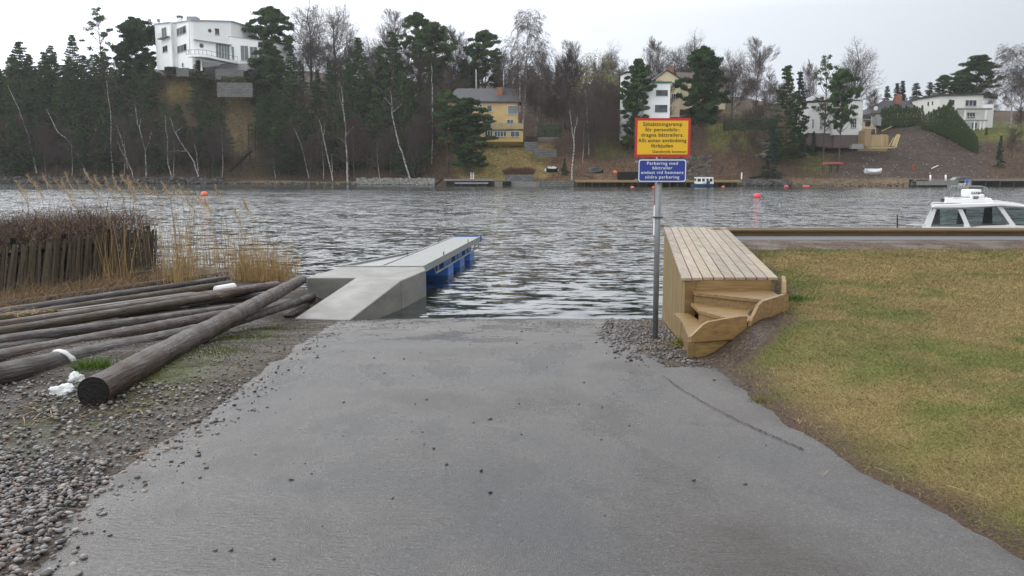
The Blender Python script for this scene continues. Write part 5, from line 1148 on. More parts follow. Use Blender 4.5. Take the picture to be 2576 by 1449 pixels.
for i in range(3): PR['round%d' % i] = conifer('x', 'round', 20, [5.6, 5.0, 6.4][i], [0.50, 0.42, 0.35][i], 21 + i, G1 * [1.0, 1.1, 0.85][i], dens=1.45, leaf=0.25)
PR['dense0'] = conifer('x', 'round', 20, 6.0, 0.20, 34, G1 * 0.8, dens=2.3, leaf=0.27); PR['dense1'] = conifer('x', 'round', 20, 5.2, 0.14, 35, G1 * 0.95, dens=2.3, leaf=0.27)
PR['sparse'] = conifer('x', 'sparse', 20, 4.4, 0.34, 31, G1 * 1.15)
PR['spruce0'] = conifer('x', 'spruce', 20, 5.0, 0.03, 41, G2, dens=1.5, leaf=0.26); PR['spruce1'] = conifer('x', 'spruce', 20, 4.2, 0.05, 42, G2 * 1.1, dens=1.4, leaf=0.26)
PR['oak0'] = bare('x', 'oak', 20, 51, depth=5, tw=0.02); PR['oak1'] = bare('x', 'oak', 20, 52, depth=5, tw=0.02); PR['up0'] = bare('x', 'up', 20, 53); PR['up1'] = bare('x', 'up', 20, 54)
PR['birch0'] = bare('x', 'birch', 22, 55, 'bark_birch', 'twiglight', name='birch_tree'); PR['birch1'] = bare('x', 'birch', 22, 56, 'bark_birch', 'twiglight', name='birch_tree')
def put_tree(kind, px, S, top, label, wm=1.0, group=None): return place(PR[kind], px, S, top, label, kind, wm, group=group)
# --- trees one can point at
for a in [('dense0', 362, 40, 48, 'large dark pine with broad crown directly left of the white villa', 1.15), ('sparse', 272, 38, 22, 'tall thin pine with airy pale crown rising above the left forest', 0.8),
          ('cone1', 75, 36, 105, 'bushy conifer forming the rounded top near the left picture edge', 1.1), ('cone0', 205, 40, 85, 'pointed conifer between the bushy one and the tall thin pine', 0.9), ('cone2', 150, 38, 112, 'slim dark conifer tip left of the pointed conifer', 0.8),
          ('cone3', 8, 38, 135, 'conifer cut by the left picture edge', 0.8), ('cone1', 512, 24, 152, 'dark conifer standing in front of the white villa below its balcony', 1.1), ('cone2', 566, 28, 195, 'small conifer below the right wing of the white villa', 0.9),
          ('round0', 697, 42, 22, 'tall pine right of the white villa, crown above its roof', 1.0), ('dense1', 690, 28, 105, 'spreading pine covering the right end of the white villa', 0.9), ('oak0', 790, 60, 12, 'large bare oak on the ridge right of the white villa', 0.95),
          ('oak1', 852, 62, 28, 'second bare oak on the ridge, right of the largest one', 0.9), ('cone0', 908, 40, 92, 'conifer with twisted pointed top right of the bare oaks', 1.0), ('cone3', 992, 38, 78, 'wide dark conifer in the middle of the forest skyline', 1.0),
          ('up0', 988, 62, 42, 'bare treetop behind the wide dark conifer', 1.0), ('round1', 1057, 50, 35, 'high layered pine left of its shorter twin on the skyline', 0.7), ('round0', 1098, 48, 62, 'layered pine on the skyline, right neighbour of the high one', 0.85),
          ('round1', 1217, 52, 80, 'round topped pine standing behind the yellow house', 0.95), ('up1', 1148, 55, 85, 'bare tree between the layered pine and the round topped pine', 1.0), ('birch0', 1312, 24, 40, 'tall weeping birch at the right corner of the yellow house', 0.95),
          ('birch1', 1352, 44, 120, 'birch with white trunk behind the tall weeping birch', 0.8), ('up0', 1420, 50, 118, 'bare crown right of the birches', 1.0), ('oak0', 1537, 48, 125, 'bare spreading tree right of the yellow green bush tree', 0.8),
          ('up1', 1640, 70, 108, 'slender bare tree behind the white tower house', 0.9), ('oak1', 1688, 72, 128, 'wide bare crown above the cream gabled house', 1.0), ('oak0', 1742, 70, 95, 'tall bare crown behind the big dark pine', 0.9),
          ('oak1', 1836, 40, 140, 'bare tree right of the big dark pine, in front of the cream house', 0.75), ('up0', 1892, 50, 112, 'tall bare tree with feathery branches, centre right', 1.0),
          ('dense1', 1600, 16, 152, 'dark pine standing in front of the white tower house', 0.75), ('dense0', 1762, 20, 122, 'big dark dense pine in front of the cream gabled house', 0.85), ('cone1', 1972, 14, 165, 'dark conifer nearest the shore right of the rocky knoll', 0.95),
          ('spruce0', 2002, 20, 172, 'dark spruce close behind the shore conifer', 0.85), ('spruce1', 1938, 6, 300, 'low bushy dark spruce at the shore', 1.2), ('oak0', 2140, 60, 122, 'large bare round crown behind the white brick based house', 1.0),
          ('sparse', 2068, 18, 142, 'thin pine with sparse brownish crown before the white brick based house', 0.75), ('round1', 2108, 14, 178, 'pine with brownish crown and tall bare trunk before the brick based house', 0.7),
          ('up1', 2030, 50, 165, 'small bare tree left of the brick based house', 0.6), ('spruce0', 2220, 90, 214, 'narrow distant spruce, leftmost of the row above the dark roof', 1.5), ('spruce1', 2244, 90, 208, 'second narrow distant spruce above the dark roof', 1.5),
          ('spruce1', 2258, 92, 202, 'third narrow distant spruce just left of the brick chimney', 1.4), ('spruce0', 2292, 90, 206, 'broad distant spruce right of the brick chimney', 2.0), ('spruce0', 2324, 90, 204, 'distant spruce left of the large white house roof', 1.8), ('round1', 2360, 80, 190, 'small dark pine behind the large white house', 1.1),
          ('round2', 2440, 70, 142, 'broad dark pine rising over the large white house', 1.25), ('round0', 2405, 72, 178, 'lower pine left of the broad pine over the large white house', 1.1), ('birch0', 2532, 46, 122, 'big bare birch at the right picture edge', 1.25), ('up0', 2556, 60, 175, 'bare crown partly cut by the right picture edge', 1.2),
          ('round1', 1126, 8, 232, 'leaning shore pine with long bare trunk left of the yellow house', 0.9), ('dense1', 1176, 5, 250, 'dense low pine on the shore in front of the yellow house', 1.25), ('sparse', 1213, 8, 368, 'tiny young pine on the yellow lawn', 1.2),
          ('spruce1', 2512, 16, 340, 'dark columnar evergreen shrub right of the earth mound', 1.0), ('spruce0', 1420, 6, 398, 'green cypress like bush on the shore left of the birch', 1.3), ('cone3', 1048, 6, 405, 'small dark evergreen bush at the shore left of the stone riprap', 1.5), ('cone1', 545, 4, 418, 'low dark evergreen bush near the foot of the hillside stair', 1.5),
          ('spruce1', 2042, 24, 330, 'dark narrow evergreen at the left corner of the brick based house', 1.3)]:
    put_tree(*a)
# --- the forest filling the left slope
gl = 'conifers of the dense wood on the left slope'; lb = 'dark conifer in the dense wood on the steep left slope'
fr2 = random.Random(77)
for i in range(54):
    px = -140 + i * 14 + fr2.uniform(-9, 9); S = [9, 19, 30][i % 3] + fr2.uniform(-3, 3)
    if 415 < px < 650 and S > 16: S = fr2.uniform(9, 14)
    if 585 < px < 660 or (i % 3 == 0 and i % 2): continue
    top = {0: 285, 1: 205, 2: 155}[i % 3] + fr2.uniform(-25, 25)
    if 400 < px < 640: top = fr2.uniform(255, 320)
    put_tree('cone%d' % fr2.randrange(4), px, S, top, lb, fr2.uniform(0.9, 1.2), gl)
for i, (px, S, top) in enumerate([(665, 16, 235), (655, 34, 150), (705, 12, 250), (735, 24, 190), (742, 40, 118), (770, 14, 262), (800, 28, 205), (842, 32, 212), (830, 12, 300), (880, 26, 185), (925, 30, 160), (952, 20, 215), (1015, 30, 175), (1035, 24, 205), (1010, 40, 130), (965, 44, 112), (1075, 34, 225), (1170, 50, 150), (1250, 58, 140), (1195, 54, 145)]):
    put_tree(['cone0', 'cone1', 'cone3', 'cone2'][i % 4], px, S, top, 'dark conifer of the wood between the white villa and the yellow house', fr2.uniform(0.85, 1.1), 'conifers between white villa and yellow house')
for i in range(22):
    px = -30 + i * 52 + fr2.uniform(-16, 16)
    if not 560 < px < 665: put_tree('cone%d' % fr2.randrange(4), px, fr2.uniform(6, 11), fr2.uniform(290, 360), 'low bushy conifer at the foot of the wooded slope', 1.5, 'low conifers along the wooded shore')
for i in range(29):
    px = -40 + i * 14 + fr2.uniform(-7, 7)
    if px < 400: put_tree('cone%d' % fr2.randrange(4), px, fr2.uniform(36, 48), fr2.uniform(122, 178), lb, fr2.uniform(0.95, 1.2), gl)
for i in range(22):
    px = 655 + i * 21 + fr2.uniform(-8, 8); put_tree('cone%d' % fr2.randrange(4), px, fr2.uniform(38, 56) if i % 2 else fr2.uniform(9, 24), fr2.uniform(135, 190) if i % 2 else fr2.uniform(215, 290), 'dark conifer of the wood between the white villa and the yellow house', fr2.uniform(0.85, 1.1), 'conifers between white villa and yellow house')
for i in range(16):
    px = 745 + i * 24 + fr2.uniform(-8, 8); put_tree(['up0', 'oak1', 'up1', 'birch1'][i % 4], px, fr2.uniform(45, 80), fr2.uniform(95, 160), 'bare tree among the conifers right of the white villa', 1.1, 'bare trees right of the white villa')
for i in range(26):
    px = -20 + i * 42 + fr2.uniform(-14, 14)
    if not 585 < px < 660: put_tree(['up1', 'up0', 'birch0'][i % 3], px, fr2.uniform(3.5, 9), fr2.uniform(290, 365), 'thin brown bare tree on the wooded shore', 0.9, 'thin bare trees on the wooded shore')
for i in range(26):
    px = 1330 + i * 13 + fr2.uniform(-6, 6); put_tree(['up1', 'up0', 'oak1', 'oak0'][i % 4], px, fr2.uniform(30, 52), fr2.uniform(205, 265), 'brown bare young tree on the slope among houses and docks', 1.1, 'young bare trees on the slope')
# --- bare wood behind the houses
for i in range(46):
    px = 1090 + i * 19.5 + fr2.uniform(-8, 8); S = fr2.uniform(52, 95); top = float(np.interp(px, [1090, 1300, 1400, 1500, 1620, 1800, 1960], [150, 150, 150, 150, 165, 165, 190])) + fr2.uniform(-12, 30)
    if 1640 < px < 1720: S = fr2.uniform(75, 95)
    put_tree(['up0', 'up1', 'oak0', 'oak1', 'birch1', 'birch0'][fr2.randrange(6)], px, S, top, 'bare deciduous tree in the brownish wood behind the houses', fr2.uniform(0.8, 1.2), 'bare trees behind the houses')
for i in range(12):
    px = 1255 + i * 24 + fr2.uniform(-6, 6); put_tree('spruce%d' % (i % 2), px, fr2.uniform(88, 105), 158 + fr2.uniform(-10, 30), 'small dark spruce among the bare wood behind the houses', 1.1, 'spruces in the bare wood')
for i, (px, S, top) in enumerate([(1385, 30, 235), (1450, 26, 245), (1480, 18, 220), (1500, 24, 205), (1525, 14, 250), (1545, 30, 235), (1465, 12, 300), (1560, 22, 290), (1095, 22, 235), (1075, 14, 290), (1035, 10, 330), (925, 12, 320), (880, 16, 300), (1140, 32, 190), (1165, 30, 215), (1870, 22, 280), (1900, 28, 260), (1890, 10, 330), (1925, 32, 235), (1850, 12, 340), (2540, 20, 330), (2560, 40, 270), (2120, 30, 240), (1990, 44, 240), (1960, 60, 225), (2185, 62, 232), (2480, 66, 235)]):
    put_tree(['up0', 'up1', 'birch1', 'oak1'][i % 4], px, S, top, 'brown bare young tree on the slope among houses and docks', 1.1, 'young bare trees on the slope')
# --- yellow green tree
yg = thing('budding_tree', 'yellow green budding tree in the bare wood left of the white tower house', 'tree', (0, 0, 0)); p = TP(1494, 33)
P, U, V_, C = [], [], [], []; S_ = [(Vector((0, 0, 0)), Vector((0, 0, 9)), .25, .12)]; rnd = random.Random(4)
for j in range(60):
    a = rnd.uniform(0, 6.28); t = rnd.random(); z = 3 + 12.5 * t; rr = 4.6 * math.sin(0.25 + t * 2.6) ** 0.7 * rnd.uniform(0.4, 1); e = Vector((rr * math.cos(a), rr * math.sin(a), z)); S_.append((Vector((0, 0, z * 0.6)), e, 0.06, 0.02))
    leaves(e, 80, 1.5, 1.2, 0.13, np.array([0.24, 0.25, 0.09]) * rnd.uniform(0.8, 1.2), P, U, V_, C)
segmesh('trunk', S_, MT['bark_grey'], 4, yg); quads(np.concatenate(P), np.concatenate(U), np.concatenate(V_), np.concatenate(C), 'crown', MT['leaf'], yg); yg.location = p; s_ = (atY(1494, 135, p.y).z - p.z) / 15.5; yg.scale = (s_, s_, s_)
# --- slender white birches traced along the slope
def c1(x, y): return (x * 0.3386, y * 0.3386)
def c2(x, y): return (628.9 + x * 0.3386, y * 0.3386)
def c3(x, y): return (1257.8 + x * 0.3386, y * 0.3386)
def trace_birch(label, pts, S, r0, side=(), seed=0):
    p0 = TP(pts[0][0], S); Y = p0.y; rnd = random.Random(seed + 99)
    W = [atY(x, y, Y + 0.5 * math.sin(i)) for i, (x, y) in enumerate(pts)]; W[0].z = p0.z - 0.3; W[0].x = p0.x
    root = thing('birch_tree', label, 'tree', W[0]); T_ = []; K = []
    def sub(Wp, ra, rb, out):
        n = len(Wp) - 1
        for i in range(n):
            a, b = Wp[i] - W[0], Wp[i + 1] - W[0]; m = 3; q = a
            for j in range(m):
                e = a.lerp(b, (j + 1) / m) + (Vector((rnd.gauss(0, .09), 0, rnd.gauss(0, .05))) if j < m - 1 else Vector())
                t0 = (i + j / m) / n; t1 = (i + (j + 1) / m) / n; out.append((q, e, lerp(ra, rb, t0), lerp(ra, rb, t1))); q = e
    sub(W, r0, 0.05, T_)
    for sp in side: sub([atY(x, y, Y) for x, y in sp], 0.09, 0.03, T_)
    base_ = list(T_)
    for (a, b, ra, rb) in base_[len(base_) // 3:]:
        for _ in range(3):
            d = Vector((rnd.gauss(0, 1), rnd.gauss(0, .6), rnd.uniform(0.2, 1.4))).normalized(); q = a.lerp(b, rnd.random())
            for j in range(4):
                e = q + d * rnd.uniform(0.4, 0.9); K.append((q, e, 0.03, 0.02)); 
                for _2 in range(2):
                    dd = (d + Vector((rnd.gauss(0, .6), rnd.gauss(0, .5), rnd.gauss(-.1, .4)))).normalized(); K.append((e, e + dd * rnd.uniform(.4, 1.1), 0.018, 0.012))
                d = (d + Vector((rnd.gauss(0, .3), rnd.gauss(0, .2), rnd.gauss(0, .25)))).normalized(); q = e
    segmesh('trunk', T_, MT['bark_birch'], 6, root); segmesh('crown', K, MT['twigdark'], 3, root)
trace_birch('white birch with an upright trunk and one side limb, lower left wood', [c1(1085, 1300), c1(1080, 1120), c1(1050, 1010), c1(1020, 920), c1(1008, 800), c1(995, 760)], 4, 0.17, [[c1(1085, 1110), c1(1115, 1040), c1(1125, 970)], [c1(1035, 950), c1(1045, 880)]], 1)
trace_birch('slender birch leaning left, left neighbour of the upright white birch', [c1(1000, 1320), c1(960, 1230), c1(925, 1110), c1(890, 1000), c1(858, 930)], 3, 0.13, [[c1(950, 1260), c1(940, 1180), c1(890, 1100), c1(870, 1040)]], 2)
trace_birch('thin straight birch right of the upright white birch', [c1(1280, 1320), c1(1248, 1220), c1(1245, 1050), c1(1230, 930), c1(1228, 860)], 3, 0.13, (), 3)
trace_birch('white birch leaning strongly left with a crooked limb, left of the hillside stair', [c1(1480, 1300), c1(1440, 1200), c1(1395, 1130), c1(1330, 1040), c1(1290, 960), c1(1262, 870)], 4, 0.2, [[c1(1395, 1125), c1(1330, 1120), c1(1265, 1125)], [c1(1472, 1270), c1(1465, 1150), c1(1440, 1060)], [c1(1300, 990), c1(1350, 940)]], 4)
trace_birch('tall thin grey trunk rising through the left wood', [c1(838, 1290), c1(825, 1100), c1(825, 900), c1(808, 750), c1(790, 600)], 6, 0.15, (), 5)
trace_birch('pale leaning trunk at the far left of the wood', [c1(275, 1145), c1(215, 1020), c1(165, 880), c1(130, 790), c1(60, 640)], 9, 0.2, (), 6)
trace_birch('long crooked leaning trunk in the left wood', [c1(660, 1240), c1(560, 1120), c1(510, 1050), c1(430, 980), c1(380, 880), c1(345, 810)], 6, 0.2, (), 7)
trace_birch('tall white birch with straight trunk, centre of the wood', [c2(725, 1330), c2(716, 1100), c2(705, 900), c2(690, 760), c2(680, 640)], 3, 0.26, [[c2(716, 1080), c2(690, 1040), c2(640, 1020)], [c2(718, 1000), c2(780, 930)], [c2(700, 860), c2(665, 700)]], 8)
trace_birch('white birch leaning left beside the tall straight one', [c2(615, 1330), c2(580, 1180), c2(550, 1050), c2(530, 960), c2(512, 890)], 4, 0.17, [[c2(545, 1010), c2(557, 920)], [c2(612, 1280), c2(608, 1140)]], 9)
trace_birch('leaning birch with dark lower trunk left of the low pine', [c2(1195, 1290), c2(1130, 1130), c2(1088, 1000), c2(1055, 850), c2(1045, 670)], 4, 0.22, [[c2(1065, 830), c2(1130, 770)], [c2(1050, 780), c2(990, 720)]], 10)
trace_birch('thin white trunk behind the shore pine', [c2(1350, 1060), c2(1357, 850), c2(1355, 650), c2(1345, 470)], 14, 0.18, (), 11)
trace_birch('thin birch leaning over the slope under the tall conifers', [c2(440, 1230), c2(375, 1060), c2(325, 950)], 6, 0.13, (), 12)
trace_birch('grey birch growing beside the green bush on the shore', [c3(535, 1310), c3(545, 1150), c3(550, 1000), c3(575, 870)], 4, 0.22, [[c3(548, 1050), c3(525, 880), c3(520, 820)]], 13)
# --- thuja hedge
tj = thing('thuja', 'x', 'tree', (0, 0, 0)); tj.name = 'thuja_tree'; P, U, V_, C = [], [], [], []; rnd = random.Random(8)
for j in range(150):
    t = rnd.random(); a = rnd.uniform(0, 6.28); rr = 0.95 * (1 - t) ** 0.6 * min(1, 0.5 + t * 4); leaves((rr * math.cos(a), rr * math.sin(a), 0.2 + 5.8 * t), 26, 0.30, 0.45, 0.10, np.array([0.062, 0.095, 0.030]) * rnd.uniform(0.7, 1.35), P, U, V_, C)
segmesh('trunk', [(Vector((0, 0, 0)), Vector((0, 0, 5)), 0.1, 0.03)], MT['bark_grey'], 4, tj); quads(np.concatenate(P), np.concatenate(U), np.concatenate(V_), np.concatenate(C), 'crown', MT['leaf'], tj); tj['h'] = 6.2; PR['thuja'] = tj
hd = []
for i in range(16): hd.append((2210 + i * 6.6, 47 + 0.1 * i, 265 + 3 * (i % 3) + (8 if i == 0 else 0), 0))
for i in range(11): hd.append((2314 + i * 6.0, 42 - 0.5 * i, 285 - 2.6 * i + 4 * (i % 2), 0))
hd += [(2378, 37, 252, 1), (2386, 36, 270, 0), (2394, 35, 277, 0)]
for i in range(10): hd.append((2400 + i * 5.6, 34 - 0.75 * i, 288 + 6.0 * i, 0))
hd += [(2473, 40, 320, 2)]
for (px, S, top, k) in hd:
    lab = ['tall narrow thuja in the green hedge above the earth mound', 'tallest thuja of the hedge, before the large white house', 'single small thuja standing on the lawn below the white house'][k]
    put_tree('thuja', px, S, top, lab, [0.85, 0.8, 1.2][k] if top > 240 else 1, 'thujas of the hedge' if k == 0 else None)
# --- undergrowth on the slope
n = 34000; px = 0 + RNG.random(n) * 2576; k = RNG.random(n) < np.interp(px, [0, 1000, 1150, 1200, 1380, 1400, 1560, 1780, 1950, 2060, 2100, 2480, 2576], [.5, .9, .6, .05, .05, .8, .7, .6, .7, .1, .0, .0, .5]); px = px[k]; n = len(px)
S = 5 + 45 * RNG.random(n) ** 1.2; Y = np.interp(px, TPX, SHY) + S; B = np.stack([TX(px, Y), Y, tz(px, S)], -1); D = np.stack([(RNG.random(n) - 0.5) * 1.2, (RNG.random(n) - 0.5) * 1.2, np.ones(n)], -1)
o = ribbons('undergrowth', B, D, (0.8 + 2.6 * RNG.random(n)) * (0.3 + 1.1 * fbm(px * 0.1, S, 0.3, 71)), 0.02 + 0.02 * RNG.random(n), colv(np.array([0.13, 0.088, 0.052]), n), MT['twig'], 0.4); tag(o, 'brown leafless undergrowth covering the far slope', 'undergrowth', kind='stuff')
# red brown shrubs in front of the yellow house
for (px0, lab) in ((1288, 'rust red bare shrub left of its twin behind the jetty railing'), (1322, 'rust red bare shrub, right one behind the jetty railing')):
    n = 1300; a = RNG.random(n) * 6.28; r = np.sqrt(RNG.random(n)); c = TP(px0, 6); x = c.x + 1.9 * r * np.cos(a); y = c.y + 1.0 * r * np.sin(a)
    B = np.stack([x, y, np.full(n, c.z)], -1) ; D = np.stack([np.cos(a) * r * 0.6, np.sin(a) * 0.4 * r, np.ones(n)], -1); root = thing('red_shrub', lab, 'shrub', c)
    o = ribbons('branches', B - np.array(c), D, (1.0 + 1.2 * RNG.random(n)) * (1.1 - 0.4 * r), np.full(n, 0.02), colv(np.array([0.15, 0.055, 0.035]), n), MT['twig'], 0.2, parent=root)
# ================================================================== HOUSES
MT['plaster_white'] = M('white_plaster', (0.90, 0.91, 0.90), (0.84, 0.85, 0.85), 0.8, 0.35, detail=8)
MT['plaster_yellow'] = M('yellow_plaster', (0.62, 0.45, 0.21), (0.53, 0.38, 0.17), 0.85, 0.5, detail=8)
MT['board_yellow'] = M('yellow_boards', (0.60, 0.43, 0.14), (0.50, 0.36, 0.12), 0.7, 2.0, (6, 6, 0.3))
MT['plaster_cream'] = M('cream_plaster', (0.74, 0.64, 0.44), (0.64, 0.55, 0.38), 0.85, 0.5)
MT['brick_white'] = M('white_rendered_brick', (0.74, 0.74, 0.72), (0.64, 0.64, 0.62), 0.85, 0.6)
def rooft(name, c1, c2):
    m, nt, b = newmat(name); v = coords(nt); br = N(nt, 'ShaderNodeTexBrick', i_Scale=1.0); br.inputs['Brick Width'].default_value = 0.5; br.inputs['Row Height'].default_value = 0.42; br.inputs['Mortar Size'].default_value = 0.05
    br.inputs['Color1'].default_value = (*c1, 1); br.inputs['Color2'].default_value = (*c2, 1); br.inputs['Mortar'].default_value = (*[x * 0.45 for x in c2], 1)
    mp = N(nt, 'ShaderNodeMapping'); mp.inputs['Rotation'].default_value = (0, 0, 0); cb = N(nt, 'ShaderNodeTexCoord'); sx = N(nt, 'ShaderNodeSeparateXYZ'); nt.links.new(cb.outputs['Object'], sx.inputs[0])
    cm = N(nt, 'ShaderNodeCombineXYZ'); ad = N(nt, 'ShaderNodeMath', operation='ADD'); nt.links.new(sx.outputs['Z'], ad.inputs[0]); nt.links.new(sx.outputs['Y'], ad.inputs[1]); nt.links.new(sx.outputs['X'], cm.inputs[0]); nt.links.new(ad.outputs[0], cm.inputs[1]); nt.links.new(cm.outputs[0], br.inputs['Vector'])
    nt.links.new(br.outputs['Color'], b.inputs['Base Color']); b.inputs['Roughness'].default_value = 0.55; return m
MT['roof_grey'] = rooft('grey_tiles', (0.10, 0.10, 0.115), (0.065, 0.065, 0.075)); MT['roof_brown'] = rooft('brown_tiles', (0.12, 0.07, 0.055), (0.085, 0.055, 0.045)); MT['roof_dark'] = rooft('dark_tiles', (0.06, 0.06, 0.068), (0.04, 0.04, 0.045))
MT['roof_pale'] = M('pale_sheet_roof', (0.30, 0.31, 0.33), (0.20, 0.21, 0.23), 0.5, 1)
def brickt(name, c1, c2, mo, s=1.0, w=0.25, h=0.08):
    m, nt, b = newmat(name); cb = N(nt, 'ShaderNodeTexCoord'); sx = N(nt, 'ShaderNodeSeparateXYZ'); nt.links.new(cb.outputs['Object'], sx.inputs[0]); cm = N(nt, 'ShaderNodeCombineXYZ'); ad = N(nt, 'ShaderNodeMath', operation='ADD')
    nt.links.new(sx.outputs['X'], ad.inputs[0]); nt.links.new(sx.outputs['Y'], ad.inputs[1]); nt.links.new(ad.outputs[0], cm.inputs[0]); nt.links.new(sx.outputs['Z'], cm.inputs[1])
    br = N(nt, 'ShaderNodeTexBrick', i_Scale=s); br.inputs['Brick Width'].default_value = w; br.inputs['Row Height'].default_value = h; br.inputs['Mortar Size'].default_value = h * 0.12; nt.links.new(cm.outputs[0], br.inputs['Vector'])
    for k, c in (('Color1', c1), ('Color2', c2), ('Mortar', mo)): br.inputs[k].default_value = (*c, 1)
    nt.links.new(br.outputs['Color'], b.inputs['Base Color']); b.inputs['Roughness'].default_value = 0.85; return m
MT['brick_red'] = brickt('red_brick', (0.36, 0.12, 0.06), (0.28, 0.09, 0.05), (0.22, 0.17, 0.14)); MT['brick_base'] = brickt('basement_brick', (0.14, 0.10, 0.09), (0.11, 0.08, 0.075), (0.15, 0.13, 0.12))
MT['stone_wall'] = brickt('grey_stone_wall', (0.17, 0.17, 0.165), (0.11, 0.11, 0.11), (0.06, 0.06, 0.06), 1, 1.1, 0.42)
MT['frame_white'] = M('window_frame_white', (0.72, 0.73, 0.72), (0.66, 0.67, 0.66), 0.5, 3); MT['frame_dark'] = M('window_frame_dark', (0.03, 0.035, 0.035), (0.025, 0.03, 0.03), 0.5, 3)
def panemat():
    m, nt, b = newmat('window_glass'); v = coords(nt); n = N(nt, 'ShaderNodeTexNoise', i_Scale=0.7, i_Detail=2.0); nt.links.new(v, n.inputs['Vector']); nt.links.new(ramp(nt, n.outputs['Fac'], [(0.4, (0.02, 0.022, 0.024)), (0.6, (0.075, 0.08, 0.08))]), b.inputs['Base Color']); b.inputs['Roughness'].default_value = 0.06; b.inputs['Specular IOR Level'].default_value = 0.6; return m
MT['pane'] = panemat(); MT['curtain'] = M('curtained_glass', (0.22, 0.25, 0.25), (0.12, 0.14, 0.14), 0.15, 1.3, (3, 3, 0.4))
class Fac:   # vertical plane through two (px, Y) corners
    def __init__(s, a, b, pyr=60):
        s.A = atY(a[0], pyr, a[1]); s.B = atY(b[0], pyr, b[1]); s.A.z = s.B.z = 0; s.u = (s.B - s.A).normalized(); s.n = Vector((s.u.y, -s.u.x, 0))
        if s.n.y > 0: s.n = -s.n
        s.A = s.A + s.n * 0.06; s.B = s.B + s.n * 0.06
    def p(s, px, py, off=0.0):
        d = ray(px, py); q = s.A + s.n * off; t = (q - CAM).dot(s.n) / d.dot(s.n); return CAM + d * t
def window(root, fc, x0, y0, x1, y1, nm=2, mat='frame_white', pane='pane', hm=0, sill=True, fw=0.09, name='window'):
    ya = (y0 + y1) / 2; a = fc.p(x0, ya); b = fc.p(x1, ya); xm = (x0 + x1) / 2; zt = fc.p(xm, y0).z; zb = fc.p(xm, y1).z; u = fc.u; n = fc.n; L_ = (b - a).dot(u)
    def bx(t, u0, u1, z0, z1, o0, o1):
        q = [a + u * u0 + n * o0, a + u * u1 + n * o0, a + u * u1 + n * o1, a + u * u0 + n * o1]; t.hexa([(p.x, p.y, z0) for p in q] + [(p.x, p.y, z1) for p in q])
    t = MB(); bx(t, 0, L_, zt - fw, zt, -0.16, 0.06); bx(t, 0, L_, zb, zb + fw, -0.02, 0.06); bx(t, 0, fw, zb + fw, zt - fw, -0.02, 0.06); bx(t, L_ - fw, L_, zb + fw, zt - fw, -0.02, 0.06)
    for i in range(1, nm): c = L_ * i / nm; bx(t, c - fw / 2, c + fw / 2, zb + fw, zt - fw, -0.02, 0.05)
    for i in range(1, hm + 1): c = zb + (zt - zb) * i / (hm + 1); bx(t, fw, L_ - fw, c - 0.03, c + 0.03, -0.02, 0.045)
    w_ = t.build(name, MT[mat], root)
    t = MB(); bx(t, fw * 0.6, L_ - fw * 0.6, zb + fw * 0.6, zt - fw * 0.6, -0.02, 0.02); t.build('pane', MT[pane], w_)
    if sill: t = MB(); bx(t, -0.08, L_ + 0.08, zb - 0.07, zb - 0.005, 0, 0.14); t.build('sill', MT['galv'], w_)
    return w_
def roundwin(root, fc, px, py, r):
    c = fc.p(px, py); t = MB(); k = 20; u = fc.u; n = fc.n
    ring = lambda R, o: [c + u * (R * math.cos(2 * math.pi * i / k)) + Vector((0, 0, R * math.sin(2 * math.pi * i / k))) + n * o for i in range(k)]
    a, b, a2, b2 = ring(r, 0.07), ring(r * 0.8, 0.07), ring(r, -0.02), ring(r * 0.8, -0.02); t.add(a + b + a2 + b2, [(i, (i + 1) % k, k + (i + 1) % k, k + i) for i in range(k)] + [(i, 2 * k + i, 2 * k + (i + 1) % k, (i + 1) % k) for i in range(k)] + [(k + i, k + (i + 1) % k, 3 * k + (i + 1) % k, 3 * k + i) for i in range(k)])
    w_ = t.build('round_window', MT['frame_white'], root); t = MB(); t.prism(ring(r * 0.82, 0.0), n * 0.02); t.build('pane', MT['pane'], w_)
def body(t, front, depth, bots=None, out=None):
    """front: [(px, Y, pytop, pybot)], extruded back by the vector depth"""
    F_ = [(atY(x, a, Y), atY(x, b, Y)) for x, Y, a, b in front]; F_ = [(p, Vector((p.x, p.y, q.z))) for p, q in F_]; D = Vector(depth); n = len(F_)
    zmin = min(q.z for _, q in F_) - 1.0
    tops = [p for p, _ in F_] + [p + D for p, _ in F_][::-1]; bts = [q for _, q in F_] + [Vector((p.x, p.y, zmin)) + D for p, _ in F_][::-1]; m = 2 * n
    t.add(tops + bts, [tuple(range(m)), tuple(range(m, 2 * m))[::-1]] + [(i, (i + 1) % m, m + (i + 1) % m, m + i) for i in range(m)]); return F_
def slab(t, pts, th, grow=0.35):
    c = sum(pts, Vector()) / len(pts); q = [p + (Vector((p.x - c.x, p.y - c.y, 0)).normalized()) * grow for p in pts]; t.prism([p + Vector((0, 0, 0.004)) for p in q], (0, 0, th))
def bxpx(t, x0, y0, x1, y1, Y, d): a = atY(x0, y0, Y); b = atY(x1, y1, Y); t.box(a.x, b.x, Y, Y + d, b.z, a.z)

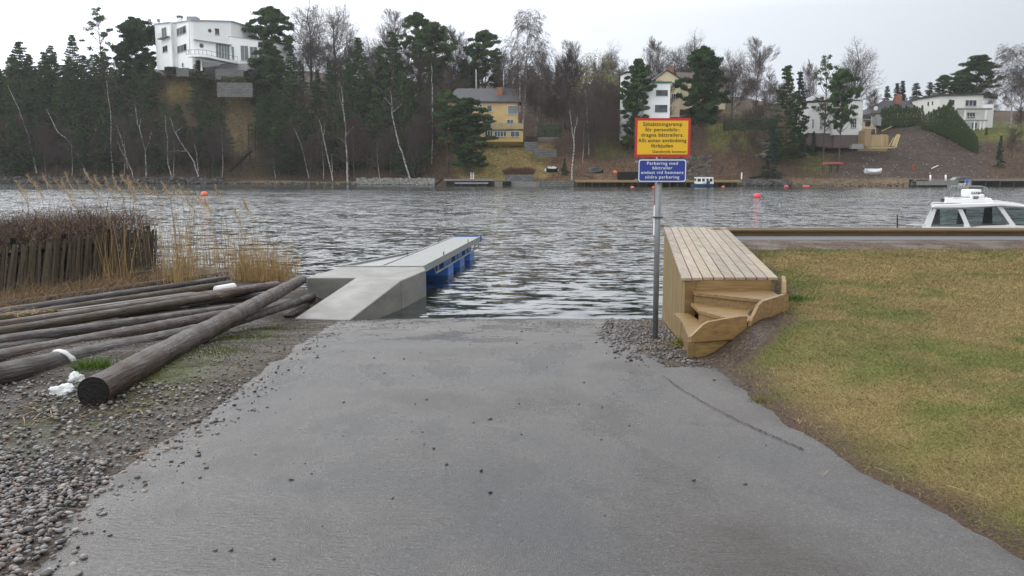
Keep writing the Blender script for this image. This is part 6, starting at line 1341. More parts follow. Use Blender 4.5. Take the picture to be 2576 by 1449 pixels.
# ---- white villa on the hill
v = thing('white_villa', 'white flat roofed modern villa with curved balcony on the hilltop', 'house', TP(520, 42))
fr_w = [(388.8, 252, 61.5, 176), (424, 243, 58.2, 176), (429, 242.6, 58, 176), (436, 244.2, 59.2, 176), (441.6, 244.2, 58.8, 176), (474, 236, 53.8, 173), (479, 235.2, 52.7, 173), (486, 235.4, 52.6, 173), (580.7, 243, 54.8, 160)]
t = MB(); Fv = body(t, fr_w, (3.0, 14, 0)); t.build('wall', MT['plaster_white'], v)
t = MB(); pts = [p for p, _ in Fv]; pts = [pts[0], pts[1], pts[2], pts[3], pts[4], pts[5], pts[6], pts[7], pts[8]]
slab(t, pts + [pts[-1] + Vector((3, 14, 0.2)), pts[0] + Vector((3, 14, 0.2))], 0.30, 0.45); rf = t.build('roof', M('pale_grey_fascia', (0.42, 0.43, 0.43), None, 0.6), v)
t = MB(); bxpx(t, 443.8, 44, 455.5, 60, 247, 1.3); ch = t.build('chimney', MT['plaster_white'], rf); t = MB(); bxpx(t, 443.5, 38.7, 455.8, 44, 246.9, 1.5); t.build('chimney_cap', MT['brick_base'], rf)
t = MB(); bxpx(t, 469, 41, 493.6, 56, 243, 3); t.build('roof_box', MT['roof_pale'], rf)
for px in (377, 399.5):
    t = MB(); p = atY(px, 52, 250); t.tube([p - Vector((0, 0, 1.6)), p], 0.05, 6); t.lathe(p + Vector((0, -0.1, 0)), [(0.1, 0.12), (0.4, 0.08), (0.55, -0.06)], 14, 'y'); t.build('satellite_dish', MT['roof_pale'], rf)
fA = Fac((388.8, 252), (424, 243)); fB = Fac((441.6, 244.2), (474, 236)); fC = Fac((486, 235.4), (580.7, 243)); fD = Fac((580, 242.2), (686, 247), 100)
wing = MB(); body(wing, [(577, 242.6, 92.8, 162), (580, 242.2, 92.6, 162.5), (686, 247, 108, 170)], (2.5, 12, 0)); wg = wing.build('wing', MT['plaster_white'], v)
t = MB(); q = [atY(577, 92.8, 242.6), atY(580, 92.6, 242.2), atY(686, 108, 247)]; slab(t, q + [q[2] + Vector((2.5, 12, 0.2)), q[0] + Vector((2.5, 12, 0.2))], 0.18, 0.2); t.build('wing_roof', M('pale_grey_fascia', (0.42, 0.43, 0.43), None, 0.6), v)
window(v, fB, 444.5, 67.5, 468, 87, 3); window(v, fB, 446, 112.6, 469.4, 130.5, 3); window(v, fA, 407, 69, 418.9, 97.5, 2, pane='curtain', name='balcony_door'); window(v, fA, 409, 115, 421.5, 131, 2)
window(v, fC, 540, 71, 551.7, 87.5, 1); window(v, fC, 542.7, 110.5, 577.8, 148, 5, pane='curtain', name='glazed_doors'); window(v, fD, 582, 117, 589.5, 149, 1, pane='curtain', name='balcony_door')
window(v, fD, 605, 114.5, 625, 151.5, 2, pane='curtain'); window(v, fD, 628.4, 117.5, 648, 155, 2, pane='curtain'); window(v, fD, 651, 120.5, 671, 158, 2, pane='curtain')
roundwin(v, fC, 527.6, 77.2, 0.62); roundwin(v, fC, 506.8, 114.9, 0.72); roundwin(v, fB, 459.9, 163.6, 0.72)
t = MB(); bxpx(t, 486, 143, 600, 182, 243.5, 3); t.build('basement_wall', M('basement_render', (0.30, 0.29, 0.29), (0.24, 0.23, 0.24), 0.85, 0.5), v)
t = MB(); bxpx(t, 545, 160, 640, 192, 240.5, 1); t.build('terrace_parapet', M('parapet_render', (0.36, 0.355, 0.36), (0.30, 0.30, 0.30), 0.85, 0.5), v)
bal = [(468, 233.5, 138.5), (480, 232, 137.5), (500, 231.6, 137.0), (520, 232.0, 138.5), (545, 233.6, 144), (575, 236.5, 150.5), (598, 239.5, 155)]
bf_ = [atY(x, y, Y) for x, Y, y in bal]; zt = sum(p.z for p in bf_) / len(bf_)
t = MB(); back = [fC.p(598, 150, 0.3), fC.p(486, 150, 0.3)]; zs = [p.z for p in bf_]
for p in bf_: pass
poly = [Vector((p.x, p.y, p.z)) for p in bf_] + [Vector((back[0].x, back[0].y, bf_[-1].z)), Vector((back[1].x, back[1].y, bf_[0].z))]
t.prism(poly, (0, 0, -0.55)); bl_ = t.build('balcony', MT['plaster_white'], v)
t = MB(); top = [p + Vector((0, 0.1, 1.25)) for p in bf_]; t.tube(top, 0.05, 6); t.tube([p - Vector((0, 0, 1.1)) for p in top], 0.03, 6)
dense = []
for a, b in zip(bf_[:-1], bf_[1:]):
    for k in (0, 0.5): dense.append(a.lerp(b, k))
for p in dense + [bf_[-1]]: t.tube([p + Vector((0, 0.1, 0)), p + Vector((0, 0.1, 1.25))], 0.04, 6)
t.build('railing', MT['frame_dark'], bl_)
t = MB(); p = atY(506.7, 164, 235); q = atY(506.7, 143, 235); t.tube([Vector((p.x, p.y, p.z - 1.5)), q], 0.26, 12); t.build('column', MT['plaster_white'], v)
t = MB(); a = fC.p(487.7, 99.5, 0.5); b = fC.p(582, 113.5, 0.5); t.beam(a, Vector((b.x, b.y, a.z)) if False else b, 1.0, 0.12); t.build('awning', MT['roof_pale'], v)
t = MB(); p = fA.p(401, 99, 0.6); q = fA.p(422.5, 99, 0.6); t.beam(p, Vector((q.x, q.y, p.z)), 1.1, 0.25); sb = t.build('small_balcony', M('balcony_slab_grey', (0.2, 0.2, 0.21)), v)
t = MB(); o_ = fA.n * 0.5
for k in range(5): t.tube([p + o_ + Vector((0, 0, .2 + k * 0.28)), Vector((q.x, q.y, p.z)) + o_ + Vector((0, 0, .2 + k * 0.28))], 0.025, 5)
t.build('railing', MT['galv'], sb)
t = MB(); t.tube([fB.p(476, 54, 0.15), fB.p(476.5, 135, 0.15)], 0.06, 6); t.build('downpipe', MT['galv'], v)
def wallthing(name, label, x0, yt0, x1, yt1, yb, Y0, Y1, mat, d=0.6, cat='wall'):
    a = atY(x0, yt0, Y0); b = atY(x1, yt1, Y1); a2 = atY(x0, yb, Y0); t = MB(); zb = atY((x0 + x1) / 2, yb, (Y0 + Y1) / 2).z
    t.prism([(a.x, a.y, zb - 0.6), (b.x, b.y, zb - 0.6), (b.x, b.y, b.z), (a.x, a.y, a.z)], (0, d, 0)); return tag(t.build(name, MT[mat]), label, cat)
wallthing('stone_wall', 'grey stone terrace wall under the left end of the white villa', 443, 171, 474, 171, 187, 233, 233, 'stone_wall')
wallthing('stone_wall', 'upper grey stone terrace wall under the villa balcony', 541, 174, 612, 176, 194, 234, 234, 'stone_wall')
wallthing('stone_wall', 'lower grey stone terrace wall right below the villa', 545, 207, 634, 209, 238, 228, 228, 'stone_wall')
def hedge(label, x0, x1, yt, yb, Y, d, n=2200, col=G2):
    a = atY(x0, yt, Y); b = atY(x1, yb, Y); c = Vector(((a.x + b.x) / 2, Y + d / 2, b.z)); root = thing('hedge', label, 'hedge', c)
    P = np.stack([(RNG.random(n) - .5) * (b.x - a.x), (RNG.random(n) - .5) * d, RNG.random(n) * (a.z - b.z + 0.4) - 0.4], -1); u = rdir(n) * 0.22; w_ = rdir(n) * 0.12
    quads(P, u, w_, col * (0.6 + 0.8 * RNG.random((n, 1))), 'foliage', MT['leaf'], root); t = MB(); t.box(a.x + 0.3, b.x - 0.3, Y + 0.3, Y + d - 0.3, b.z - 0.4, a.z - 0.3); t.build('core', MT['bark_grey'], root)
hedge('clipped dark hedge left of the white villa at its foot', 413, 441.5, 168, 180, 236, 2.5); hedge('clipped dark hedge below the right wing of the villa', 607, 640, 178, 196, 235, 2.5)
hedge('long clipped hedge on the knoll right of the big dark pine', 1826, 1958, 299, 322, 206, 2.5, 5000, G1); hedge('round dark bushes beside the drive right of the yellow house', 1352, 1412, 313, 338, 207, 4, 3500, G1)
hedge('yellowish green hedge on the villa terrace', 556, 612, 192, 206, 232, 2, 1800, np.array([0.10, 0.12, 0.04]))

# ---- yellow house
YH = 214
v = thing('yellow_house', 'yellow rendered house with grey tiled hip roof and brick chimney', 'house', TP(1215, 22))
t = MB(); Fy = body(t, [(1118, YH, 254.5, 358), (1305, YH, 254.8, 345)], (0, 9.5, 0)); t.build('wall', MT['plaster_yellow'], v)
fY = Fac((1118, YH), (1305, YH), 254)
e = [atY(1112, 254.5, YH - 0.6), atY(1311.9, 254.8, YH - 0.6)]; e[1].z = e[0].z; r = [atY(1150, 222.5, YH + 4.7), atY(1290, 224, YH + 4.7)]; r[1].z = r[0].z; bk_ = [Vector((e[0].x, YH + 10, e[0].z)), Vector((e[1].x, YH + 10, e[0].z))]
t = MB(); dn = Vector((0, 0, -0.25)); t.add([e[0], e[1], bk_[1], bk_[0], r[0], r[1], e[0] + dn, e[1] + dn, bk_[1] + dn, bk_[0] + dn], [(0, 1, 5, 4), (1, 2, 5), (2, 3, 4, 5), (3, 0, 4), (6, 9, 8, 7), (0, 6, 7, 1), (1, 7, 8, 2), (2, 8, 9, 3), (3, 9, 6, 0)]); rf = t.build('roof', MT['roof_grey'], v)
t = MB(); bxpx(t, 1249, 219, 1264, 247, YH + 1.8, 1.5); t.build('chimney', MT['brick_red'], rf)
t = MB(); t.beam(e[0] + Vector((0, -0.08, -0.2)), e[1] + Vector((0, -0.08, -0.2)), 0.14, 0.14); t.tube([fY.p(1303.5, 257, 0.1), fY.p(1303.5, 345, 0.1)], 0.06, 6); t.build('gutter', MT['frame_dark'], rf)
window(v, fY, 1224.5, 264.5, 1238, 281, 1); window(v, fY, 1277, 265, 1301, 287.5, 1, pane='curtain'); window(v, fY, 1224.5, 297.3, 1238, 312.5, 1); window(v, fY, 1275, 300, 1292, 323.5, 2, name='balcony_door'); window(v, fY, 1201, 297.5, 1205.7, 304, 1); window(v, fY, 1198.5, 261.8, 1213, 269.6, 2); window(v, fY, 1165, 263, 1180, 277, 1, pane='curtain')
t = MB(); body(t, [(1186, YH - 2.6, 326, 356.5), (1316, YH - 2.6, 326, 356.5)], (0, 2.58, 0)); ext = t.build('extension', MT['board_yellow'], v); fX = Fac((1186, YH - 2.6), (1316, YH - 2.6), 326)
for a in ((1219.7, 328.8, 1239.6, 343, 3), (1243.4, 329.5, 1274, 344.2, 4), (1283.6, 330, 1307, 344.6, 2)): window(v, fX, *a[:4], a[4])
a = atY(1184, 325.8, YH - 2.8); b = atY(1317.5, 325.8, YH - 2.8); t = MB(); t.box(a.x, b.x, YH - 2.85, YH - 0.02, a.z - 0.22, a.z); tr = t.build('terrace', MT['frame_dark'], v)
t = MB(); t.tube([a + Vector((0, 0.1, 1.55)), Vector((b.x, b.y + 0.1, a.z + 1.55))], 0.05, 6)
for i in range(9): x = lerp(a.x, b.x, i / 8); t.tube([(x, a.y + 0.1, a.z), (x, a.y + 0.1, a.z + 1.55)], 0.04, 5)
rl = t.build('railing', MT['galv'], tr)
for i in range(8): x0 = lerp(a.x, b.x, i / 8) + 0.12; x1 = lerp(a.x, b.x, (i + 1) / 8) - 0.12; tt = MB(); tt.box(x0, x1, a.y + 0.09, a.y + 0.11, a.z + 0.15, a.z + 1.45); tt.build('panel', M('railing_panel', (0.42, 0.33, 0.16), None, 0.4) if i == 0 else bpy.data.materials['railing_panel'], tr)
wallthing('stone_wall', 'rough grey stone wall at the right corner of the yellow house', 1320, 357, 1353, 357, 374, 206, 206, 'stone_wall'); wallthing('stone_wall', 'low stone wall along the path right of the yellow lawn', 1345, 374, 1400, 376, 388, 204, 205, 'stone_wall')
pf = thing('picket_fence', 'short grey picket fence on the stone wall beside the yellow house', 'fence', TP(1336, 16)); t = MB()
for i in range(26): x = 1323 + i * 1.15; p = atY(x, 343, 206.2); q = atY(x, 357, 206.2); t.box(p.x, p.x + 0.07, 206.2, 206.24, q.z, p.z)
t.build('pickets', MT['wood_grey'], pf); t = MB(); p = atY(1322, 347, 206.28); q = atY(1353, 347, 206.28); t.beam(p, q, 0.05, 0.08); t.build('rail', MT['wood_grey'], pf)

# ---- white tower house
v = thing('white_house', 'tall white plastered house with green roof edge behind the signs', 'house', TP(1620, 30)); YW = 207
t = MB(); body(t, [(1561, YW + 5, 190, 352), (1578, YW + 1, 184, 352), (1612, YW - 1, 181, 352)], (2, 9, 0)); t.build('wall', MT['plaster_white'], v)
t = MB(); q = [atY(1558, 189.5, YW + 5.4), atY(1576, 182.5, YW + 0.6), atY(1613, 180, YW - 1.4)]; slab(t, q + [q[2] + Vector((2, 10, 1)), q[0] + Vector((2, 10, 1))], 0.25, 0.3); t.build('roof', MT['roof_dark'], v)
t = MB(); body(t, [(1610, YW - 1, 209.5, 345), (1686.5, YW - 1, 209.5, 330)], (0, 9, 0)); t.build('front_block', MT['plaster_white'], v); fW = Fac((1610, YW - 1), (1686.5, YW - 1), 209); fL = Fac((1561, YW + 5), (1578, YW + 1), 187)
t = MB(); q = [atY(1610, 209, YW - 1), atY(1686.5, 209, YW - 1)]; slab(t, q + [q[1] + Vector((0, 9, 0)), q[0] + Vector((0, 9, 0))], 0.35, 0.45); t.build('green_roof_edge', M('green_sheet_metal', (0.03, 0.13, 0.07), None, 0.5), v)
window(v, fW, 1650.4, 226.7, 1679.6, 240.5, 2, 'frame_dark'); window(v, fW, 1648, 264, 1678.6, 281.5, 3, 'frame_dark'); window(v, fL, 1563.5, 230, 1567, 245, 1, 'frame_dark')
# ---- cream gabled house
v = thing('cream_house', 'cream gabled house with brown tile roof and red chimney behind the white house', 'house', TP(1700, 45)); YC = 226
t = MB(); a = [atY(1650, 198, YC), atY(1677.9, 178.5, YC), atY(1712, 199, YC)]; zb = atY(1680, 275, YC).z - 2
t.prism([(a[0].x, YC, zb), (a[2].x, YC, zb), a[2], a[1], a[0]], (0, 12, 0)); t.build('gable_wall', MT['plaster_cream'], v)
t = MB(); D = Vector((0, 13, 0)); o = Vector((0, -0.5, 0.05)); l0 = a[0] + Vector((-0.8, 0, -0.5)) + o; r0_ = a[2] + Vector((0.9, 0, -0.55)) + o; ap = a[1] + o + Vector((0, 0, 0.15)); th = Vector((0, 0, 0.22))
t.hexa([l0, ap, ap + D, l0 + D, l0 + th, ap + th, ap + D + th, l0 + D + th]); t.hexa([ap + Vector((.004, 0, 0)), r0_, r0_ + D, ap + D + Vector((.004, 0, 0)), ap + th + Vector((.004, 0, 0)), r0_ + th, r0_ + D + th, ap + D + th + Vector((.004, 0, 0))]); rf = t.build('roof', MT['roof_brown'], v)
t = MB(); bxpx(t, 1679.6, 170, 1695, 186, YC + 2, 1.6); t.build('chimney', MT['brick_red'], rf)
t = MB(); body(t, [(1712, YC + 3, 204, 275), (1826, YC + 3, 212, 275)], (0, 8, 0)); t.build('long_wall', MT['plaster_cream'], v); p = atY(1708, 203.5, YC + 2.4); q = atY(1830, 211.5, YC + 2.4)
t = MB(); t.hexa([p, q, q + Vector((0, 4.6, 2.6)), p + Vector((0, 4.6, 2.6)), p + th, q + th, q + Vector((0, 4.6, 2.82)), p + Vector((0, 4.6, 2.82))]); t.build('long_roof', MT['roof_brown'], v)
fc = Fac((1650, YC), (1712, YC), 198); window(v, fc, 1690, 206, 1707, 220, 3); window(v, fc, 1689, 235.7, 1708, 250, 4); fc2 = Fac((1712, YC + 3), (1826, YC + 3), 208); window(v, fc2, 1738, 214, 1752, 226, 2); window(v, fc2, 1778, 216, 1792, 228, 2)
# ---- white house on brick basement
v = thing('brick_based_house', 'white three storey house on a dark brick basement behind thin pines', 'house', TP(2100, 32)); YB = 209
t = MB(); body(t, [(2034, YB + 3, 259, 334), (2097.5, YB, 256, 336)], (0, 11, 0)); body(t, [(2097.6, YB - 0.8, 256, 339.6), (2172, YB - 0.8, 253, 339.6)], (0, 11, 0)); t.build('wall', MT['brick_white'], v)
t = MB(); body(t, [(2036, YB + 3.05, 333.5, 366), (2097, YB + 0.06, 335.5, 372)], (0, 9, 0)); body(t, [(2098, YB - 0.72, 339.2, 372), (2171, YB - 0.72, 339.2, 372)], (0, 9, 0)); t.build('basement', MT['brick_base'], v)
t = MB(); e0 = atY(2030, 258.5, YB + 2.5); e1 = atY(2099, 255.5, YB - 0.6); e2 = atY(2177, 252.5, YB - 1.4); e1.z = e2.z = e0.z = (e0.z + e2.z) / 2 + 0.3; rr0 = atY(2052, 238, YB + 8); rr1 = atY(2150, 238, YB + 8)
t.add([e0, e1, e2, Vector((e2.x, YB + 14, e2.z)), Vector((e0.x, YB + 14, e0.z)), rr0, rr1], [(0, 1, 5), (1, 2, 6, 5), (2, 3, 6), (3, 4, 5, 6), (4, 0, 5), (0, 4, 3, 2, 1)]); t.build('roof', MT['roof_pale'], v)
f1 = Fac((2034, YB + 3), (2097.5, YB), 257); f2 = Fac((2097.6, YB - 0.8), (2172, YB - 0.8), 255)
for a in ((2045, 265.5, 2051.8, 276.5), (2065, 262.5, 2072, 275), (2087, 261, 2094, 273)): window(v, f1, *a, 2, hm=1, fw=0.07)
for a in ((2042.5, 299.5, 2048, 322), (2062.5, 297.5, 2070, 324.5), (2082.7, 301.5, 2089.5, 323)): window(v, f1, *a, 2, hm=2, fw=0.07)
for a in ((2115, 262, 2123, 274), (2140, 262, 2150, 274)): window(v, f2, *a, 2, hm=1, fw=0.07)
for a in ((2114.5, 299.5, 2121, 322, 2), (2139.7, 297, 2154.7, 321.5, 3)): window(v, f2, *a[:4], a[4], hm=2, fw=0.07)
# ---- dark roofed house
v = thing('dark_roofed_house', 'low house with large dark tile roof and brick chimney behind the hedge', 'house', TP(2260, 60)); YD = 236
t = MB(); body(t, [(2200, YD, 290, 315), (2330, YD, 278, 315)], (0, 12, 0)); t.build('wall', MT['plaster_cream'], v)
t = MB(); e0 = atY(2186, 287, YD - 1); e1 = atY(2340, 268, YD - 1); rr0 = atY(2222.5, 252.5, YD + 6); rr1 = atY(2334, 253, YD + 6); t.add([e0, e1, rr1, rr0, e0 + Vector((0, 14, 0)), e1 + Vector((0, 14, 0))], [(0, 1, 2, 3), (3, 2, 5, 4), (0, 3, 4), (1, 5, 2), (0, 4, 5, 1)]); rf = t.build('roof', MT['roof_dark'], v)
t = MB(); bxpx(t, 2256, 241, 2267.7, 262, YD + 3, 1.6); t.build('chimney', MT['brick_red'], rf); t = MB(); bxpx(t, 2258, 236.5, 2265.7, 241, YD + 3.2, 1.2); t.build('chimney_cap', MT['brick_red'], rf)
t = MB(); p = atY(2203, 272.5, YD - 1.8); t.lathe(p, [(0.1, 0.1), (0.55, 0), (0.6, -0.08)], 14, 'y'); t.tube([p, p + Vector((0.2, 1.5, -0.3))], 0.05, 5); t.build('satellite_dish', MT['frame_white'], rf)
v = thing('site_cabin', 'pale grey box shaped cabin at the left end of the thuja hedge', 'cabin', atY(2208, 314, 222)); t = MB(); bxpx(t, 2199.7, 293, 2216.3, 316, 222, 2.2); t.build('body', MT['roof_pale'], v); t = MB(); bxpx(t, 2201.5, 296, 2207, 314, 221.95, 0.04); t.build('door', MT['galv'], v)
v = thing('garage', 'small dark roofed garage behind the timber formwork', 'garage', atY(2186, 320, 226)); t = MB(); bxpx(t, 2170, 303, 2200, 325, 226, 6); t.build('wall', MT['plaster_cream'], v); t = MB(); bxpx(t, 2168, 290, 2202, 302.8, 225.4, 8); t.build('roof', MT['roof_dark'], v); t = MB(); bxpx(t, 2177, 306, 2190, 318, 225.95, 0.04); t.build('garage_door', MT['frame_dark'], v)
# ---- large white house, right
v = thing('large_white_house', 'large off white house with two pillared balconies at the upper right', 'house', TP(2400, 48)); YL = 227
t = MB(); body(t, [(2309, YL + 9, 250.5, 330), (2365.6, YL, 241.5, 330), (2474, YL + 1.5, 239.5, 328)], (1.5, 10, 0)); t.build('wall', M('offwhite_plaster', (0.80, 0.79, 0.73), (0.72, 0.71, 0.66), 0.85, 0.4), v)
t = MB(); q = [atY(2306, 250, YL + 9.4), atY(2365.6, 240.5, YL - 0.6), atY(2480, 238.5, YL + 1.2)]; slab(t, q + [q[2] + Vector((1.5, 11, 0)), q[0] + Vector((1.5, 8, 0))], 0.35, 0.3); rf = t.build('roof', MT['roof_dark'], v)
t = MB(); bxpx(t, 2348, 233, 2361.5, 245, YL + 6, 1.5); t.build('chimney', MT['brick_base'], rf)
f1 = Fac((2309, YL + 9), (2365.6, YL), 246); f2 = Fac((2365.6, YL), (2474, YL + 1.5), 240)
window(v, f1, 2333.7, 256.5, 2336.4, 266, 1, 'frame_dark', sill=False); window(v, f1, 2344.3, 254.8, 2347, 264, 1, 'frame_dark', sill=False); window(v, f2, 2385.8, 250.3, 2401.5, 265, 2); window(v, f2, 2427.8, 251.2, 2456.8, 267, 3, name='balcony_door'); window(v, f2, 2432, 282.7, 2453, 297.8, 3, name='balcony_door'); window(v, f2, 2397, 281, 2401.5, 293, 1); window(v, f2, 2444, 307.7, 2457.6, 324, 2)
t = MB(); bxpx(t, 2457.8, 262, 2496, 325, YL + 3.5, 5); t.build('side_wing', bpy.data.materials['offwhite_plaster'], v); t = MB(); bxpx(t, 2473, 263, 2498, 272, YL - 1.2, 0.2); t.build('parapet', MT['plaster_white'], v)
for (x0, x1, y0, y1, rl_) in ((2414.8, 2496, 271.5, 276, 0), (2426.6, 2485, 301.5, 304, 8)):
    a = atY(x0, y0, YL - 1.6); b = atY(x1, y1, YL - 1.6); t = MB(); t.box(a.x, b.x, YL - 1.6, YL - 0.02 + (3.4 if False else 0), b.z, a.z); bb_ = t.build('balcony', M('balcony_edge', (0.25, 0.25, 0.25), None, 0.7) if not rl_ else bpy.data.materials['balcony_edge'], v)
    if rl_:
        t = MB(); t.tube([a + Vector((0, .08, .85)), Vector((b.x, a.y + .08, a.z + .85))], 0.04, 5)
        for i in range(9): x = lerp(a.x, b.x, i / 8); t.tube([(x, a.y + .08, a.z), (x, a.y + .08, a.z + .85)], 0.03, 5)
        t.build('railing', MT['frame_white'], bb_)
for (x, y0, y1) in ((2429, 276, 301.5), (2481, 276, 301.5), (2452, 304, 326), (2467, 304, 326), (2476, 304, 326)):
    a = atY(x, y0, YL - 1.45); b = atY(x, y1, YL - 1.45); t = MB(); t.box(a.x - 0.14, a.x + 0.14, YL - 1.5, YL - 1.2, b.z - (0.6 if y1 > 310 else 0), a.z); t.build('column', MT['plaster_white'], v)
# ================================================================== BUILDING SITE, SHORE THINGS
MT['ply'] = M('formwork_ply', (0.40, 0.29, 0.15), (0.33, 0.24, 0.125), 0.7, 1.0, (3, 3, 0.5)); MT['lumber'] = M('fresh_lumber', (0.62, 0.50, 0.24), (0.5, 0.38, 0.17), 0.7, 3)
v = thing('timber_formwork', 'light brown timber formwork walls beside the brick based house', 'formwork', atY(2195, 368, 203))
t = MB(); body(t, [(2162, 206, 330, 369), (2177, 203.5, 327, 369), (2192, 202.5, 325, 369)], (0, 0.5, 0)); t.build('tall_panel', MT['ply'], v)
t = MB(); body(t, [(2192.5, 202.4, 338.7, 369), (2230, 203.5, 338, 369), (2236.4, 205, 342, 369)], (0, 0.5, 0)); t.build('low_panel', MT['ply'], v)
t = MB()
for (x0, y0, x1, y1) in ((2165, 310, 2179, 328), (2184, 328, 2192, 312), (2192, 310, 2203, 326), (2170, 300, 2172, 330), (2193, 291, 2193, 326), (2166, 299, 2196, 302), (2203, 319, 2203, 336), (2218.5, 338, 2218.5, 368), (2231, 339, 2231, 368)): t.beam(atY(x0, y0, 203.2), atY(x1, y1, 203.2), 0.12, 0.12)
t.build('scantlings', MT['lumber'], v)
for i, (x0, y0, x1, y1) in enumerate([(2236, 368, 2248, 347), (2243, 367, 2254, 342), (2246, 368, 2257, 338), (2249, 368, 2260, 337.5), (2252, 369, 2262, 338.5), (2254, 370, 2264.5, 339.5)]):
    p = atY(x0, y0, 203); q = atY(x1, y1, 205); t = MB(); t.beam(p, q, 0.13, 0.13); tag(t.build('leaning_plank', MT['lumber']), 'fresh yellow plank leaning in a row right of the formwork', 'plank', 'planks leaning right of the formwork')
t = MB(); 
for i in range(7): p = atY(2182 + i * 4, 372 + (i % 3), 200 + i * 0.3); q = atY(2232 + i * 4, 370 + (i % 2) * 2, 200 + i * 0.3); t.beam(p, q, 0.15, 0.1)
tag(t.build('lumber_pile', MT['lumber']), 'pile of long yellow boards lying in front of the formwork', 'lumber pile')
t = MB(); p = atY(2217, 330, 212); q = atY(2244, 318, 212); t.beam(p, q, 0.2, 0.12); tag(t.build('plank', MT['lumber']), 'pale plank lying high on the left of the earth mound', 'plank')
wallthing('concrete_slab', 'pale concrete slab lying before the basement', 2143, 362.5, 2173, 361.5, 368, 202, 202, 'concrete', 1.5, 'slab')
# canoe, rowing boat
def smallboat(name, label, cat, x0, y0, x1, y1, W, H, mat, flip, cen):
    p = atY(x0, y0, cen); q = atY(x1, y1, cen); d = q - p; Ln = d.length; o = thing(name, label, cat, p, rotz=math.atan2(d.y, d.x)); t = MB()
    rows = []; n = 14
    for i in range(n + 1):
        s_ = i / n; w_ = W / 2 * math.sin(math.pi * (0.06 + 0.88 * s_)) ** 0.6; sh = H * (1 + 0.5 * (2 * s_ - 1) ** 4); rows.append([(Ln * s_, -w_, sh), (Ln * s_, -w_ * 0.9, H * 0.45), (Ln * s_, -w_ * 0.5, 0.04), (Ln * s_, w_ * 0.5, 0.04), (Ln * s_, w_ * 0.9, H * 0.45), (Ln * s_, w_, sh)])
    if flip: rows = [[(x, -y, H * 1.1 - z) for x, y, z in r] for r in rows]
    k = 6; t.add([p_ for r in rows for p_ in r], [(i * k + j, i * k + j + 1, (i + 1) * k + j + 1, (i + 1) * k + j) for i in range(n) for j in range(k - 1)] + [tuple(range(k)), tuple(n * k + j for j in range(k))]); t.build('hull', MT[mat], o, smooth=True, local=True)
    t = MB(); t.tube([r[0] for r in rows], 0.04, 5); t.tube([r[-1] for r in rows], 0.04, 5); t.build('gunwale', MT['dark'] if mat != 'white' else MT['roof_pale'], o, local=True); return o
MT['redpaint'] = M('red_boat_paint', (0.30, 0.05, 0.035), (0.22, 0.04, 0.03), 0.6, 2)
cn_ = smallboat('canoe', 'red canoe lying upturned on trestles at the shore', 'canoe', 2070, 414, 2121, 410, 0.9, 0.5, 'redpaint', True, 184.5); cn_.location.z += 0.0
t = MB(); a = atY(2073, 414, 184.7); b = atY(2110, 414, 184.7); zg = min(float(tz(2073, 12)), float(tz(2110, 12))) - 0.2
for x in (a.x, (a.x + b.x) / 2, b.x): t.box(x - .05, x + .05, 184.6, 184.7, zg, a.z); t.box(x - .05, x + .05, 185.5, 185.6, zg, a.z)
t.box(a.x, b.x, 184.62, 184.68, a.z - 0.15, a.z); t.box(a.x, b.x, 185.52, 185.58, a.z - 0.15, a.z); tag(t.build('trestle', MT['wood_grey']), 'dark wooden trestle under the red canoe', 'trestle')
rb_ = smallboat('rowing_boat', 'white rowing boat lying tilted on the beach', 'rowing boat', 2173.5, 436, 2215, 434, 1.5, 0.75, 'white', False, 182); rb_.rotation_euler[0] = math.radians(28)
tb = smallboat('covered_boat', 'small boat under a pale tarpaulin on the shore beside the green bush', 'boat', 1374, 434, 1403, 434, 1.7, 0.8, 'wood_grey', False, 191)
crumple('tarpaulin', 'pale grey tarpaulin draped over the small boat left of the green bush', 'tarpaulin', atY(1388, 428, 191.8), 1.25, 0.9, 0.75, 5, M('tarp', (0.50, 0.50, 0.45), (0.42, 0.42, 0.38), 0.7, 3))
# docks on the far shore
def dock(name, label, x0, x1, ytop, Y, d, th, mat, posts=6, cat='jetty', skirt=None):
    a = atY(x0, ytop, Y); b = atY(x1, ytop, Y); z = a.z; o = thing(name, label, cat, Vector(((a.x + b.x) / 2, Y, 0))); t = MB(); n = int((b.x - a.x) / 0.5)
    for i in range(n): kx = lerp(a.x, b.x, i / n); kk = random.uniform(.8, 1.15); t.c = (kk, kk, kk); t.box(kx, kx + (b.x - a.x) / n - 0.04, Y, Y + d, z - 0.06, z)
    t.build('deck', MT[mat], o); t = MB(); t.c = (.9, .9, .9); t.box(a.x, b.x, Y + 0.03, Y + 0.15, z - 0.06 - th, z - 0.064); t.box(a.x, b.x, Y + d - .15, Y + d - .03, z - 0.06 - th, z - 0.064); t.build('beam', MT[mat], o)
    for i in range(posts): kx = lerp(a.x + .3, b.x - .3, i / (posts - 1)); t = MB(); t.c = (.6, .6, .6); t.tube([(kx, Y + 0.25, -1.5), (kx, Y + 0.25, z - 0.07)], 0.11, 6); t.build('post', MT['wood_grey'], o)
    if skirt: t = MB(); t.c = (.45, .45, .45); t.box(a.x, b.x, Y + d - 0.4, Y + d - .2, -1, z - 0.1); t.build('rear_wall', MT['wood_grey'], o)
    return o
MT['wood_pale'] = M('grey_jetty_wood', (0.26, 0.25, 0.23), (0.18, 0.17, 0.16), 0.8, 2, attr=True)
MT['wood_gold'] = M('new_jetty_wood', (0.36, 0.25, 0.09), (0.27, 0.18, 0.07), 0.8, 2, attr=True)
o = dock('grey_jetty', 'long grey jetty in front of the low pine and yellow lawn', 1117, 1243, 450.5, 183, 3.2, 0.35, 'wood_pale', 7, skirt=True)
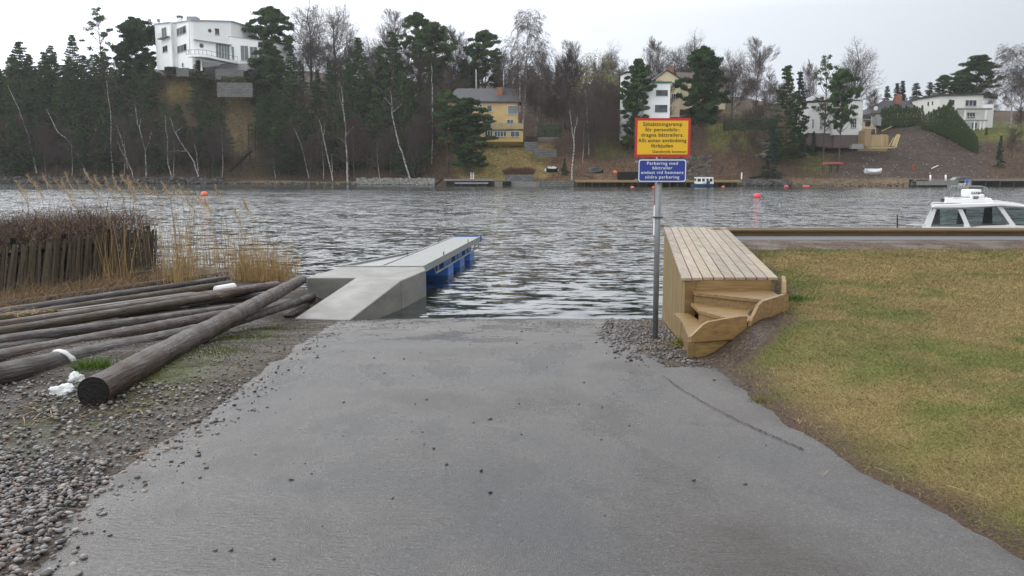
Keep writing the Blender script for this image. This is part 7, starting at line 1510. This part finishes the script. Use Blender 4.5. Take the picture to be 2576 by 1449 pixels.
t = MB(); a = atY(1144, 459, 182.4); b = atY(1228, 459, 182.4); t.box(a.x, b.x, 182.4, 182.6, a.z - 0.3, a.z); t.build('floating_beam', MT['roof_pale'], o)
t = MB(); p = atY(1095, 466, 184); q = atY(1114, 449, 186); 
for k in (-.5, .5): t.beam(p + Vector((0, k, 0)), q + Vector((0, k, 0)), 0.1, 0.25)
for i in range(7): m = p.lerp(q, i / 6.5); t.box(m.x - .15, m.x + .15, m.y - .5, m.y + .5, m.z, m.z + .05)
tag(t.build('shore_steps', MT['wood_grey']), 'small dark wooden steps at the left end of the grey jetty', 'steps')
o = dock('grey_boardwalk', 'low weathered boardwalk under the stone jetty with the red shrubs', 1244, 1357, 457.5, 183.5, 2.0, 0.9, 'wood_pale', 6)
t = MB(); bxpx(t, 1264, 456, 1286, 466.5, 182.3, 1.2); t.build('float_box', MT['wood_grey'], o)
wallthing('stone_jetty', 'stone retaining wall with dark railing below the red shrubs', 1270, 441, 1342, 441, 462, 186, 186, 'stone_wall', 4)
t = MB()
for i in range(19): p = atY(1266 + i * 4.1, 428, 187); t.tube([(p.x, 187, p.z - 1.6), p], 0.035, 5)
t.tube([atY(1266, 429, 187), atY(1340, 429, 187)], 0.03, 5); t.tube([atY(1266, 435, 187), atY(1340, 435, 187)], 0.03, 5); tag(t.build('iron_railing', MT['frame_dark']), 'thin dark iron railing around the red shrubs', 'railing')
wallthing('quay_wall', 'low stone quay wall left of the long timber jetty', 1357, 457, 1445, 458, 466, 182.5, 182, 'stone_wall', 3)
o = dock('timber_jetty', 'very long timber jetty of new boards passing behind the sign post', 1447, 1866, 453.5, 178, 4.0, 0.35, 'wood_gold', 22, skirt=True)
t = MB(); a = atY(1526, 459.5, 177.4); b = atY(1640, 459.5, 177.4); t.box(a.x, b.x, 177.4, 177.7, a.z - .12, a.z); t.build('lower_beam', MT['wood_pale'], o)
o = dock('right_jetty', 'grey plank jetty running out of the right picture edge', 2300, 2700, 450.8, 178, 2.5, 0.3, 'wood_pale', 12, skirt=True)
o = dock('floating_raft', 'long grey floating raft moored before the right jetty', 2306, 2412, 455.5, 172.5, 2.4, 0.75, 'wood_pale', 5)
for px in (2308, 2316, 2323, 2331): t = MB(); p = atY(px, 455.2, 173.5); t.lathe(p, [(.3, 0), (.42, .12), (.3, .28)], 10); t.build('tyre_fender', MT['black'], o)
for px in (2340.5, 2379): t = MB(); t.tube([atY(px, 456, 175.4), atY(px, 440, 175.4)], 0.17, 10); tag(t.build('mooring_post', MT['plaster_white'], smooth=True), 'white mooring post by the floating raft, %s one' % ('left' if px < 2350 else 'right'), 'post')
t = MB(); t.tube([atZ(2516, 470, 0), atY(2516.5, 436, 172)], 0.035, 5); tag(t.build('flag_pole', MT['galv']), 'very thin pole standing in the water off the right jetty', 'pole')
# blue hulled boat with white cabin
v = thing('blue_boat', 'dark blue hulled boat with white wheelhouse and outboard motor moored at the long jetty', 'boat', atZ(1772, 471, 0)); YT = 173
p = atY(1741, 462, YT); q = atY(1799, 462, YT); MT['navy'] = M('navy_paint', (0.015, 0.05, 0.10), (0.012, 0.04, 0.085), 0.35, 2)
t = MB(); t.fr = Matrix.Translation((p.x, YT + 1.2, -0.3)); hull(t, q.x - p.x, 2.0, 1.05, 14, 0.8); t.build('hull', MT['navy'], v, smooth=True)
C3 = lambda x, y: (1496.8 + x * 0.24306, 125.8 + y * 0.24306)
def strip3(t, x0, y0, x1, y1, Y, d): a = C3(x0, y0); b = C3(x1, y1); bxpx(t, a[0], a[1], b[0], b[1], Y, d)
t = MB(); strip3(t, 1048, 1316, 1226, 1330, YT + 0.2, 2.0); t.build('cabin_roof', MT['white'], v)
t = MB()
for (x0, x1) in ((1050, 1060), (1096, 1108), (1138, 1152), (1178, 1186), (1216, 1224)): strip3(t, x0, 1330, x1, 1372, YT + .25, .1); strip3(t, x0, 1330, x1, 1372, YT + 2.0, .1)
strip3(t, 1046, 1362, 1228, 1385, YT + .22, 1.9); t.build('cabin', MT['white'], v)
for (x0, x1) in ((1060, 1096), (1108, 1138), (1152, 1178), (1186, 1216)): t = MB(); strip3(t, x0, 1331, x1, 1362, YT + .3, .03); t.build('window', MT['pane'], v)
t = MB(); strip3(t, 1158, 1352, 1190, 1400, YT - .25, .5); t.build('outboard_motor', MT['navy'], v, bevel=0.08)
# white sport boat at the raft
v = thing('sport_boat', 'white sport boat with dark canopy moored between raft and right jetty', 'boat', atZ(2424, 466, 0)); YS = 173.5
p = atY(2396, 456, YS); q = atY(2451, 456, YS); t = MB(); t.fr = Matrix.Translation((q.x, YS + 2.2, -0.25)) @ Matrix.Rotation(math.pi, 4, 'Z'); hull(t, q.x - p.x, 2.0, 1.0, 14, 0.75); t.build('hull', MT['white'], v, smooth=True)
t = MB(); t.prism([atY(x, y, YS + .3) for x, y in ((2408, 452), (2417, 444.5), (2443, 444), (2449, 452))], (0, 1.7, 0)); t.build('canopy', M('canopy_cloth', (0.10, 0.10, 0.11), None, 0.7), v, bevel=0.15)
t = MB(); t.prism([atY(x, y, YS + .25) for x, y in ((2400, 453), (2408, 446), (2412, 446), (2409, 453))], (0, 1.8, 0)); t.build('windscreen', MT['curtain'], v)
# hillside stair
v = thing('hillside_stair', 'dark wooden stair with pale handrails climbing the wooded slope', 'stairs', TP(600, 8))
a = atY(633.5, 379, 220); b = atY(633.5, 328, 228); c = atY(578, 432, 217)
def flight(p, q, w_, axis, n):
    t = MB()
    for k in (-w_ / 2, w_ / 2): o = Vector((k, 0, 0)) if axis == 'x' else Vector((0, k, 0)); t.beam(p + o, q + o, 0.08, 0.3)
    for i in range(n): m = p.lerp(q, i / n); o = Vector((w_ / 2, .15, 0)) if axis == 'x' else Vector((.15, w_ / 2, 0)); t.box(m.x - o.x, m.x + o.x, m.y - o.y, m.y + o.y, m.z, m.z + .06)
    t.build('flight', MT['wood_grey'], v)
    t = MB()
    for k in (-w_ / 2, w_ / 2): o = Vector((k, 0, 1.0)) if axis == 'x' else Vector((0, k, 1.0)); t.beam(p + o, q + o, 0.06, 0.08)
    for i in range(6):
        for k in (-w_ / 2, w_ / 2): m = p.lerp(q, i / 5); o = Vector((k, 0, 0)) if axis == 'x' else Vector((0, k, 0)); t.tube([m + o, m + o + Vector((0, 0, 1))], 0.03, 5)
    t.build('handrail', MT['wood_pale'], v)
flight(a, b, 1.9, 'x', 26); flight(c, a, 1.5, 'y', 22)
for px in (624.7, 643): t = MB(); t.tube([atY(px, 384, 220), atY(px, 314, 220)], 0.07, 6); t.build('pole', MT['wood_pale'], v)
for k in (0.1, 0.5, 0.9): m = c.lerp(a, k); t = MB(); t.tube([m, Vector((m.x, m.y, m.z - 2.5))], 0.09, 6); t.build('support_post', MT['wood_grey'], v)
# riprap and shore boulders
def riprap(label, x0, x1, S0, S1, z0, z1, n, r, cols, name='riprap'):
    px = x0 + (x1 - x0) * RNG.random(n); t_ = RNG.random(n); S = S0 + (S1 - S0) * t_; Y = np.interp(px, TPX, SHY) + S; rr = r * (0.6 + 0.8 * RNG.random(n))
    o = stones(name, TX(px, Y), Y, rr, z0 + (z1 - z0) * t_, cols[RNG.integers(0, len(cols), n)] * (0.7 + 0.6 * RNG.random((n, 1))), MT['drystone'], (IV2, IF2), 0.8, 0.22, False); tag(o, label, 'rocks', kind='stuff')
GR = np.array([[0.24, 0.235, 0.22], [0.19, 0.185, 0.175], [0.30, 0.29, 0.27]]); DG = np.array([[0.10, 0.095, 0.09], [0.07, 0.068, 0.062], [0.13, 0.125, 0.12]])
riprap('pale stone riprap bank left of the grey jetty', 898, 1092, -0.5, 1.2, 0.0, 1.35, 1100, 0.24, GR * 0.75); riprap('dark stones along the left forest shore', -60, 560, -0.3, 1.8, 0.0, 1.5, 900, 0.30, DG * 0.7); riprap('stones along the shore below the birches', 560, 900, -0.6, 0.8, 0, 0.3, 160, 0.25, DG)
riprap('dark rocks at the shore below the spruces', 1860, 1990, -0.6, 1.2, 0, 0.9, 200, 0.4, DG * 0.7); riprap('scattered stones on the beach', 1990, 2300, -1, 3, 0, 0.5, 130, 0.18, DG); riprap('grey rock face right of the blue sign', 1700, 1790, 4, 13, 0.8, 6.6, 420, 0.45, GR * np.array([0.36, 0.31, 0.27])); riprap('rocks on the grassy knoll', 1790, 1950, 14, 26, 6, 10.0, 60, 0.7, GR * 0.6)
n = 420; px = 2110 + 400 * RNG.random(n); S = 6 + 34 * RNG.random(n); Y = np.interp(px, TPX, SHY) + S; o = stones('rubble', TX(px, Y), Y, 0.07 + 0.14 * RNG.random(n) ** 3, tz(px, S), np.repeat(np.array([[0.30, 0.28, 0.26]]), n, 0), MT['drystone'], (IV, IF)); tag(o, 'pale rubble stones strewn over the bare earth slope', 'rubble', kind='stuff')
# odds and ends on the far shore
t = MB(); p = atY(1886, 448, 181); q = atY(1916, 444, 181); t.beam(p, q, 0.8, 0.5); tag(t.build('timber_crate', MT['wood_gold']), 'long yellowish timber box lying on the shore beside the dark spruce', 'timber box')
t = MB(); t.beam(atY(1810, 438, 182), atY(1821, 418, 186), 0.35, 0.1); tag(t.build('plank', MT['wood_pale']), 'single plank leaning on the bank above the blue hulled boat', 'plank')
for (x0, y0, x1, y1, lab) in ((1460, 438, 1494, 447, 'long plank on the bank left of the coiled net'), (1468, 443, 1492, 449, 'shorter plank just below the long one left of the net')): t = MB(); t.beam(atY(x0, y0, 184), atY(x1, y1, 182), 0.25, 0.08); tag(t.build('plank', MT['wood_pale']), lab, 'plank')
crumple('net_heap', 'dark heap of coiled net on the bank left of the sign post', 'net', atY(1499, 432, 184), 1.5, 1.0, 0.9, 14, MT['frame_dark'])
t = MB(); t.lathe(atY(1547.5, 433, 183), [(.15, -.35), (.42, -.2), (.42, .15), (.15, .35)], 12); tag(t.build('stored_buoy', MT['orange'], smooth=True), 'orange buoy lying on the bank above the long jetty', 'buoy')
wallthing('timber_steps', 'broad weathered timber retaining steps behind the signs', 1555, 433, 1640, 431, 446, 183, 183, 'wood_grey', 2, 'steps')
t = MB(); p = atY(2299, 417, 186); t.box(p.x - .2, p.x + .2, 186, 186.4, p.z - 1.0, p.z + 0.3); tag(t.build('red_barrel', MT['redpaint'], bevel=0.1), 'small dull red container standing on the bare earth slope', 'container')
t = MB(); t.beam(atY(2343, 424, 184), atY(2360, 416, 184), 0.25, 0.12); tag(t.build('white_board', MT['white']), 'small white board lying on the lower earth slope', 'board')
t = MB(); p = atY(1866, 440, 181.5); t.box(p.x - .12, p.x + .12, 181.5, 181.7, p.z - 0.9, p.z + .5); tag(t.build('marker_post', MT['white']), 'short white marker post on the bank right of the blue boat', 'post')
def lamp(label, px, yt, yb, Y):
    p = atY(px, yt, Y); q = atY(px, yb, Y); o = thing('street_lamp', label, 'street lamp', Vector((p.x, Y, q.z))); t = MB(); t.tube([Vector((p.x, Y, q.z)), p, p + Vector((1.2, -.2, .35))], 0.07, 6); t.build('pole', MT['galv'], o); t = MB(); r_ = p + Vector((1.2, -.2, .3)); t.box(r_.x, r_.x + .8, r_.y - .15, r_.y + .15, r_.z, r_.z + .14); t.build('lamp_head', MT['galv'], o)
lamp('street lamp on the knoll right of the big dark pine', 1847, 260, 305, 215)
def pole(label, px, yt, yb, Y, mat='plaster_white', r=0.07): t = MB(); p = atY(px, yt, Y); q = atY(px, yb, Y); t.tube([Vector((p.x, Y, q.z - 2)), p], r, 6); tag(t.build('flagpole', MT[mat]), label, 'flagpole')
pole('white flagpole left of the weeping birch behind the yellow house', 1308, 160, 262, 226, r=0.1); pole('left white flagpole rising above the yellow house roof', 1197.5, 175, 225, 228, r=0.1); pole('short white flagpole above the yellow house, right of the chimney', 1267, 178, 225, 228)
v = thing('flag', 'faded red flag flying above the bare wood left of the white tower house', 'flag', atY(1539, 172, 240)); t = MB(); t.prism([atY(1535, 168, 240), atY(1546, 166, 240), atY(1546, 175, 240), atY(1535, 176, 240)], (0, 0.06, 0)); t.build('cloth', MT['redpaint'], v); t = MB(); t.tube([atY(1534.5, 164, 240), atY(1534.5, 230, 240)], 0.08, 6); t.build('pole', MT['plaster_white'], v)
v = thing('picnic_table', 'dark green picnic table under the low pine by the grey jetty', 'table', atY(1165, 450, 187)); p = atY(1165, 443, 187)
t = MB(); t.box(p.x - 1.1, p.x + 1.1, 186.7, 187.5, p.z - .06, p.z); t.build('table_top', MT['dark'], v); t = MB(); t.box(p.x - 1.1, p.x + 1.1, 186.1, 186.4, p.z - .35, p.z - .3); t.box(p.x - 1.1, p.x + 1.1, 187.8, 188.1, p.z - .35, p.z - .3); t.build('bench', MT['dark'], v)
for k in (-.8, .8): t = MB(); t.beam(Vector((p.x + k, 186.2, p.z - .85)), Vector((p.x + k, 187, p.z - .06)), .1, .1); t.beam(Vector((p.x + k, 188, p.z - .85)), Vector((p.x + k, 187.2, p.z - .06)), .1, .1); t.build('leg', MT['dark'], v)
v = thing('swim_ladder', 'white folding ladder standing on the grey jetty', 'ladder', atY(1188, 451, 184.5)); t = MB()
for px in (1184.5, 1191.5): t.tube([atY(px, 451, 184.5), atY(px, 433, 184.5)], .05, 6)
for y in (437, 441, 445, 449): t.tube([atY(1184.5, y, 184.5), atY(1191.5, y, 184.5)], .035, 5)
t.build('frame', MT['plaster_white'], v)
# ------------------------------------------------------------------ haze, sky, sun, camera
t = MB(); t.box(-420, 420, -40, 560, -3.6, 75)
hm, hnt, hb = newmat('rain_haze'); pv = N(hnt, 'ShaderNodeVolumePrincipled', i_Density=0.00017, i_Anisotropy=0.2); pv.inputs['Color'].default_value = (0.93, 0.96, 1, 1); hnt.nodes.remove(hb)
hnt.links.new(pv.outputs[0], hnt.nodes['Material Output'].inputs['Volume']); tag(t.build('haze', hm), 'thin rainy haze over the lake', 'haze', kind='stuff')
w = bpy.data.worlds.new('World'); SC.world = w; w.use_nodes = True; nt = w.node_tree; L = nt.links.new
bg = nt.nodes['Background']
sky = N(nt, 'ShaderNodeTexSky'); sky.sky_type = 'NISHITA'; sky.sun_disc = False
SUN_EL = math.radians(42); SUN_AZ = math.radians(-35)      # ahead and to the left
sky.sun_elevation = SUN_EL; sky.sun_rotation = SUN_AZ; sky.air_density = 1.0; sky.dust_density = 4.0; sky.ozone_density = 1.0
hs = N(nt, 'ShaderNodeHueSaturation', i_Saturation=0.25); L(sky.outputs[0], hs.inputs['Color'])
tc = N(nt, 'ShaderNodeTexCoord'); sx = N(nt, 'ShaderNodeSeparateXYZ'); L(tc.outputs['Generated'], sx.inputs[0])
# overcast layer: brighter overhead, a little brighter towards the hidden sun
r1 = ramp(nt, sx.outputs['Z'], [(0.0, (8.9, 9.5, 10.5)), (0.17, (10.3, 10.9, 11.8)), (0.27, (20.0, 20.4, 20.9)), (0.6, (15.5, 15.8, 16.2)), (1.0, (12.5, 12.8, 13.2))])
mr = N(nt, 'ShaderNodeMapRange', i_From_Min=-0.5, i_From_Max=0.55, i_To_Min=1.75, i_To_Max=0.86); L(sx.outputs['X'], mr.inputs['Value'])
c = mixc(nt, 1.0, r1, (1, 1, 1), 'MULTIPLY')
vm = N(nt, 'ShaderNodeVectorMath', operation='SCALE'); L(r1, vm.inputs[0]); L(mr.outputs[0], vm.inputs['Scale'])
cn = N(nt, 'ShaderNodeTexNoise', i_Scale=1.6, i_Detail=4.0); L(tc.outputs['Generated'], cn.inputs['Vector'])
vc = mixc(nt, 1.0, vm.outputs[0], ramp(nt, cn.outputs['Fac'], [(0.3, 0.95), (0.7, 1.05)]), 'MULTIPLY')
cc = mixc(nt, 0.85, hs.outputs[0], vc)
L(cc, bg.inputs['Color']); bg.inputs['Strength'].default_value = 0.1
sl = bpy.data.lights.new('sun', 'SUN'); sl.energy = 0.6; sl.angle = math.radians(25); sl.color = (1, 0.97, 0.93)
so = bpy.data.objects.new('sun', sl); COL.objects.link(so)
sd = Vector((math.sin(SUN_AZ) * math.cos(SUN_EL), math.cos(SUN_AZ) * math.cos(SUN_EL), math.sin(SUN_EL)))
so.rotation_euler = sd.to_track_quat('Z', 'Y').to_euler()
cam = bpy.data.cameras.new('camera'); co = bpy.data.objects.new('camera', cam); COL.objects.link(co); SC.camera = co
co.location = CAM; co.rotation_euler = (math.pi / 2 - PITCH, 0, 0)
cam.sensor_width = 36; cam.lens = 36 * F / 2576; cam.clip_end = 3000; cam.clip_start = 0.05
SC.view_settings.view_transform = 'Standard'; SC.view_settings.look = 'None'; SC.view_settings.gamma = 1; SC.view_settings.exposure = -0.25
try: SC.view_settings.use_curve_mapping = False
except Exception: pass
SC.cycles.transparent_max_bounces = 12; SC.cycles.max_bounces = 6
